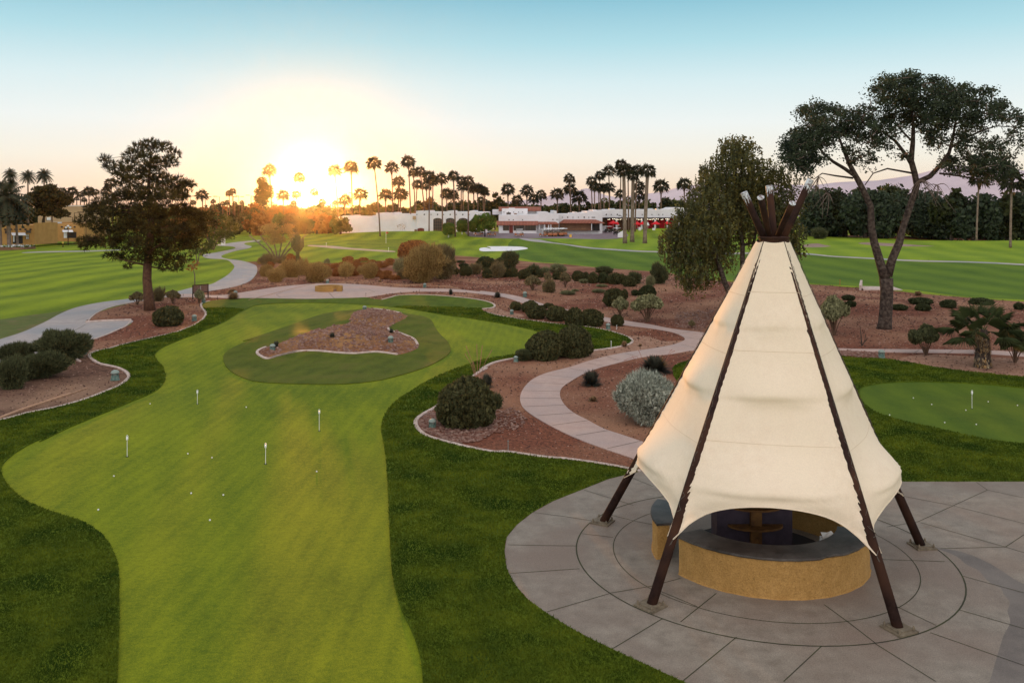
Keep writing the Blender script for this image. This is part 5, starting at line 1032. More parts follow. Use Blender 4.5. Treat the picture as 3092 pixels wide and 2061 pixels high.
# left pine
b_ = gp(*px('F', [(1330, 255)])[0]); rng = random.Random(3)
C_ = [(1330, 110, 95), (1400, 130, 80, 1), (1470, 130, 70, -1), (1540, 190, 70), (1500, 260, 90, -1.5), (1230, 140, 90, 1), (1170, 210, 90), (1300, 240, 130, -1), (1400, 280, 110, 1.5), (930, 235, 60, 0), (980, 290, 80, 1), (1050, 340, 90, -1), (1120, 300, 80), (1200, 360, 120, -1.5), (1330, 390, 130, 0),
      (1150, 440, 110, 1), (1080, 420, 70), (1450, 420, 110, 1), (1560, 450, 110, 0), (1640, 480, 80, 1), (1680, 450, 60, 0), (1620, 560, 90, -1), (1500, 540, 130, 1), (1350, 540, 140, -1.5), (1200, 540, 130, 0), (1080, 560, 100, 1), (980, 600, 80, 0), (880, 620, 80, 1), (1000, 680, 120, -1), (860, 720, 100, 0), (760, 780, 90, 1),
      (780, 670, 60, 0), (1140, 700, 140, 1), (1300, 700, 150, -2), (1450, 690, 140, 1), (1600, 690, 120, 0), (1720, 730, 110, 1), (1810, 740, 90, 0), (1860, 790, 60, 0), (880, 840, 110, -1), (1000, 830, 130, 1), (1150, 850, 140, -1), (1320, 860, 150, 1), (1480, 850, 140, -1.5), (1620, 850, 130, 1), (1750, 870, 110, 0),
      (760, 960, 80, 0), (850, 970, 90, 1), (960, 960, 100, -1), (740, 1010, 50, 0), (1080, 980, 120, 1), (1230, 1000, 130, -1), (1400, 1000, 130, 1), (1560, 1000, 120, -1), (1690, 980, 100, 0), (1000, 1100, 70, 0), (1120, 1100, 80, 1), (1140, 1180, 45, 0), (1250, 1110, 90, -1), (1400, 1120, 110, 0), (1530, 1120, 100, 1), (1560, 1200, 70, 0), (1640, 1120, 70, 0), (1450, 1190, 60, 0)]
C_ += [(x + rng.uniform(-50, 50), y + rng.uniform(-40, 40), r * .6, rng.uniform(-3, 3)) for x, y, r, *_ in C_ if 500 < y < 1050]
tree('large dark pine with a thick straight trunk on the left between lawn and cart path', b_, [tl_('A', b_, [(1332, 1570, 52), (1318, 1450, 42), (1305, 1300, 38), (1310, 1180, 36), (1330, 950, 30), (1340, 750, 24), (1320, 500, 16), (1330, 300, 10), (1340, 150, 5)])], cl('A', b_, [(q[0], q[1], q[2] * .84, *q[3:]) for q in C_]), 'pine', .34, 240, 'bark_red', None, 'tuft', .62, name='pine_tree', cat='pine tree', lim=6)
# right big Aleppo pine: forked trunk
b_ = gp(*px('E', [(1175, 985)])[0])
D2 = lambda l: [((x * .3578 + 2250), (y * .3578 + 180), r * .3578) for x, y, r in l]
def tlm(base, pts): 
    out = []
    for x, y, r in pts: a = at(x, y, base[1]); out.append((a[0] - base[0], a[2] - base[2], r * base[1] / FPX))
    return out
E2 = lambda l: [((x * .3578 + 2250), (y * .3578 + 640), r * .3578) for x, y, r in l]
trk = [tlm(b_, E2([(1172, 990, 66), (1180, 930, 54), (1190, 800, 52), (1195, 650, 52), (1190, 560, 56)])),
       tlm(b_, E2([(1185, 580, 42), (1140, 430, 36), (1090, 260, 32), (1065, 130, 30)]) + D2([(1060, 1240, 26), (1010, 1130, 25), (960, 1030, 24), (920, 960, 22), (880, 880, 18), (830, 760, 13), (800, 680, 9), (760, 600, 6)])),
       tlm(b_, D2([(930, 985, 16), (840, 920, 15), (740, 860, 13), (660, 790, 10), (590, 700, 8), (540, 600, 5)])),
       tlm(b_, E2([(1200, 540, 40), (1240, 400, 34), (1300, 260, 32), (1330, 140, 26)]) + D2([(1420, 1150, 26), (1450, 1060, 26), (1430, 960, 25), (1400, 850, 24), (1415, 700, 19), (1420, 560, 14), (1400, 400, 9), (1390, 250, 5)])),
       tlm(b_, D2([(1400, 880, 16), (1340, 780, 14), (1270, 690, 12), (1180, 620, 9), (1080, 570, 7), (980, 520, 4)])),
       tlm(b_, D2([(1440, 1040, 22), (1560, 985, 21), (1640, 900, 18), (1720, 790, 15), (1750, 680, 12), (1770, 560, 9), (1800, 420, 6), (1810, 300, 4)])),
       tlm(b_, D2([(1740, 740, 10), (1860, 660, 9), (2000, 600, 8), (2120, 560, 5), (2250, 570, 3)])),
       tlm(b_, D2([(1420, 700, 9), (1320, 600, 8), (1250, 500, 5)])), tlm(b_, D2([(1640, 960, 9), (1800, 980, 8), (1960, 1010, 5), (2080, 1060, 3)])), tlm(b_, D2([(1420, 960, 9), (1200, 920, 7), (1080, 960, 5), (1010, 1060, 4)])), tlm(b_, D2([(910, 1000, 9), (760, 980, 7), (650, 960, 5), (580, 1010, 3)]))]
C_ = [(1380, 130, 75), (1440, 150, 60, 1), (1200, 200, 80, 0), (1150, 250, 65, -1), (1270, 230, 90, 1), (1390, 240, 100, -1), (1480, 220, 60), (1180, 330, 75, 1), (1300, 340, 100, -1), (1430, 350, 100, 1), (1600, 200, 70, 0), (1690, 190, 60, 1), (1600, 290, 90, -1), (1720, 280, 90, 0), (1800, 250, 70, 1), (1560, 380, 90, 0), (1690, 380, 110, 1), (1820, 360, 90, -1),
      (1880, 280, 50), (1990, 270, 60, 0), (2060, 300, 50, 0), (1950, 370, 80, 1), (2080, 380, 60, -1), (2160, 370, 60, 0), (2200, 380, 45, 1), (2110, 460, 80, 0), (2220, 470, 60, -1), (2300, 470, 50, 0), (2330, 520, 45, 0), (2290, 590, 55, 1), (2320, 680, 40, 0), (1990, 480, 80, 1), (1870, 470, 90, -1), (1730, 480, 100, 1), (1590, 480, 80, 0), (1250, 440, 90, 0), (1380, 450, 90, 1), (1500, 430, 70, -1),
      (480, 420, 55, 0), (540, 440, 70, 1), (630, 410, 60, -1), (700, 430, 60, 0), (780, 420, 55, 1), (850, 450, 60, 0), (600, 500, 80, 0), (720, 520, 80, 1), (830, 520, 70, -1), (920, 500, 50, 0), (980, 430, 50, 0), (1010, 470, 60, 1), (1080, 440, 45, 0), (1060, 520, 70, -1), (980, 550, 70, 1), (440, 600, 60, 0), (400, 650, 70, 1), (500, 620, 80, -1), (360, 690, 50, 0), (420, 740, 80, 1), (520, 720, 70, 0), (620, 620, 70, 1),
      (720, 610, 70, -1), (850, 610, 70, 0), (940, 640, 50, 1), (400, 830, 70, 0), (480, 850, 60, 1), (560, 820, 50, -1), (900, 780, 55, 0), (930, 850, 50, 1), (1010, 800, 45, 0), (1080, 840, 45, 1), (1150, 560, 60, 0), (1200, 500, 60, 1), (1330, 530, 50, 0), (1480, 540, 55, 1), (1540, 600, 50, 0), (1660, 560, 60, -1), (1850, 560, 60, 0), (1960, 560, 50, 1), (1600, 700, 50, 0), (1700, 840, 60, 1), (1760, 860, 50, 0),
      (1350, 800, 45, 0), (1560, 640, 45, 0), (1880, 820, 55, 0), (1990, 850, 60, 1), (2080, 820, 60, 0), (2120, 920, 60, -1), (2180, 850, 45, 0), (2220, 950, 50, 1), (2040, 960, 60, 0), (1920, 930, 50, 1), (2230, 680, 40, 0)]
rg2 = random.Random(9)
C_ += [(q[0], q[1], 62, rg2.uniform(-1.5, 1.5)) for q in ((350, 760), (450, 800), (560, 760), (640, 720), (700, 680), (440, 890), (530, 900), (620, 860), (380, 830), (580, 660), (470, 690), (640, 560), (780, 600), (1000, 650), (1100, 640), (1180, 700), (1260, 620), (1080, 720), (1800, 640), (1900, 680), (2000, 740), (2080, 700), (2150, 780), (1850, 760), (1950, 860), (2100, 870), (2200, 900), (1780, 940), (1640, 640), (1560, 480), (1980, 950), (2150, 980))]
C_ = [(q[0], q[1], q[2] * 1.28, (q[3] if len(q) > 3 else 0) * 1.3) for q in C_]
C_ += [(q[0] + rg2.uniform(-60, 60), q[1] + rg2.uniform(-45, 45), q[2] * .75, rg2.uniform(-3.2, 3.2)) for q in C_ for _ in (0, 1)]
C_ += [(q[0] + rg2.uniform(-50, 50), q[1] + rg2.uniform(-20, 70), q[2] * 1.5, rg2.uniform(-2.5, 2.5), .30) for q in C_[::2]]
o = tree('tall spreading Aleppo pine with a dark forked trunk at the right', b_, [trk[0]], [], 'aleppo', .2, 1) if False else None
tr_pts = [[(a[0], a[1], max(a[2], .03)) for a in t] for t in trk]; tr_pts[0][0] = (tr_pts[0][0][0], -.15, tr_pts[0][0][2])
tree('tall spreading pine with a dark forked trunk and bare lower limbs at the right', b_, tr_pts, cl('D', b_, C_), 'aleppo', .115, 330, 'bark', None, 'card', .70, name='pine_tree', cat='pine tree', branch='branch_pale', shell=.05, rng_seed=5, lim=5)
# dead hanging branches of that tree are a bunch of bare twigs
b0_ = V3(b_); mb = MB(); rr = np.random.RandomState(8)
for cx, cy, n in ((1480, 1020, 16), (700, 1130, 7), (620, 990, 8), (1620, 1060, 8)):
    a0_ = V3(at(2250 + .3578 * cx, 180 + .3578 * cy, b_[1] - .8)) - b0_
    for i in range(n):
        e_ = a0_ + V3((rr.uniform(-1.3, 1.6), rr.uniform(-.6, .6), rr.uniform(-2.0, -.5))); mb.tube(limb(a0_, e_, rr, .35), np.linspace(.035, .008, 6), 4, False)
tt = [o_ for o_ in bpy.data.objects if o_.name.startswith('pine_tree')][-1]
mb.build('dead_twigs', M['branch_pale'], tt)
# pepper tree behind the tepee
b_ = gp(2222, 968); C_ = [(2260, 90, 90, 0), (2330, 110, 80, 1), (2200, 130, 70, 0), (2280, 180, 120, -1), (2350, 220, 110, 1), (2180, 230, 70, 0), (2100, 310, 90, 0), (2200, 330, 120, 1), (2330, 340, 130, -1), (2050, 400, 90, 0), (1990, 470, 90, 1), (2120, 450, 130, -1), (2260, 470, 140, 1), (2390, 460, 130, 0), (1940, 560, 100, 0), (2050, 590, 140, -1.5), (2200, 600, 150, 1), (2350, 600, 150, 0),
      (1860, 660, 90, 0), (1950, 700, 130, 1), (2100, 740, 150, -2), (2260, 740, 150, 1), (2420, 700, 140, 0), (1790, 770, 90, 0), (1850, 820, 110, 1), (1990, 850, 140, -1.5), (2150, 870, 150, 1), (1720, 850, 80, 0), (1680, 930, 80, 0), (1770, 930, 100, 1), (1900, 960, 120, -1), (2050, 980, 130, 1), (1650, 1010, 60, 0), (1720, 1040, 80, 0), (1840, 1060, 100, 1), (1980, 1080, 110, 0), (2120, 1060, 120, 1),
      (1700, 1130, 60, 0), (1800, 1150, 80, 0), (1920, 1180, 90, -1), (2040, 1200, 90, 1), (1800, 1260, 60, 0), (1880, 1290, 70, 0), (1980, 1300, 70, 1), (1840, 1350, 45, 0)]
C2 = [(x_, y_, 78, (-1) ** j_ * 1.2, .8) for j_, (x_, y_) in enumerate(((2440, 300), (2520, 300), (2610, 320), (2700, 350), (2550, 400), (2650, 430), (2740, 450), (2450, 400), (2480, 520), (2600, 560), (2720, 560), (2780, 650), (2700, 700), (2790, 800), (2480, 650), (2780, 900), (2800, 1000), (2640, 640), (2740, 760)))] + [(2520, 620, 110, -1), (2640, 780, 110, 1), (2720, 900, 80, 0), (2450, 600, 110, 1), (2680, 1000, 90, 1), (2600, 950, 110, -1), (2480, 500, 100, 1), (2560, 560, 100, 0), (2530, 700, 120, 1), (2620, 700, 90, -1), (2600, 850, 110, 0), (2700, 830, 80, 1), (2700, 960, 90, 0), (2760, 950, 60, 0), (2620, 980, 100, 1), (2760, 1060, 60, 0), (2700, 1080, 70, 1), (2500, 880, 120, 0), (2560, 1080, 80, 0), (2640, 1160, 60, 0), (2600, 1220, 40, 0)]
tree('weeping olive green pepper tree directly behind the tepee', b_, [tl_('C', b_, [(2272, 1670, 34), (2240, 1480, 28), (2170, 1330, 24), (2120, 1170, 20), (2060, 980, 15), (1960, 850, 9)]), tl_('C', b_, [(2290, 1600, 26), (2330, 1300, 24), (2330, 1000, 20), (2290, 700, 14), (2270, 400, 8), (2270, 150, 4)]), tl_('C', b_, [(2320, 1100, 18), (2450, 850, 12), (2560, 650, 6)])], cl('C', b_, [(q[0], q[1], q[2] * 1.4, *q[3:]) for q in C_ + C2]), 'olive_leaf', .13, 78, 'bark', None, 'hang', .8, name='pepper_tree', rng_seed=9, lim=6)
# mesquite by the sun, and others in the middle ground
def simple_tree(fr, bx, by, x0, y0, x1, y1, leaf, label, seed=0, stems=1, sq=.8, dens=70, ls=.3, name='tree', group=None, bark='bark', open_=.42, kind='card', nc=26, dz=0, cat='tree', base=None, shape='round'):
    b_ = base or gp(*px(fr, [(bx, by)])[0]); rng = random.Random(seed); s = FR[fr][2]; w = (x1 - x0) / 2; h = (y1 - y0) / 2; cx, cy = (x0 + x1) / 2, (y0 + y1) / 2; C_ = []
    for i in range(nc):
        a = rng.uniform(0, 6.28); q = math.sqrt(rng.uniform(.0, 1)) * .80; yy = q * math.sin(a); xx = q * math.cos(a)
        if shape == 'cone': xx *= .35 + .65 * (yy + 1) / 2
        r = min(w, h) * rng.uniform(.24, open_); C_.append((cx + xx * w, cy + yy * h, r, rng.uniform(-1, 1) * w * s * b_[1] / FPX * .7))
    T = []
    for k in range(stems):
        o = (k - (stems - 1) / 2) * w * .5; T.append(tl_(fr, b_, [(bx, by, max(2.0, w * .07) / (1 if stems == 1 else 1.6)), (bx + o * .4, by + (cy - by) * .45, max(1.5, w * .05) / (1 if stems == 1 else 1.6)), (cx + o, cy + h * .1, max(1.0, w * .025))]))
    return tree(label, b_, T, cl(fr, b_, C_), leaf, ls, dens, bark, group, kind, sq, name=name, rng_seed=seed + 1, cat=cat)
simple_tree('Y', 520, 1205, 150, 570, 870, 960, 'sh_yel', 'airy golden mesquite tree with fanned stems below the low sun', 3, 6, .7, 240, .15, 'mesquite_tree', bark='branch_pale', nc=44, cat='mesquite tree')
b_ = gp(*px('Y', [(830, 1228)])[0]); sg = empty('saguaro_cactus', b_); tag(sg, 'old saguaro cactus with many raised arms beside the golden mesquite', 'cactus'); k = .19129 * b_[1] / FPX
mb = MB(); mb.tube([(0, 0, -.1), (0, 0, 210 * k), (0, 0, 460 * k), (0, 0, 500 * k)], [28 * k, 30 * k, 32 * k, 8 * k], 14); mb.build('trunk', M['cactus'], sg, smooth=True)
for i, (dx, dy, z_, h_) in enumerate(((-62, 0, 190, 200), (58, 10, 200, 160), (-38, 30, 210, 230), (40, -30, 215, 210), (-85, -10, 240, 110), (78, 20, 235, 170), (10, -40, 230, 180), (-15, 45, 240, 250))):
    mb = MB(); mb.tube([(0, 0, z_ * k), (dx * .6 * k, dy * .6 * k, (z_ + 2) * k), (dx * k, dy * k, (z_ + 30) * k), (dx * k, dy * k, (z_ + h_) * k), (dx * k, dy * k, (z_ + h_ + 14) * k)], [14 * k, 17 * k, 19 * k, 17 * k, 5 * k], 10); mb.build('arm', M['cactus'], sg, smooth=True)
mid = [('A', 1890, 1040, 1700, 680, 2120, 1010, 'mid_leaf', 'broad olive mesquite tree right of the left pine', 11, 3, 40), ('A', 1755, 1170, 1640, 860, 1900, 1120, 'mid_leaf', 'leaning small mesquite with bare stems beside the left pine', 12, 2, 22),
       ('A', 2220, 905, 2110, 660, 2345, 890, 'dark_leaf', 'dark round tree left of the path bend near the sun', 13, 2, 26), ('A', 1730, 1355, 1620, 1080, 1790, 1240, 'rust_leaf', 'young thin mesquite with leaning pale stem on the lawn edge', 14, 1, 8),
       ('B', 100, 870, -60, 620, 330, 840, 'rust_leaf', 'dense dark tree below the tall conifer left of the sun', 15, 2, 34), ('B', 690, 880, 560, 640, 835, 880, 'dark_leaf', 'wide dark tree right under the sun', 17, 1, 34), ('B', 400, 880, 300, 660, 560, 860, 'rust_leaf', 'russet tree mass just left below the sun', 18, 2, 30)]
for fr, bx, by, x0, y0, x1, y1, lf, lab, sd, st, nc in mid: simple_tree(fr, bx, by, x0, y0, x1, y1, lf, lab, sd, st, .8, 60, .26, 'tree', nc=nc, bark='branch_pale' if 'mesq' in lab else 'bark')
simple_tree('B', 130, 870, 20, 385, 250, 690, 'dark_leaf', 'tall ragged conifer left of the low sun', 16, 1, .9, 60, .4, 'conifer_tree', nc=34, shape='cone', cat='conifer')
simple_tree('B', 1050, 893, 958, 755, 1142, 878, 'rust_leaf', 'small citrus tree coloured with orange sun glow before the left end of the clubhouse', 21, 2, .9, 80, .4, 'citrus_tree', nc=24)  # orange glow of the sun is put into the leaf colour
simple_tree('B', 2100, 925, 1990, 708, 2200, 878, 'lush', 'large round green citrus tree before the clubhouse', 22, 1, .9, 90, .45, 'citrus_tree', nc=34)
# clipped hedges and lollipop trees on the clubhouse front: unit clipped block
def clipped(fr, x0, y0, x1, y1, base_y, leaf, label, name, cat, sqr=.25, Yoff=0, grp=None, trunk=True):
    s = FR[fr][2]; cx = (x0 + x1) / 2; b_ = gp(*px(fr, [(cx, base_y)])[0]); k = s * b_[1] / FPX; w = (x1 - x0) / 2 * k; z1 = (base_y - y0) * k; z0_ = (base_y - y1) * k
    rng = np.random.RandomState(int(cx)); n = int(1500 * max(1, w / 3)); d = rng.normal(size=(n, 3)); d /= (np.abs(d) ** 4).sum(1)[:, None] ** .25
    P = d * rng.uniform(.88, 1.0, n)[:, None] * np.array([w, w * .75, (z1 - z0_) / 2]); P[:, 2] += (z0_ + z1) / 2
    r = empty(name, b_); tag(r, label, cat, grp); v, f = cards(P, .42, rng, d, 1.3); obj('crown', mesh('crown', v, f, M[leaf]), r)
    if trunk: mb = MB(); mb.tube([(0, 0, -.3), (0, 0, z0_ + .5)], .16, 8); mb.build('trunk', M['white_trunk'], r)
    return r
M['white_trunk'] = mat('whitewashed_trunk', (.7, .66, .62), rough=.9)
clipped('B', 1165, 795, 1268, 880, 893, 'rust_leaf', 'rounded clipped hedge coloured with sun glow, left one on the white wall', 'clipped_hedge', 'hedge')  # sun glow on both hedges is painted in with russet leaves
clipped('B', 1295, 788, 1437, 885, 893, 'rust_leaf', 'wide clipped hedge coloured with sun glow, right one on the white wall', 'clipped_hedge', 'hedge', trunk=False)
for x0, x1, y0, lab in ((1727, 1828, 780, 'left'), (1850, 1945, 782, 'middle'), (1958, 2050, 782, 'right')): clipped('B', x0, y0, x1, 880, 905, 'lush', lab + ' one of three square clipped green trees before the arched windows', 'clipped_tree', 'clipped tree', grp='clipped trees before the arched windows')
clipped('B', 915, 866, 950, 892, 894, 'rust_leaf', 'tiny clipped ball bush at a palm foot by the clubhouse left end', 'clipped_bush', 'bush', trunk=False)
# ---------------------------------------------------------------- palms
def fan_crown(seed, n=34, blades=7, near=False, feather=False):
    rng = np.random.RandomState(seed); V = []; F = []
    for i in range(n):
        a = i * 2.39996 + rng.uniform(-.2, .2); el = math.radians((82 - 122 * ((i + .5) / n) ** .8) if not near else (80 - 105 * ((i + .5) / n))) + rng.uniform(-.08, .08)
        d = np.array([math.cos(a) * math.cos(el), math.sin(a) * math.cos(el), math.sin(el)]); side = np.array([-math.sin(a), math.cos(a), 0.]); up = np.cross(d, side) * -1
        if feather:
            L_ = rng.uniform(.9, 1.1); m = 9; pts = []
            for k in range(m + 1):
                t = k / m; p = d * L_ * t; p[2] -= .55 * t * t * (.6 + .4 * math.cos(el)); pts.append(p)
            for k in range(m):
                p, q = pts[k], pts[k + 1]; wd = .22 * math.sin(math.pi * (k + 1.2) / (m + 1.6)); k0 = len(V)
                V += [p, q, (p + q) / 2 + side * wd + [0, 0, -wd * .7], (p + q) / 2 - side * wd + [0, 0, -wd * .7]]; F += [(k0, k0 + 1, k0 + 2), (k0, k0 + 3, k0 + 1)]
            continue
        pl = rng.uniform(.38, .52) if not near else rng.uniform(.42, .60); R_ = rng.uniform(.50, .66) if not near else rng.uniform(.40, .52); hub = d * pl; w = .012
        k0 = len(V); V += [side * w, -side * w, hub]; F.append((k0, k0 + 1, k0 + 2))
        sag = (.16 * math.cos(el) + .06) * (.35 if near else 1)
        for b in range(blades):
            th = math.radians((-78 + 156 * b / (blades - 1)) if not near else (-100 + 200 * b / (blades - 1))); dirv = d * math.cos(th) + side * math.sin(th); L_ = R_ * (.72 + .28 * math.cos(th)) * rng.uniform(.9, 1.08)
            e_ = hub + dirv * L_; e_[2] -= sag * (1 + abs(math.sin(th))) * (1.3 if near else 1); mid = hub + dirv * L_ * .55; mid[2] -= sag * .15
            pw = np.cross(dirv, up); pw = pw / (np.linalg.norm(pw) + 1e-9) * (R_ * (.024 if near else .085)); k0 = len(V)
            V += [hub, mid - pw, e_, mid + pw]; F += [(k0, k0 + 1, k0 + 2), (k0, k0 + 2, k0 + 3)]
    return np.array(V), np.array(F)
PC = [mesh('crown', *fan_crown(s_, 24 + s_, 7), M['palm']) for s_ in range(4)]
PF = [mesh('crown', *fan_crown(20 + s_, 46, feather=True), M['palm']) for s_ in range(2)]
def skirt_mesh(seed):
    rng = np.random.RandomState(seed); V = []; F = []
    for i in range(60):
        a = rng.uniform(0, 6.283); z = -rng.uniform(0, 1) ** 1.2; c, s = math.cos(a), math.sin(a); r0 = .10; r1 = rng.uniform(.16, .26) * (1 - .35 * -z); k0 = len(V)
        V += [(r0 * c, r0 * s, z), (r1 * c - .04 * s, r1 * s + .04 * c, z - .20), (r1 * c + .04 * s, r1 * s - .04 * c, z - .20), (r1 * .9 * c, r1 * .9 * s, z - .36)]; F += [(k0, k0 + 1, k0 + 3), (k0, k0 + 3, k0 + 2)]
    return mesh('dead_fronds', np.array(V), np.array(F), M['skirt'])
SK = [skirt_mesh(1), skirt_mesh(2)]
NP = 0
def palm(fr, cx, cy, w, bx, by, Y=None, tr=None, pale=False, feather=False, skirt=.7, lab=None, grp=None, bend=0):
    """crown centre and width, trunk foot (pixels); Y gives the distance when the foot is hidden"""
    global NP
    NP += 1; s = FR[fr][2]
    if Y is None: b_ = gp(*px(fr, [(bx, by)])[0])
    else:
        a = at(*px(fr, [(bx, by)])[0], Y); b_ = (a[0], Y, float(hgt(a[0], Y)))
    Yc = b_[1]; k = s * Yc / FPX; top = V3(at(*px(fr, [(cx, cy)])[0], Yc)) - V3(b_); wd = w * k
    r = empty('feather_palm' if feather else 'fan_palm', b_); tag(r, lab, 'palm tree', grp); r['px'] = px(fr, [(cx, cy)])[0][0]
    tr_ = tr * k if tr else max(.15, wd * .040); H_ = top[2]; mb = MB(); P = []; rr = []
    low = px(fr, [(bx, by)])[0]; xlow = at(*low, Yc)[0] - b_[0]
    for i in range(9):
        t = i / 8; x = top[0] * (t ** 1.4) + bend * k * math.sin(math.pi * t); P.append((x, 0, -.2 + (H_ + .2) * t)); rr.append(tr_ * (1.35 - .25 * t if i else 1.7))
    nodes = P; mb.tube(P, rr, 8); mb.build('trunk', M['palmbark_pale' if pale else 'palmbark'], r, smooth=True)
    me = (PF if feather else PC)[NP % (2 if feather else 4)]; c = obj('crown', me, r, (top[0], 0, H_), NP * 1.1, wd * (.66 if not feather else .60))
    if skirt: obj('dead_fronds', SK[NP % 2], r, (top[0], 0, H_ - wd * .02), NP, (wd * .62, wd * .62, wd * skirt * .62))
    return r
def palm_row(lst, where, look='slender fan palm'):
    lst.sort(key=lambda o: o['px']); n = len(lst)
    for i, o in enumerate(lst): o['label'] = f"{look}, {ordn(i, n)} {where}"
g1 = 'tall palms in front of the clubhouse wall'
row = [palm('B', *q, lab='x', grp=g1) for q in ((767, 335, 108, 805, 895), (912, 305, 118, 925, 893), (1115, 270, 122, 1170, 903), (1272, 310, 112, 1287, 893), (1420, 258, 118, 1445, 893), (1525, 345, 100, 1577, 893), (1608, 395, 118, 1605, 893), (1715, 410, 108, 1725, 898), (1820, 385, 100, 1838, 908), (1953, 430, 100, 1953, 918))]
palm_row(row, 'before the white clubhouse wall', 'tall slender fan palm')
g2 = 'palms behind the clubhouse'
row = [palm('B', cx, cy, w, bx, by, Y=290, lab='x', grp=g2) for cx, cy, w, bx, by in ((1465, 355, 88, 1485, 640), (1335, 435, 108, 1330, 680), (995, 545, 112, 985, 700), (1218, 550, 112, 1222, 700), (1350, 545, 122, 1350, 700), (855, 600, 108, 860, 700), (1640, 430, 95, 1635, 700), (1760, 540, 105, 1765, 700))]
palm_row(row, 'behind the left clubhouse wall', 'shorter bushy fan palm')
row = [palm('B', cx, cy, w, bx, by, Y=300, lab='x', grp=g2) for cx, cy, w, bx, by in ((1820, 555, 100, 1820, 700), (1890, 425, 88, 1890, 700), (1905, 480, 95, 1910, 700), (2000, 500, 90, 2005, 700), (2035, 495, 100, 2040, 700), (2100, 530, 80, 2095, 700), (1500, 460, 90, 1480, 700), (1580, 470, 90, 1590, 700))]
palm_row(row, 'behind the arched window wing', 'dark fan palm')
row = [palm('C', cx, cy, w, bx, by, Y=300, lab='x', grp=g2) for cx, cy, w, bx, by in ((245, 505, 118, 250, 700), (415, 515, 112, 415, 700), (330, 598, 95, 330, 700), (475, 585, 95, 475, 700), (540, 555, 98, 540, 700), (25, 510, 90, 30, 700), (685, 545, 112, 685, 712), (880, 570, 128, 880, 700), (800, 505, 112, 805, 700))]
palm_row(row, 'behind the tile-roofed wing', 'bushy grey green fan palm')
row = [palm('C', cx, cy, w, bx, by, Y=285, lab='x', grp=g2) for cx, cy, w, bx, by in ((793, 410, 98, 808, 700), (985, 430, 88, 1000, 690), (1015, 478, 90, 1017, 690), (1060, 385, 92, 1075, 690), (1053, 490, 90, 1055, 690), (1145, 490, 100, 1147, 690), (1245, 545, 90, 1240, 690), (1098, 490, 85, 1100, 690))]
palm_row(row, 'behind the cart barn wing', 'slim fan palm')
row = [palm('C', cx, cy, w, bx, by, lab='x', grp='palms by the patio lawn', pale=(i in (1, 3, 5)), tr=(13 if i in (1, 3, 5) else None), skirt=(.75 if i in (1, 3, 5) else .4)) for i, (cx, cy, w, bx, by) in enumerate(((1140, 345, 115, 1158, 835), (1275, 345, 118, 1285, 985), (1252, 285, 108, 1240, 850), (1358, 385, 105, 1350, 972), (1312, 325, 100, 1318, 880), (1487, 340, 130, 1462, 984), (1392, 335, 108, 1376, 880)))]
palm_row(row, 'beside the driveway end', 'tall fan palm')
row = [palm('C', cx, cy, w, bx, by, Y=310, lab='x', grp=g2) for cx, cy, w, bx, by in ((1410, 475, 100, 1410, 680), (1412, 560, 108, 1405, 680), (1605, 475, 128, 1608, 680), (1812, 455, 120, 1814, 640), (1985, 345, 90, 1985, 640))]
palm_row(row, 'behind the patio wing', 'stocky fan palm')
row = [palm('B', cx, cy, w, bx, by, Y=330, lab='x', grp='palms round the low sun') for cx, cy, w, bx, by in ((185, 335, 112, 215, 760), (458, 398, 98, 475, 700), (425, 548, 78, 428, 700), (585, 528, 80, 585, 700), (655, 612, 62, 655, 700), (310, 555, 100, 312, 700), (400, 625, 50, 400, 700), (770, 625, 50, 770, 700))]
palm_row(row, 'around the low sun', 'backlit fan palm')
row = [palm('A', cx, cy, w, bx, by, Y=330, lab='x', grp='palms on the left horizon') for cx, cy, w, bx, by in ((1795, 555, 105, 1802, 700), (2035, 540, 60, 2040, 700), (2065, 520, 60, 2075, 700), (1715, 622, 50, 1715, 700), (1893, 612, 45, 1893, 700), (1978, 632, 45, 1980, 700), (2018, 622, 50, 2018, 700), (2148, 622, 40, 2150, 700), (2085, 632, 45, 2085, 700))]
palm_row(row, 'right of the left pine', 'distant fan palm')
row = [palm('S', cx, cy, w, bx, by, Y=300, lab='x', grp='palms on the left horizon', feather=False) for cx, cy, w, bx, by in ((1055, 545, 140, 1060, 850), (1225, 550, 175, 1240, 850), (1185, 695, 70, 1187, 850), (1298, 670, 80, 1298, 850), (1360, 600, 110, 1362, 850), (1500, 545, 180, 1520, 850), (1622, 560, 110, 1625, 850), (1790, 545, 170, 1800, 850), (1875, 410, 190, 1905, 850), (1985, 580, 110, 1990, 850), (1425, 690, 90, 1430, 850))]
palm_row(row, 'over the far tan building', 'distant fan palm')
for q, lab in (((175, 235, 230, 185, 900), 'tallest feather palm behind the left ochre cottage, leftmost of three'), ((470, 270, 250, 480, 900), 'feather palm behind the left ochre cottage, middle of three'), ((745, 250, 270, 750, 900), 'feather palm behind the dark conifer by the left ochre cottage'), ((20, 430, 200, 25, 900), 'feather palm top at the left picture edge'), ((190, 400, 210, 200, 900), 'lower feather palm crown behind the tallest one'), ((880, 530, 200, 880, 900), 'feather palm half hidden right of the dark conifer')):
    palm('S', *q, Y=225, feather=True, lab=lab, grp='feather palms behind the ochre cottage', skirt=0)
palm('S', 110, 640, 760, 160, 1490, Y=168, feather=True, lab='big drooping feather palm with pale ringed trunk in the left planter', pale=True, tr=26, skirt=.25)
palm('S', 250, 820, 480, 298, 1480, Y=170, feather=True, lab='smaller feather palm with thin pale trunk in the left planter', pale=True, tr=16, skirt=.35)
palm('S', -25, 760, 500, 10, 1500, Y=167, feather=True, lab='palm trunk cut by the left picture edge', pale=True, tr=22, skirt=.2)
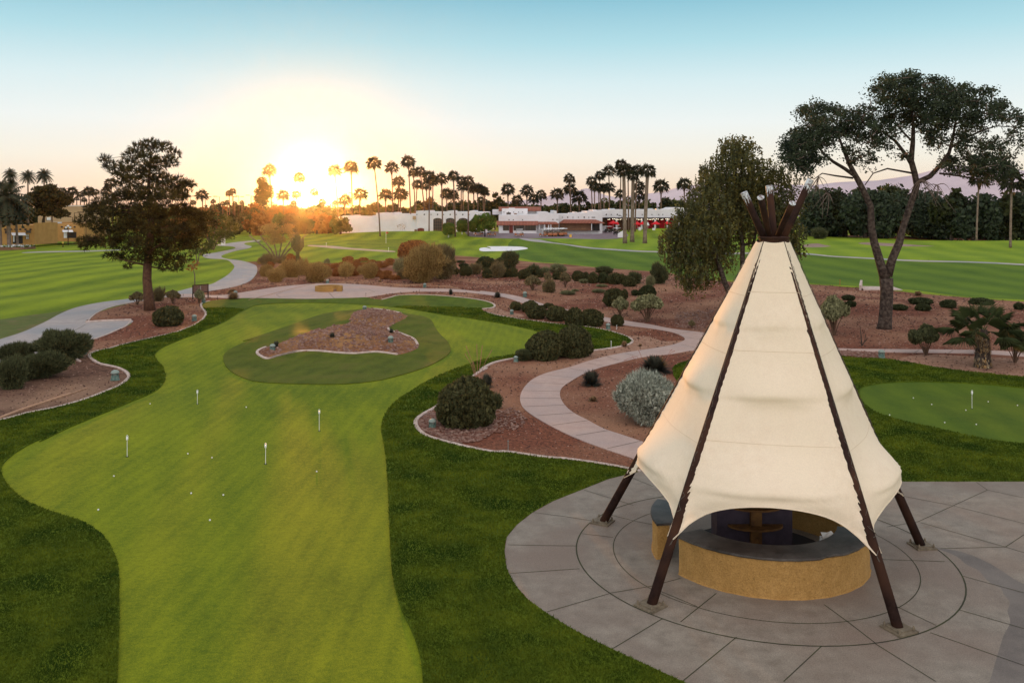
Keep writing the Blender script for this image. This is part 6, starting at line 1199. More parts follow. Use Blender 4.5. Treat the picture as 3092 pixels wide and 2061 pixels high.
for q, Y, lab in (((2250, 1020, 190, 2238, 1395), 168, 'fan palm with thick pale trunk far right behind the forked pine'), ((1975, 1000, 150, 1952, 1370), 190, 'fan palm half hidden by the forked pine'), ((2335, 1060, 80, 2335, 1350), 250, 'small fan palm at the far right picture edge')): palm('D', *q, Y=Y, lab=lab, pale=True, skirt=.8)
# near fan palm at the right
b_ = gp(*px('X', [(975, 1440)])[0]); fp_ = empty('fan_palm', b_); k = .17217 * b_[1] / FPX; tag(fp_, 'short bushy fan palm with a shaggy golden brown trunk at the right', 'palm tree')
v, f = fan_crown(77, 20, 23, True); cr_ = obj('crown', mesh('crown', v * np.array([1, 1, .82]), f, M['palm_near']), fp_, (10 * k, 0, 600 * k), .3, 820 * k)
mb = MB(); mb.tube([(0, 0, -.1), (-5 * k, 0, 150 * k), (5 * k, 0, 450 * k), (10 * k, 0, 660 * k)], [150 * k, 130 * k, 100 * k, 60 * k], 14); mb.build('trunk', M['bark'], fp_)
rng = np.random.RandomState(4); V = []; F = []
for i in range(520):
    a = rng.uniform(0, 6.28); z = rng.uniform(20, 560) * k; c, s = math.cos(a), math.sin(a); r0 = (150 - .10 * z / k) * k; out = rng.uniform(.03, .13); L_ = rng.uniform(.10, .26); up = 1 if z > 200 * k else -.9; w = .03; k0 = len(V)
    V += [(r0 * c - w * s, r0 * s + w * c, z), (r0 * c + w * s, r0 * s - w * c, z), ((r0 + out) * c, (r0 + out) * s, z + L_ * up)]; F.append((k0, k0 + 1, k0 + 2))
M['boots'] = mat('old_leaf_bases', (.34, .19, .07), (.07, .045, .03), 5, .9, obj_coord=True, c3=(.42, .32, .20), s3=7, lo=.42, hi=.58)
obj('leaf_bases', mesh('leaf_bases', np.array(V), np.array(F), M['boots']), fp_)

# ---------------------------------------------------------------- trees far behind
def bt(fr, cx, topy, w, by, Y, leaf, seed, grp, low=0):
    s = FR[fr][2]; sx_, sy_ = px(fr, [(cx, topy)])[0]; a = at(sx_, sy_, Y); g = float(hgt(a[0], Y)); hh = a[2] - g; wd = w * s * Y / FPX; rng = np.random.RandomState(seed); r = empty('tree', (a[0], Y, g)); tag(r, 'x', 'tree', grp); r['px'] = sx_
    n = 15 + int(40 * low); parts = []
    for i in range(n):
        an = rng.uniform(0, 6.28); q = math.sqrt(rng.uniform(0, 1)) * .72; z = hh * (.58 - low + (.30 + low) * q * math.sin(an)); x = q * math.cos(an) * wd / 2; rr = wd * rng.uniform(.14, .24) if wd < hh * 1.3 else hh * rng.uniform(.16, .26)
        z = min(z, hh - rr * .8); d, q_ = blob_pts(int(30 + 16 * rr * rr), rng, .4); P = np.array([x, rng.uniform(-.3, .3) * wd, z]) + d * (q_ * rr * lumpy(d, i + seed, .3))[:, None]; parts.append(cards(P, .85, rng, None, 1.3))
    v, f = join(parts); obj('crown', mesh('crown', v, f, M[leaf]), r); mb = MB(); mb.tube([(0, 0, -.3), (.1, 0, hh * .35), (0, 0, hh * .6)], [wd * .035 + .1, wd * .03 + .08, .08], 7); mb.build('trunk', M['bark'], r); return r
def tree_row(lst, where, looks=None):
    lst.sort(key=lambda o: o['px']); n = len(lst)
    for i, o in enumerate(lst): o['label'] = f"{'dark rounded tree crown'}, {ordn(i, n)} {where}"
rg = random.Random(5)
def belt(x0, x1, n, y0, y1, w0, w1, Y0, Y1, leafs, where, seed, grp):
    row = []
    for i in range(n):
        x = x0 + (x1 - x0) * (i + .5) / n + rg.uniform(-6, 6); row.append(bt('P', x, rg.uniform(y0, y1), rg.uniform(w0, w1), 0, rg.uniform(Y0, Y1), leafs[(i * 7 + seed) % len(leafs)], seed * 50 + i, grp, .14 if x0 > 2400 or 'nearer' in where else .06))
    tree_row(row, where)
belt(560, 1000, 16, 606, 622, 50, 80, 335, 370, ['dark_leaf', 'dark_leaf', 'rust_leaf'], 'either side of the low sun', 1, 'trees of the far belt')
belt(1000, 1300, 12, 590, 614, 45, 75, 305, 335, ['dark_leaf', 'dark_leaf', 'mid_leaf'], 'behind the left clubhouse wing', 2, 'trees of the far belt')
belt(1270, 1560, 12, 574, 604, 45, 75, 315, 345, ['dark_leaf', 'dark_leaf', 'mid_leaf', 'dark_leaf'], 'behind the arched windows', 3, 'trees of the far belt')
belt(1560, 1800, 12, 590, 612, 40, 70, 315, 345, ['mid_leaf', 'dark_leaf', 'dark_leaf'], 'behind the tiled wing', 4, 'trees of the far belt')
belt(1800, 2080, 13, 580, 604, 45, 75, 320, 350, ['mid_leaf', 'dark_leaf', 'dark_leaf'], 'behind the patio wing', 5, 'trees of the far belt')
belt(-60, 260, 9, 600, 630, 60, 90, 250, 280, ['dark_leaf'], 'behind the left ochre cottage', 6, 'trees behind the ochre cottages')
belt(590, 1040, 13, 628, 652, 60, 95, 238, 275, ['rust_leaf', 'dark_leaf', 'rust_leaf', 'dark_leaf', 'mid_leaf'], 'of the nearer trees under the sun', 10, 'nearer trees under the sun')
belt(470, 640, 6, 634, 652, 60, 90, 200, 240, ['mid_leaf', 'rust_leaf', 'dark_leaf'], 'of the nearer trees right of the left pine', 11, 'nearer trees right of the left pine')
belt(400, 640, 8, 618, 636, 50, 80, 290, 320, ['dark_leaf', 'mid_leaf', 'rust_leaf'], 'behind the left pine', 7, 'trees behind the left pine')
belt(2420, 3120, 13, 530, 604, 90, 200, 205, 260, ['aleppo', 'dark_leaf', 'aleppo'], 'of the tall back trees, right', 8, 'trees of the right grove')
belt(2440, 3110, 14, 600, 640, 70, 110, 270, 320, ['dark_leaf'], 'of the lowest far trees, right', 9, 'trees of the right grove')
for q, lf, lab, sd in ((('C', 130, 460, 130, 0, 305), 'dark_leaf', 'big rounded dark tree left of the tile-roofed tower', 61), (('B', 1595, 505, 100, 0, 300), 'rust_leaf', 'orange brown tree among the palms behind the arched wing', 62), (('C', 955, 545, 60, 0, 300), 'dark_leaf', 'narrow dark conifer behind the driveway palms', 63)):
    o = bt(*q, lf, sd, None); o['label'] = lab; 
# right grove: larger trees standing on the lawn edge
gv = [('W', 500, 445, 'mid', 120, 60, 560, 430, 'aleppo', 'broad dark pine left of the forked trunk'), ('W', 865, 578, 'near', 620, 60, 1120, 400, 'aleppo', 'brown-trunked pine seen through the fork'), ('W', 1090, 450, 'mid', 900, 90, 1350, 420, 'aleppo', 'low-hanging pine just right of the fork'),
      ('W', 1450, 470, 'mid', 1180, 130, 1700, 500, 'aleppo', 'widest low pine in the right grove'), ('W', 1830, 450, 'mid', 1550, 170, 1900, 540, 'aleppo', 'pine over the big dark bushes at the right'), ('W', 340, 470, 'mid', -20, 110, 420, 440, 'aleppo', 'dark pine next to the pepper tree'),
      ('W', 2050, 440, 'mid', 1860, 200, 2240, 440, 'dark_leaf', 'dense dark broadleaf tree near the right picture edge'), ('W', 2300, 420, 'mid', 2180, 120, 2480, 420, 'dark_leaf', 'dark broadleaf tree cut by the right picture edge')]
for i, (fr, bx, by, _, x0, y0, x1, y1, lf, lab) in enumerate(gv): simple_tree(fr, bx, by, x0, y0, x1, y1, lf, lab, 70 + i, 1, .7, 60, .32, 'pine_tree' if lf == 'aleppo' else 'tree', group='trees of the right grove', nc=30, cat='tree')
M['cac2'] = M['sh_green']
# left cottage planting
o = simple_tree('S', 730, 1300, 395, 390, 1210, 1060, 'pine', 'big layered dark conifer behind the left ochre cottage', 90, 1, .55, 55, .5, 'conifer_tree', nc=46, cat='conifer', base=(at(0 + .17857 * 730, 480 + .17857 * 1200, 205)[0], 205, 0))
simple_tree('S', 790, 1385, 612, 1178, 930, 1330, 'dark_leaf', 'umbrella-shaped dark tree with curved pale limb before the ochre cottage', 91, 2, .6, 60, .35, 'tree', nc=22, bark='branch_pale')
simple_tree('S', 1020, 1375, 958, 1232, 1078, 1300, 'dark_leaf', 'small flat-topped tree left of the right cottage awning', 92, 1, .6, 60, .3, 'tree', nc=8)
simple_tree('S', 1350, 1375, 1285, 1205, 1425, 1320, 'dark_leaf', 'dark bush tree right of the right cottage awning', 93, 1, .8, 60, .3, 'tree', nc=10)

# ---------------------------------------------------------------- buildings
M['whitewall'] = mat('white_stucco', (.74, .72, .74), (.66, .63, .64), .3, .9, .02, 3, obj_coord=False)
M['tile'] = None
def tile_mat():
    m = bpy.data.materials.new('clay_tiles'); m.use_nodes = True; t = m.node_tree; b = t.nodes['Principled BSDF']; b.inputs['Roughness'].default_value = .8; L = t.links.new
    g = t.nodes.new('ShaderNodeNewGeometry'); w = t.nodes.new('ShaderNodeTexWave'); w.inputs['Scale'].default_value = .75; w.bands_direction = 'X'; L(g.outputs['Position'], w.inputs[0])
    n = t.nodes.new('ShaderNodeTexNoise'); n.inputs['Scale'].default_value = 2.5; L(g.outputs['Position'], n.inputs[0])
    x = t.nodes.new('ShaderNodeMix'); x.data_type = 'RGBA'; L(w.outputs[1], x.inputs[0]); x.inputs[6].default_value = (.20, .05, .03, 1); x.inputs[7].default_value = (.46, .15, .09, 1)
    y = t.nodes.new('ShaderNodeMix'); y.data_type = 'RGBA'; y.blend_type = 'MULTIPLY'; y.inputs[0].default_value = .5; L(x.outputs[2], y.inputs[6]); L(n.outputs[0], y.inputs[7]); L(y.outputs[2], b.inputs['Base Color'])
    bp = t.nodes.new('ShaderNodeBump'); bp.inputs['Distance'].default_value = .06; L(w.outputs[1], bp.inputs['Height']); L(bp.outputs[0], b.inputs['Normal']); return m
M['tile'] = tile_mat()
M['glass'] = mat('dark_window_glass', (.035, .028, .025), rough=.15, spec=.6)
M['frame_d'] = mat('brown_window_frame', (.10, .06, .04), rough=.6)
M['door_red'] = mat('dark_red_door', (.16, .03, .02), rough=.6)
M['ochre'] = mat('ochre_plaster', (.46, .25, .085), (.38, .20, .065), .8, .9, .01, 8)
M['tanwall'] = mat('tan_plaster', (.50, .34, .20), (.42, .28, .16), .5, .9)
M['awning'] = mat('white_awning', (.72, .72, .74), rough=.7)
M['ac'] = mat('pale_metal', (.58, .62, .64), (.45, .48, .50), 1, .5)
M['redcloth'] = mat('red_canvas', (.62, .02, .03), rough=.8)
M['brownwall'] = mat('brown_recess_wall', (.22, .12, .07), (.16, .08, .05), 1, .9)
M['orn'] = mat('dark_ornament', (.035, .03, .03), rough=.8)
def PX(fr, x, y, Y): return at(*px(fr, [(x, y)])[0], Y)
class Bld:
    def __init__(s, name, fr, Y, cx, label, cat='building', group=None):
        s.fr = fr; s.Y = Y; a = PX(fr, cx, 0, Y); s.o = empty(name, (a[0], Y, 0)); s.ox = a[0]; tag(s.o, label, cat, group)
    def X(s, x, Y=None): return PX(s.fr, x, 0, Y or s.Y)[0] - s.ox
    def Z(s, y, Y=None): return PX(s.fr, 0, y, Y or s.Y)[2]
    def wall(s, prof, base, depth, mk='whitewall', name='wall', dy=0):
        """prof: parapet outline (x,y) left to right; base pixel row; depth in metres"""
        Y = s.Y + dy; z0_ = base if isinstance(base, float) else s.Z(base, Y); P = [(s.X(prof[0][0], Y), z0_)] + [(s.X(x, Y), s.Z(y, Y)) for x, y in prof] + [(s.X(prof[-1][0], Y), z0_)]
        mb = MB(); mb.prism(P[::-1], dy, dy + depth); return mb.build(name, M[mk], s.o)
    def pane(s, x0, y0, x1, y1, mk='glass', name='window', dy=-.06, th=.12, arch=False, bars=(0, 0), frame=True):
        Y = s.Y + dy; a, b_, c, d = s.X(x0, Y), s.X(x1, Y), s.Z(y1, Y), s.Z(y0, Y)
        if arch: n = 8; h = (b_ - a) * .14; P = [(a, c), (b_, c)] + [(b_ - (b_ - a) * k / n, d - h + h * math.sin(math.pi * k / n) ** .7) for k in range(n + 1)]
        else: P = [(a, c), (b_, c), (b_, d), (a, d)]
        mb = MB(); mb.prism(P, dy, dy + th); o = mb.build(name, M[mk], s.o)
        if frame and name == 'window':
            mb = MB(); f = .09; mb.box(a - f, b_ + f, dy - .03, dy + .05, c - f, c); mb.box(a - f, a, dy - .03, dy + .05, c, d - (h if arch else 0)); mb.box(b_, b_ + f, dy - .03, dy + .05, c, d - (h if arch else 0))
            for k in range(bars[0]): q = a + (b_ - a) * (k + 1) / (bars[0] + 1); mb.box(q - .04, q + .04, dy - .035, dy, c, d - (h if arch else 0))
            for k in range(bars[1]): q = c + (d - c) * (k + 1) / (bars[1] + 1); mb.box(a, b_, dy - .038, dy, q - .04, q + .04)
            mb.build('frame', M['frame_d'], o)
        return o
    def dia(s, x, y, r, dy=-.03):
        Y = s.Y; cx, cz = s.X(x), s.Z(y); q = r * FR[s.fr][2] * Y / FPX; mb = MB(); mb.prism([(cx, cz - q), (cx + q, cz), (cx, cz + q), (cx - q, cz)], dy, dy + .1); mb.build('ornament', M['orn'], s.o)
    def vent(s, x, y, r, dy=-.2):
        cx, cz = s.X(x), s.Z(y); q = r * FR[s.fr][2] * s.Y / FPX; mb = MB(); mb.tube([(cx, dy, cz), (cx, dy + .4, cz)], q, 8); mb.build('roof_beam_end', M['orn'], s.o)
    def roof(s, x0, x1, ytop, ybot, run, dy0, mk='tile', hipl=0, hipr=0, name='tiled_roof'):
        """lean-to tiled roof whose eave is dy0 in front of the wall and which rises back over 'run' metres"""
        Ye = s.Y + dy0; Yr = Ye + run; e0, e1 = s.X(x0, Ye), s.X(x1, Ye); ze = s.Z(ybot, Ye); zr = s.Z(ytop, Yr); r0, r1 = s.X(x0, Yr) + hipl, s.X(x1, Yr) - hipr; t = .22
        mb = MB(); mb.add([(e0, dy0, ze), (e1, dy0, ze), (r1, dy0 + run, zr), (r0, dy0 + run, zr), (e0, dy0, ze - t), (e1, dy0, ze - t), (r1, dy0 + run, zr - t), (r0, dy0 + run, zr - t)], [(0, 1, 2, 3), (7, 6, 5, 4), (0, 4, 5, 1), (1, 5, 6, 2), (2, 6, 7, 3), (3, 7, 4, 0)]); return mb.build(name, M[mk], s.o)
    def box(s, x0, y0, x1, y1, dy, depth, mk, name):
        Y = s.Y + dy; mb = MB(); mb.box(s.X(x0, Y), s.X(x1, Y), dy, dy + depth, s.Z(y1, Y), s.Z(y0, Y)); return mb.build(name, M[mk], s.o)
# white clubhouse: three wings butted together
w1 = Bld('clubhouse_wing', 'Q', 262, 550, 'white stucco clubhouse wing at the left with a low stepped parapet behind hedges')
w1.wall([(88, 212), (130, 212), (132, 202), (200, 202), (202, 212), (340, 214), (400, 212), (470, 205), (500, 196), (530, 196), (531, 168), (560, 168), (562, 182), (663, 182), (665, 165), (728, 165), (730, 182), (1003, 182)], -.8, 22)
w1.pane(140, 293, 234, 383, arch=True, bars=(1, 1)); w1.dia(182, 250, 13); w1.box(965, 205, 1000, 245, -.7, .7, 'tanwall', 'meter_box'); w1.pane(532, 292, 580, 325, 'awning', 'awning', -.5, .45)
w1.box(560, 236, 725, 240, -.10, .1, 'whitewall', 'ledge')
w2 = Bld('clubhouse_wing', 'Q', 262, 1380, 'white clubhouse wing with tall arched windows and diamond ornaments')
w2.wall([(1005, 145), (1030, 145), (1032, 152), (1085, 152), (1087, 143), (1150, 143), (1152, 157), (1358, 157), (1360, 150), (1375, 150), (1377, 144), (1440, 144), (1442, 157), (1636, 157), (1640, 143), (1705, 143), (1707, 157), (1865, 160)], -.8, 22, dy=-.02)
for x0, x1 in ((1212, 1310), (1362, 1458), (1512, 1610), (1662, 1760)): w2.pane(x0, 228, x1, 402 if x0 < 1300 else 425, arch=True, bars=(3, 4))
w2.pane(1020, 346, 1102, 402, 'door_red', 'door', arch=True); w2.pane(985, 362, 1016, 402, 'brownwall', 'planter_niche', arch=True)
for x in (1103, 1260, 1410, 1558): w2.dia(x, 187, 11)
for x in (1015, 1183, 1332, 1482, 1632, 1706): w2.vent(x, 187, 6)
w3 = Bld('clubhouse_wing', 'R', 250, 230, 'white pro shop wing with clay tile eaves and wide dark windows')
w3.wall([(-190, 215), (-60, 212), (60, 210), (320, 205), (322, 172), (455, 172), (457, 196), (520, 190), (522, 156), (560, 156), (562, 200), (590, 200)], -.5, 22)
w3.roof(-215, 320, 285, 335, 3.2, -3.0, hipr=0); w3.roof(322, 590, 270, 322, 4.5, -2.2, hipr=2)
w3.box(-185, 340, 300, 466, -2.4, 2.35, 'whitewall', 'front_bay'); w3.box(420, 325, 585, 400, -1.5, 1.4, 'brownwall', 'entry_recess')
for x0, x1 in ((-130, -60), (8, 143), (155, 290)): w3.pane(x0, 345, x1, 406, dy=-2.5, th=.12, bars=(1, 0))
w3.pane(-108, 340, -22, 455, 'door_red', 'door', dy=-2.52) if False else w3.pane(-52, 345, -4, 455, 'door_red', 'door', dy=-2.52)
for x in (-55, 0, 120): w3.dia(x, 272, 9)
for x in (560, 575, 505, 515): w3.vent(x, 268, 5)
w3.box(190, 255, 335, 262, -.05, .3, 'orn', 'sign_letters') if False else None
for x, w_ in ((330, 10), (395, 14), (450, 12), (480, 12)): w3.box(x, 330, x + w_, 405, -2.0, .25, 'whitewall', 'porch_post')
w4 = Bld('clubhouse_tower', 'R', 268, 50, 'white rooftop block with a clay tiled roof behind the pro shop wing')
w4.wall([(-148, 127), (-60, 127), (-58, 118), (20, 118), (22, 127), (185, 127)], 215, 6, dy=-3); w4.wall([(-270, 140), (355, 140)], 205, 10, 'whitewall', 'rear_wall'); w4.roof(-190, 355, 103, 150, 3, -1.2, name='tiled_roof')
for x in (-120, -60, 5, 68, 118): w4.vent(x, 172, 6, -3.2)
w4.pane(-85, 178, -35, 200, dy=-3.1); w4.pane(10, 188, 45, 222, 'brownwall', 'door', dy=-3.1); w4.box(45, 195, 128, 222, -4, .9, 'ac', 'roof_unit')
w5 = Bld('clubhouse_wing', 'R', 256, 880, 'white cart barn wing with a long clay tile eave over brown doors')
w5.wall([(592, 200), (700, 198), (760, 198), (762, 186), (820, 186), (822, 172), (870, 190), (950, 178), (952, 162), (1030, 162), (1150, 165)], -.4, 20)
w5.roof(592, 1182, 263, 310, 3.6, -3.2, hipl=1.5, hipr=3); w5.box(600, 312, 1005, 410, -1.6, 1.5, 'brownwall', 'recess_wall'); w5.box(1005, 312, 1120, 412, -1.2, 1.15, 'orn', 'cart_barn_opening')
for x in (702, 916): w5.dia(x, 240, 12)
for x in (632, 770, 840, 975): w5.vent(x, 240, 6)
for x in (1008, 1118): w5.box(x, 318, x + 8, 410, -3.0, .3, 'whitewall', 'porch_post')
w5.box(1012, 236, 1058, 245, -.12, .1, 'orn', 'name_board')
w6 = Bld('clubhouse_wing', 'R', 272, 1600, 'long white patio wing with a dark covered terrace and string lights')
w6.wall([(1028, 142), (1075, 142), (1078, 150), (1190, 148), (1220, 138), (1600, 140), (1900, 138), (2000, 140), (2050, 128), (2085, 112), (2170, 112), (2330, 130)], 248, 16)
w6.wall([(1150, 246), (2330, 246)], 406, 3, 'brownwall', 'terrace_back', dy=6); w6.box(1145, 243, 2330, 250, -1.2, 8, 'orn', 'terrace_soffit')
for x in (1325, 1650, 1822, 1980, 2140): w6.box(x, 250, x + 20, 395, -.8, .6, 'whitewall', 'column')
for x in (1065, 1128, 1202, 1265, 1343, 1462, 1665, 1790, 1878, 1930): (w6.dia(x, 204, 11) if x in (1202, 1343) else w6.vent(x, 204, 6))
for x0, x1 in ((1215, 1300), (1580, 1640), (1700, 1800), (1890, 1960), (2020, 2100)): w6.box(x0, 262, x1, 380, 5.6, .3, 'redcloth', 'red_curtain')
for x0, y0, x1 in ((1240, 125, 1310), (1610, 132, 1640), (1740, 125, 1800), (1845, 130, 1880)): w6.box(x0, y0, x1, 152, 3, 2, 'ac', 'roof_unit')
M['bulb'] = mat('lit_bulb', (1, .9, .7)); M['bulb'].node_tree.nodes['Principled BSDF'].inputs['Emission Color'].default_value = (1, .85, .6, 1); M['bulb'].node_tree.nodes['Principled BSDF'].inputs['Emission Strength'].default_value = 3
rg = random.Random(2); st_ = empty('string_lights', (w6.ox, w6.Y - 1.4, 0)); tag(st_, 'string of small lit bulbs hung under the patio wing eave', 'string lights')
mb = MB()
pts = [(w6.X(1180 + k * 19.5), 0, w6.Z(262 + 5 * math.sin(k * .9))) for k in range(48)]
mb.tube(pts, .02, 4); mb.build('cable', M['steel'], st_)
for k, p in enumerate(pts):
    if rg.random() < .8: mb = MB(); mb.lathe([(.02, -.14), (.10, -.08), (.10, .0), (.02, .06)], 6, p); mb.build('bulb', M['bulb'], st_)
# patio umbrellas
def umbrella(x, y, w, base, red=True):
    Y = w6.Y - 3.5; a = PX('R', x, base, Y); top = PX('R', x, y, Y)[2]; r_ = w * .23374 * Y / FPX / 2; o = empty('patio_umbrella', (a[0], Y, a[2]))
    mb = MB(); mb.tube([(0, 0, 0), (0, 0, top - a[2] + .1)], .04, 6); mb.build('pole', M['white'], o)
    mb = MB(); h_ = top - a[2]; V = [(0, 0, h_)] + [(r_ * math.cos(k * math.pi / 4 + .2), r_ * math.sin(k * math.pi / 4 + .2), h_ - .85) for k in range(8)] + [(r_ * 1.01 * math.cos(k * math.pi / 4 + .2), r_ * 1.01 * math.sin(k * math.pi / 4 + .2), h_ - 1.05) for k in range(8)]
    mb.add(V, [(0, k + 1, (k + 1) % 8 + 1) for k in range(8)] + [(k + 1, k + 9, (k + 1) % 8 + 9, (k + 1) % 8 + 1) for k in range(8)]); mb.build('canopy', M['redcloth' if red else 'awning'], o); return o
ul = [(1290, 280, 120, 400, 1), (1340, 290, 60, 400, 1), (1350, 300, 40, 400, 0), (1600, 292, 100, 402, 1), (1668, 290, 95, 402, 1), (1738, 300, 42, 402, 0), (1842, 288, 125, 402, 1), (1988, 288, 95, 402, 1)]
for i, (x, y, w, b, red) in enumerate(ul): tag(umbrella(x, y, w, b, red), f"{'open red' if red else 'small white'} patio umbrella, {ordn(i, len(ul))} on the clubhouse terrace", 'umbrella', 'umbrellas on the clubhouse terrace')
# low white walls and pedestals
for fr, x0, y0, x1, y1, lab, nm_ in (('R', 1350, 420, 1452, 499, 'white low ramp wall at the foot of the palm stand', 'low_wall'), ('R', 1122, 348, 1200, 417, 'white screen wall right of the cart barn opening', 'low_wall'), ('R', 1618, 366, 1652, 408, 'left white pedestal on the terrace edge', 'pedestal'), ('R', 1798, 378, 1832, 406, 'right white pedestal on the terrace edge', 'pedestal'), ('R', 725, 457, 754, 497, 'yellow sign box at the driveway edge', 'sign_box')):
    p = gp(*px(fr, [((x0 + x1) / 2, y1)])[0]); k = FR[fr][2] * p[1] / FPX; w = (x1 - x0) * k / 2; h = (y1 - y0) * k; o = empty(nm_, p); tag(o, lab, {'low_wall': 'wall', 'pedestal': 'pedestal', 'sign_box': 'sign'}[nm_])
    mb = MB()
    if 'ramp' in lab: mb.prism([(-w, -.3), (w, -.3), (w, h * 1.15), (w * .3, h * 1.1), (-w, h * .62)], 0, .4)
    else: mb.box(-w, w, 0, .35, -.3, h * .93)
    mb.build('body', M['yellow'] if 'yellow' in lab else M['whitewall'], o) if 'yellow' not in lab else mb.build('body', mat('yellow_box', (.75, .42, .08), rough=.6), o)
    if 'ramp' not in lab: mb = MB(); mb.box(-w - .05, w + .05, -.05, .4, h * .93, h); mb.build('cap', M['whitewall' if 'yellow' not in lab else 'timber'], o)
# golf carts
M['cartwhite'] = mat('cart_roof_white', (.80, .80, .80), rough=.4); M['cartbody'] = mat('cart_body_copper', (.33, .10, .03), rough=.35, spec=.5); M['cartblack'] = mat('cart_black', (.025, .022, .022), rough=.5); M['tyre'] = mat('tyre', (.02, .02, .02), rough=.9); M['bag'] = mat('golf_bag', (.45, .36, .28), (.10, .07, .05), 3, .8, obj_coord=True)
def cart(body='cartbody'):
    r = empty('golf_cart', (0, 0, 0))
    mb = MB(); mb.prism([(-1.15, .32), (-.55, .28), (.35, .28), (.55, .25), (1.15, .25), (1.2, .5), (1.1, .78), (.75, .88), (.6, .45), (-.1, .42), (-.15, .68), (-.9, .72), (-1.2, .6)], -.56, .56); mb.build('body', M[body], r)
    mb = MB(); mb.box(-.42, .12, -.5, .5, .70, .84); mb.box(-.52, -.40, -.5, .5, .80, 1.15); mb.build('seat', M['bag'], r)
    mb = MB(); mb.prism([(-.95, 1.78), (.75, 1.78), (.82, 1.82), (.7, 1.88), (-.9, 1.90), (-1.0, 1.84)], -.6, .6); mb.build('roof', M['cartwhite'], r)
    mb = MB()
    for s in (-.52, .52): mb.tube([(.85, s, .8), (.62, s, 1.8)], .025, 6); mb.tube([(-.65, s, .7), (-.85, s, 1.8)], .025, 6)
    mb.tube([(.62, -.25, .75), (.38, -.25, 1.05)], .02, 6); mb.build('roof_struts', M['cartblack'], r)
    mb = MB(); mb.box(-1.12, -.78, -.4, .4, .55, 1.0); mb.build('bag_well', M['cartblack'], r)
    for x in (-.8, .82):
        for s in (-.56, .56):
            w = obj('wheel', None, r, (x, s, .23)) if False else None
            mb = MB(); mb.tube([(x, s - .1, .23), (x, s + .1, .23)], .23, 14); t_ = mb.build('wheel', M['tyre'], r)
            mb = MB(); mb.tube([(x, s - .12, .23), (x, s + .12, .23)], .11, 10); mb.build('rim', M['cartwhite'], t_)
    return r
cp_ = []
for x, y in ((75, 487),): cp_.append((x, y, 0, 'lone copper golf cart parked side-on before the wide windows'))
cp_ += [('Q', 1750, 441, 'copper golf cart half behind the round citrus tree, left one'), ('Q', 1900, 443, 'copper golf cart just right of the round citrus tree')]
cart0 = cart(); first = True
def put(fr, x, y, rz, lab, blk=False):
    global first
    p = gp(*px(fr, [(x, y)])[0])
    if first: o = cart0; first = False
    else: o = copy_tree(cart0)
    o.location = (p[0], p[1], p[2] + .03); o.rotation_euler[2] = rz; tag(o, lab, 'golf cart', 'golf carts parked at the clubhouse')
    if blk:
        for ch in o.children:
            if ch.name.startswith('body'): ch.data = ch.data.copy(); ch.data.materials[0] = M['cartblack']
    return o
put('R', 75, 488, math.pi, 'lone copper golf cart parked side-on before the wide windows')
put('Q', 1750, 441, math.pi, 'copper golf cart half behind the round citrus tree, left one'); put('Q', 1900, 443, 0, 'copper golf cart just right of the round citrus tree')
put('R', 395, 489, math.pi, 'copper golf cart standing side-on before the packed rows')
rws = [('front row', [(470, 486), (540, 486), (610, 483), (668, 478)]), ('second row', [(420, 474), (490, 474), (560, 474), (630, 472)]), ('third row', [(390, 463), (455, 463), (520, 463), (585, 462), (650, 461)]), ('back row', [(425, 453), (490, 453), (555, 452), (620, 451)])]
for rn, L_ in rws:
    for i, (x, y) in enumerate(L_): put('R', x, y, -math.pi / 2 + (-1) ** i * .06, f'copper golf cart, {ordn(i, len(L_))}, {rn} of the packed block')
for x, y, lab in ((730, 452, 'leftmost of four right of the packed block'), (795, 453, 'second of four right of the packed block'), (862, 447, 'third of four right of the packed block'), (928, 457, 'rightmost of four right of the packed block'), (955, 432, 'rearmost, beside the recess wall'), (600, 438, 'behind the packed block, left of two'), (660, 432, 'behind the packed block, right of two')): put('R', x, y, -math.pi / 2 + .1, 'copper golf cart, ' + lab)
put('R', 1232, 437, .5, 'black golf cart left of two near the patio palms', True); put('R', 1345, 466, .9, 'black golf cart right of two beside the white ramp wall', True)
# lamp posts
def lamp(fr, x, ytop, ybase, Y, arms, lab, double=True, glob=False):
    a = PX(fr, x, ybase, Y); top = PX(fr, x, ytop, Y)[2]; g = float(hgt(a[0], Y)) if ybase is not None else 0; o = empty('lamp_post', (a[0], Y, g)); tag(o, lab, 'lamp post', 'tall floodlights round the courts' if not glob else None); H_ = top - g
    mb = MB(); mb.tube([(0, 0, -.1), (0, 0, H_)], [.11, .07], 8); mb.build('pole', M['steel'], o)
    if glob:
        for dx in (-.45, .45, 0): mb = MB(); mb.lathe([(.05, -.2), (.22, -.05), (.25, .08), (.18, .22), (.05, .27)], 10, (dx, 0, H_ + (.2 if dx else .55))); mb.build('globe', M['awning'], o)
        mb = MB(); mb.tube([(-.45, 0, H_), (0, 0, H_ - .15), (.45, 0, H_)], .04, 6); mb.build('arm', M['steel'], o); return o
    for s in ((-1, 1) if double else (1 if arms > 0 else -1,)):
        L_ = abs(arms); mb = MB(); mb.tube([(0, 0, H_ - .1), (s * L_ * .4, 0, H_ + .05)], .05, 6); mb.build('arm', M['steel'], o); mb = MB(); mb.box(min(s * L_ * .4, s * L_), max(s * L_ * .4, s * L_), -.25, .25, H_, H_ + .22); mb.build('lamp_head', M['steel'], o)
    return o
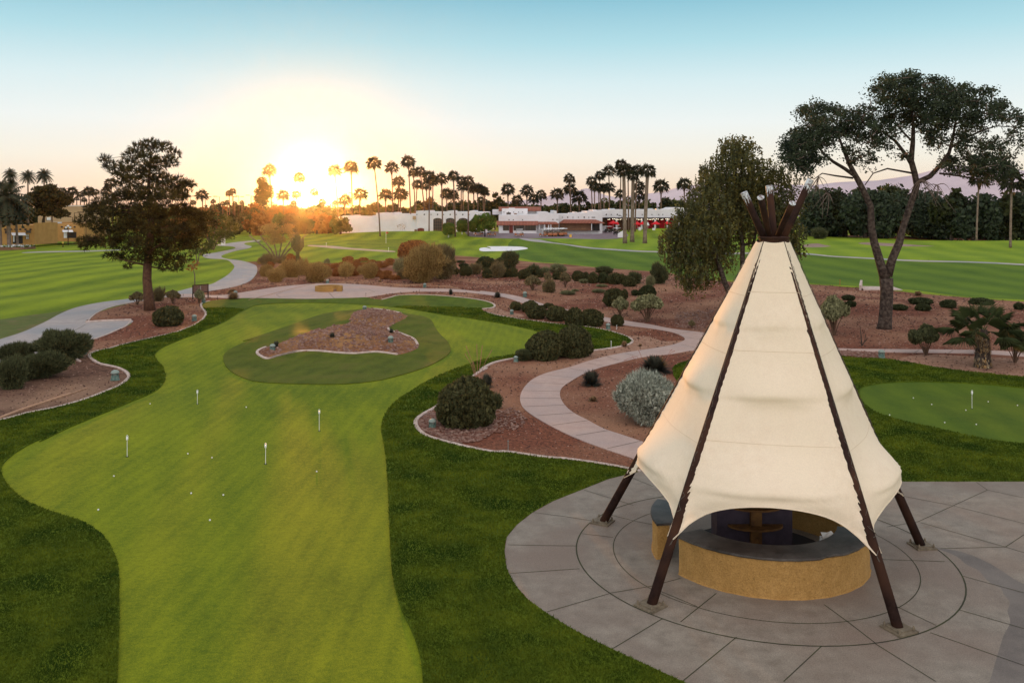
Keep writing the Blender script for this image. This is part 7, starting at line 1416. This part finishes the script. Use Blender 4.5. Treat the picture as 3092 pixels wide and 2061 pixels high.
fls = [('A', 1690, 568, 660, 300, 2.0, False), ('A', 1825, 575, 665, 300, 2.0, False), ('A', 1950, 570, 650, 300, -2.2, False), ('A', 2072, 568, 650, 300, 2.0, False), ('A', 2120, 572, 660, 300, 1.8, True), ('A', 2235, 560, 640, 300, -2.0, False), ('B', 925, 540, 640, 300, 1.4, True), ('B', 905, 572, 700, 290, -1.8, False), ('B', 985, 562, 700, 290, 1.6, True), ('B', 1300, 566, 700, 290, 1.6, True), ('B', 665, 567, 690, 300, 1.4, True), ('B', 20, 570, 640, 300, 1.8, False)]
fls.sort(key=lambda q: px(q[0], [(q[1], 0)])[0][0])
for i, (fr, x, yt, yb, Y, ar, db) in enumerate(fls): lamp(fr, x, yt, yb, Y, ar, f'tall dark court floodlight, {ordn(i, len(fls))} along the sunset horizon', db)
lamp('R', 1405, 222, 420, 240, -1.0, 'dark lamp post beside the patio palm stand', False)
lamp('S', 1258, 908, 1080, 215, 2.2, 'dark box-headed lamp over the ochre cottage roof', False)
lamp('S', 1228, 985, 1080, 218, -1.2, 'smaller lamp left of the box-headed one over the ochre roof', False)
lamp('S', 1152, 1180, 1395, 188, 0, 'white three-globe lamp post on the cottage lawn', glob=True)

# ochre cottages on the left
c1 = Bld('cottage', 'S', 176, 300, 'ochre adobe cottage at far left with striped white awning')
c1.wall([(20, 1165), (60, 1160), (100, 1130), (190, 1115), (560, 1117), (570, 1082), (582, 1082)], 1452, 9, 'ochre'); 
for x in (95, 190, 265, 350, 437, 522): c1.vent(x, 1190, 14, -.3)
c1.pane(90, 1212, 122, 1255); c1.pane(446, 1205, 516, 1245); c1.pane(442, 1275, 484, 1352, 'awning', 'window', bars=(1, 1)); c1.pane(212, 1290, 382, 1430, 'orn', 'porch_opening', frame=False); c1.box(225, 1295, 240, 1400, -.25, .15, 'awning', 'curtain')
mb = MB(); Ya = c1.Y - 1.8; mb.add([(c1.X(190), 0, c1.Z(1245)), (c1.X(425), 0, c1.Z(1245)), (c1.X(440, Ya), -1.8, c1.Z(1288, Ya)), (c1.X(205, Ya), -1.8, c1.Z(1288, Ya)), (c1.X(190), 0, c1.Z(1250)), (c1.X(425), 0, c1.Z(1250)), (c1.X(440, Ya), -1.8, c1.Z(1293, Ya)), (c1.X(205, Ya), -1.8, c1.Z(1293, Ya))], [(3, 2, 1, 0), (4, 5, 6, 7), (3, 7, 6, 2)]); mb.build('awning', M['awning'], c1.o)
c2 = Bld('cottage', 'S', 194, 950, 'ochre adobe cottage with stepped parapet left of the pine')
c2.wall([(545, 1110), (580, 1082), (700, 1090), (755, 1098), (790, 1076), (880, 1076), (882, 1098), (1420, 1092)], 1395, 10, 'ochre')
for x in (590, 675, 742, 1050, 1120, 1195, 1267): c2.vent(x, 1148 if x > 600 else 1170, 13, -.3)
c2.pane(1088, 1160, 1140, 1192); c2.pane(1080, 1235, 1290, 1335, 'orn', 'porch_opening', frame=False); c2.box(1078, 1240, 1130, 1335, -.25, .15, 'awning', 'curtain'); c2.box(900, 1065, 1010, 1090, 2, 1, 'ac', 'roof_unit')
c2.box(1060, 1340, 1235, 1375, -2.2, .3, 'ochre', 'porch_wall')
mb = MB(); Ya = c2.Y - 1.8; mb.add([(c2.X(1055), 0, c2.Z(1197)), (c2.X(1225), 0, c2.Z(1197)), (c2.X(1240, Ya), -1.8, c2.Z(1232, Ya)), (c2.X(1060, Ya), -1.8, c2.Z(1232, Ya)), (c2.X(1055), 0, c2.Z(1202)), (c2.X(1225), 0, c2.Z(1202)), (c2.X(1240, Ya), -1.8, c2.Z(1237, Ya)), (c2.X(1060, Ya), -1.8, c2.Z(1237, Ya))], [(3, 2, 1, 0), (4, 5, 6, 7), (3, 7, 6, 2)]); mb.build('awning', M['awning'], c2.o)
c3 = Bld('building', 'S', 235, 1150, 'taller pale tan building behind the ochre cottages')
c3.wall([(640, 960), (870, 960), (872, 830), (1090, 815), (1092, 778), (1460, 785)], -.2, 14, 'tanwall'); c3.pane(790, 985, 860, 1035, 'awning'); c3.box(1088, 790, 1460, 800, -.1, .1, 'awning', 'parapet_cap')
for fr, x0, y0, x1, y1, d, mk, lab, nm_, cat_ in (('S', -10, 1482, 408, 1540, 4, 'brownwall', 'brown brick planter bed at the foot of the left palms', 'planter', 'planter'), ('S', 508, 1405, 632, 1440, .5, 'ochre', 'low ochre wall beside the square hedge', 'low_wall', 'wall')):
    p = gp(*px(fr, [((x0 + x1) / 2, y1)])[0]); k = FR[fr][2] * p[1] / FPX; w = (x1 - x0) * k / 2; h = (y1 - y0) * k * .8; o = empty(nm_, p); tag(o, lab, cat_); mb = MB(); mb.box(-w, w, 0, d, -.3, h); mb.build('wall', M[mk], o)
    if nm_ == 'planter':
        rr = np.random.RandomState(3); P = np.stack([rr.uniform(-w, w, 260), rr.uniform(.1, d, 260), rr.uniform(h, h + .3, 260)], 1); v, f = cards(P, .22, rr); obj('flowers', mesh('flowers', v, f, M['awning']), o); P = np.stack([rr.uniform(-w, w, 500), rr.uniform(.1, d, 500), rr.uniform(h, h + .2, 500)], 1); v, f = cards(P, .25, rr); obj('leaves', mesh('leaves', v, f, M['lush']), o)
clipped('S', 460, 1340, 620, 1415, 1425, 'dark_leaf', 'low clipped dark hedge before the left cottage', 'clipped_hedge', 'hedge', trunk=False); clipped('S', 578, 1310, 700, 1425, 1430, 'dark_leaf', 'square clipped dark hedge at the corner of the left cottage', 'clipped_hedge', 'hedge', trunk=False)
p = gp(*px('S', [(1063, 1496)])[0]); o = empty('marker_post', p); tag(o, 'short dark post with a yellow top on the cottage lawn', 'post'); mb = MB(); mb.tube([(0, 0, 0), (0, 0, .75)], .09, 8); mb.build('post', M['steel'], o); mb = MB(); mb.lathe([(.1, .75), (.22, .85), (.22, 1.05), (.08, 1.12)], 8); mb.build('top', mat('yellow_cap', (.6, .42, .08)), o)
p = gp(*px('A', [(1982, 1008)])[0]); o = empty('white_sign', p); tag(o, 'small white sign board beside the far path bend', 'sign'); mb = MB(); mb.box(-.42, .42, 0, .06, .1, 2.2); mb.build('board', M['awning'], o); mb = MB(); mb.box(-.36, -.3, .07, .13, -.1, 2.0); mb.build('post', M['steel'], o)
# white rail markers in the grove at the right
for i, (x, y, h, lab) in enumerate(((209, 447, 52, 'white flared post left in the grove beside the pepper tree'), (236, 432, 50, 'white cross-topped post in the grove beside the pepper tree'), (433, 445, 32, 'short white post on the far lawn behind the grove'), (553, 425, 40, 'white cross-topped post behind the left trunks of the grove'))):
    a = px('W', [(x, y)])[0]; p = gp(*a); k = .2771 * p[1] / FPX; o = empty('white_post', p); tag(o, lab, 'post'); mb = MB(); mb.tube([(0, 0, 0), (0, 0, h * k)], [.22 if 'flared' in lab or 'short' in lab else .12, .08], 8); mb.build('post', M['white'], o)
    if 'cross' in lab: mb = MB(); mb.box(-.45, .45, -.06, .06, h * k * .82, h * k * .92); mb.build('crossbar', M['white'], o)

# ---------------------------------------------------------------- mountains
ridge = [(1400, 614), (1560, 606), (1640, 598), (1660, 588), (1700, 582), (1740, 577), (1768, 568), (1790, 573), (1830, 590), (1870, 597), (1900, 591), (1960, 584), (2000, 579), (2030, 570), (2070, 561), (2120, 556), (2180, 549), (2300, 541), (2450, 546), (2530, 536), (2650, 531), (2750, 516), (2850, 506), (2900, 499), (2980, 506), (3092, 515), (3300, 522), (3600, 560), (4000, 612)]
rng = np.random.RandomState(2); V = []; F = []; ns = 260; nr = 12; xs = np.linspace(1400, 4000, ns); ys = np.interp(xs, [r[0] for r in ridge], [r[1] + (14 if r[0] > 2250 and r[0] < 2820 else 0) for r in ridge]); YM = 800
for j in range(nr + 1):
    t = j / nr
    for i in range(ns):
        a = at(xs[i], ys[i], YM); z = (a[2]) * t ** 1.1 + (1.5 * math.sin(i * .7 + j) + 1.1 * math.sin(i * 1.9 + 3 * j)) * math.sin(math.pi * t); yy = YM - 170 * (1 - t) + 12 * math.sin(i * .35) * (1 - t); V.append((a[0], yy, z if j else -5))
for i in range(ns): V.append((V[nr * ns + i][0], YM + 90, -5))
for j in range(nr + 1):
    for i in range(ns - 1): F.append((j * ns + i, j * ns + i + 1, (j + 1) * ns + i + 1, (j + 1) * ns + i))
tag(obj('hills', mesh('hills', np.array(V), np.array(F), M['hill'], True)), kind='structure')

# ---------------------------------------------------------------- real grass blades on the nearer rough
M['blade'] = mat('grass_blades', (.055, .085, .006), (.14, .17, .012), 1.3, .8, trans=.2, c3=(.03, .06, .006), s3=.6, spec=.1)
def blades(name, cls_ids, n, ymax, hmin, hmax, seed):
    rng = np.random.RandomState(seed); sel = np.nonzero(np.isin(GC, cls_ids))[0]; T = GP[GF[sel]]; cy = T[:, :, 1].mean(1); cx = T[:, :, 0].mean(1)
    ar = .5 * np.abs((T[:, 1, 0] - T[:, 0, 0]) * (T[:, 2, 1] - T[:, 0, 1]) - (T[:, 2, 0] - T[:, 0, 0]) * (T[:, 1, 1] - T[:, 0, 1]))
    ok = (cy > 14) & (cy < ymax) & (abs(cx) < cy * .62 + 1); w = ar * ok / np.maximum(cy, 10) ** 2; w /= w.sum(); k = rng.choice(len(sel), n, p=w); a, b_ = rng.uniform(size=(2, n)); fl_ = a + b_ > 1; a[fl_] = 1 - a[fl_]; b_[fl_] = 1 - b_[fl_]
    t = T[k]; P = t[:, 0] * (1 - a - b_)[:, None] + t[:, 1] * a[:, None] + t[:, 2] * b_[:, None]; z = hgt(P[:, 0], P[:, 1]) + .035; s = np.maximum(P[:, 1], 16) / 18
    h = rng.uniform(hmin, hmax, n) * s ** .5; wd = .013 * s * rng.uniform(.7, 1.3, n); an = rng.uniform(0, 6.283, n); lean = rng.normal(size=(n, 2)) * .45
    B = np.stack([P[:, 0], P[:, 1], z], 1); sd = np.stack([np.cos(an) * wd, np.sin(an) * wd, np.zeros(n)], 1); tip = B + np.stack([lean[:, 0] * h, lean[:, 1] * h, h], 1)
    V = np.stack([B - sd, B + sd, tip], 1).reshape(-1, 3); o = obj(name, mesh(name, V, np.arange(3 * n).reshape(-1, 3), M['blade'])); tag(o, kind='stuff')
ids = [i for i, r in enumerate(REG) if r[0] == 'rough_grass']; blades('grass_blades', ids, 330000, 75, .025, .06, 1)
ids = [i for i, r in enumerate(REG) if r[0] == 'island_grass']
clean()
# ---------------------------------------------------------------- air: one closed box of even haze round camera and scene
hz = bpy.data.materials.new('haze'); hz.use_nodes = True; t = hz.node_tree; t.nodes.clear()
o_ = t.nodes.new('ShaderNodeOutputMaterial'); v_ = t.nodes.new('ShaderNodeVolumePrincipled'); t.links.new(v_.outputs[0], o_.inputs['Volume'])
v_.inputs['Color'].default_value = (.92, .88, .88, 1); v_.inputs['Density'].default_value = .00004; v_.inputs['Anisotropy'].default_value = .962
mb = MB(); mb.box(-1700, 1700, -260, 2250, -8, 52); tag(mb.build('haze', hz), kind='stuff')
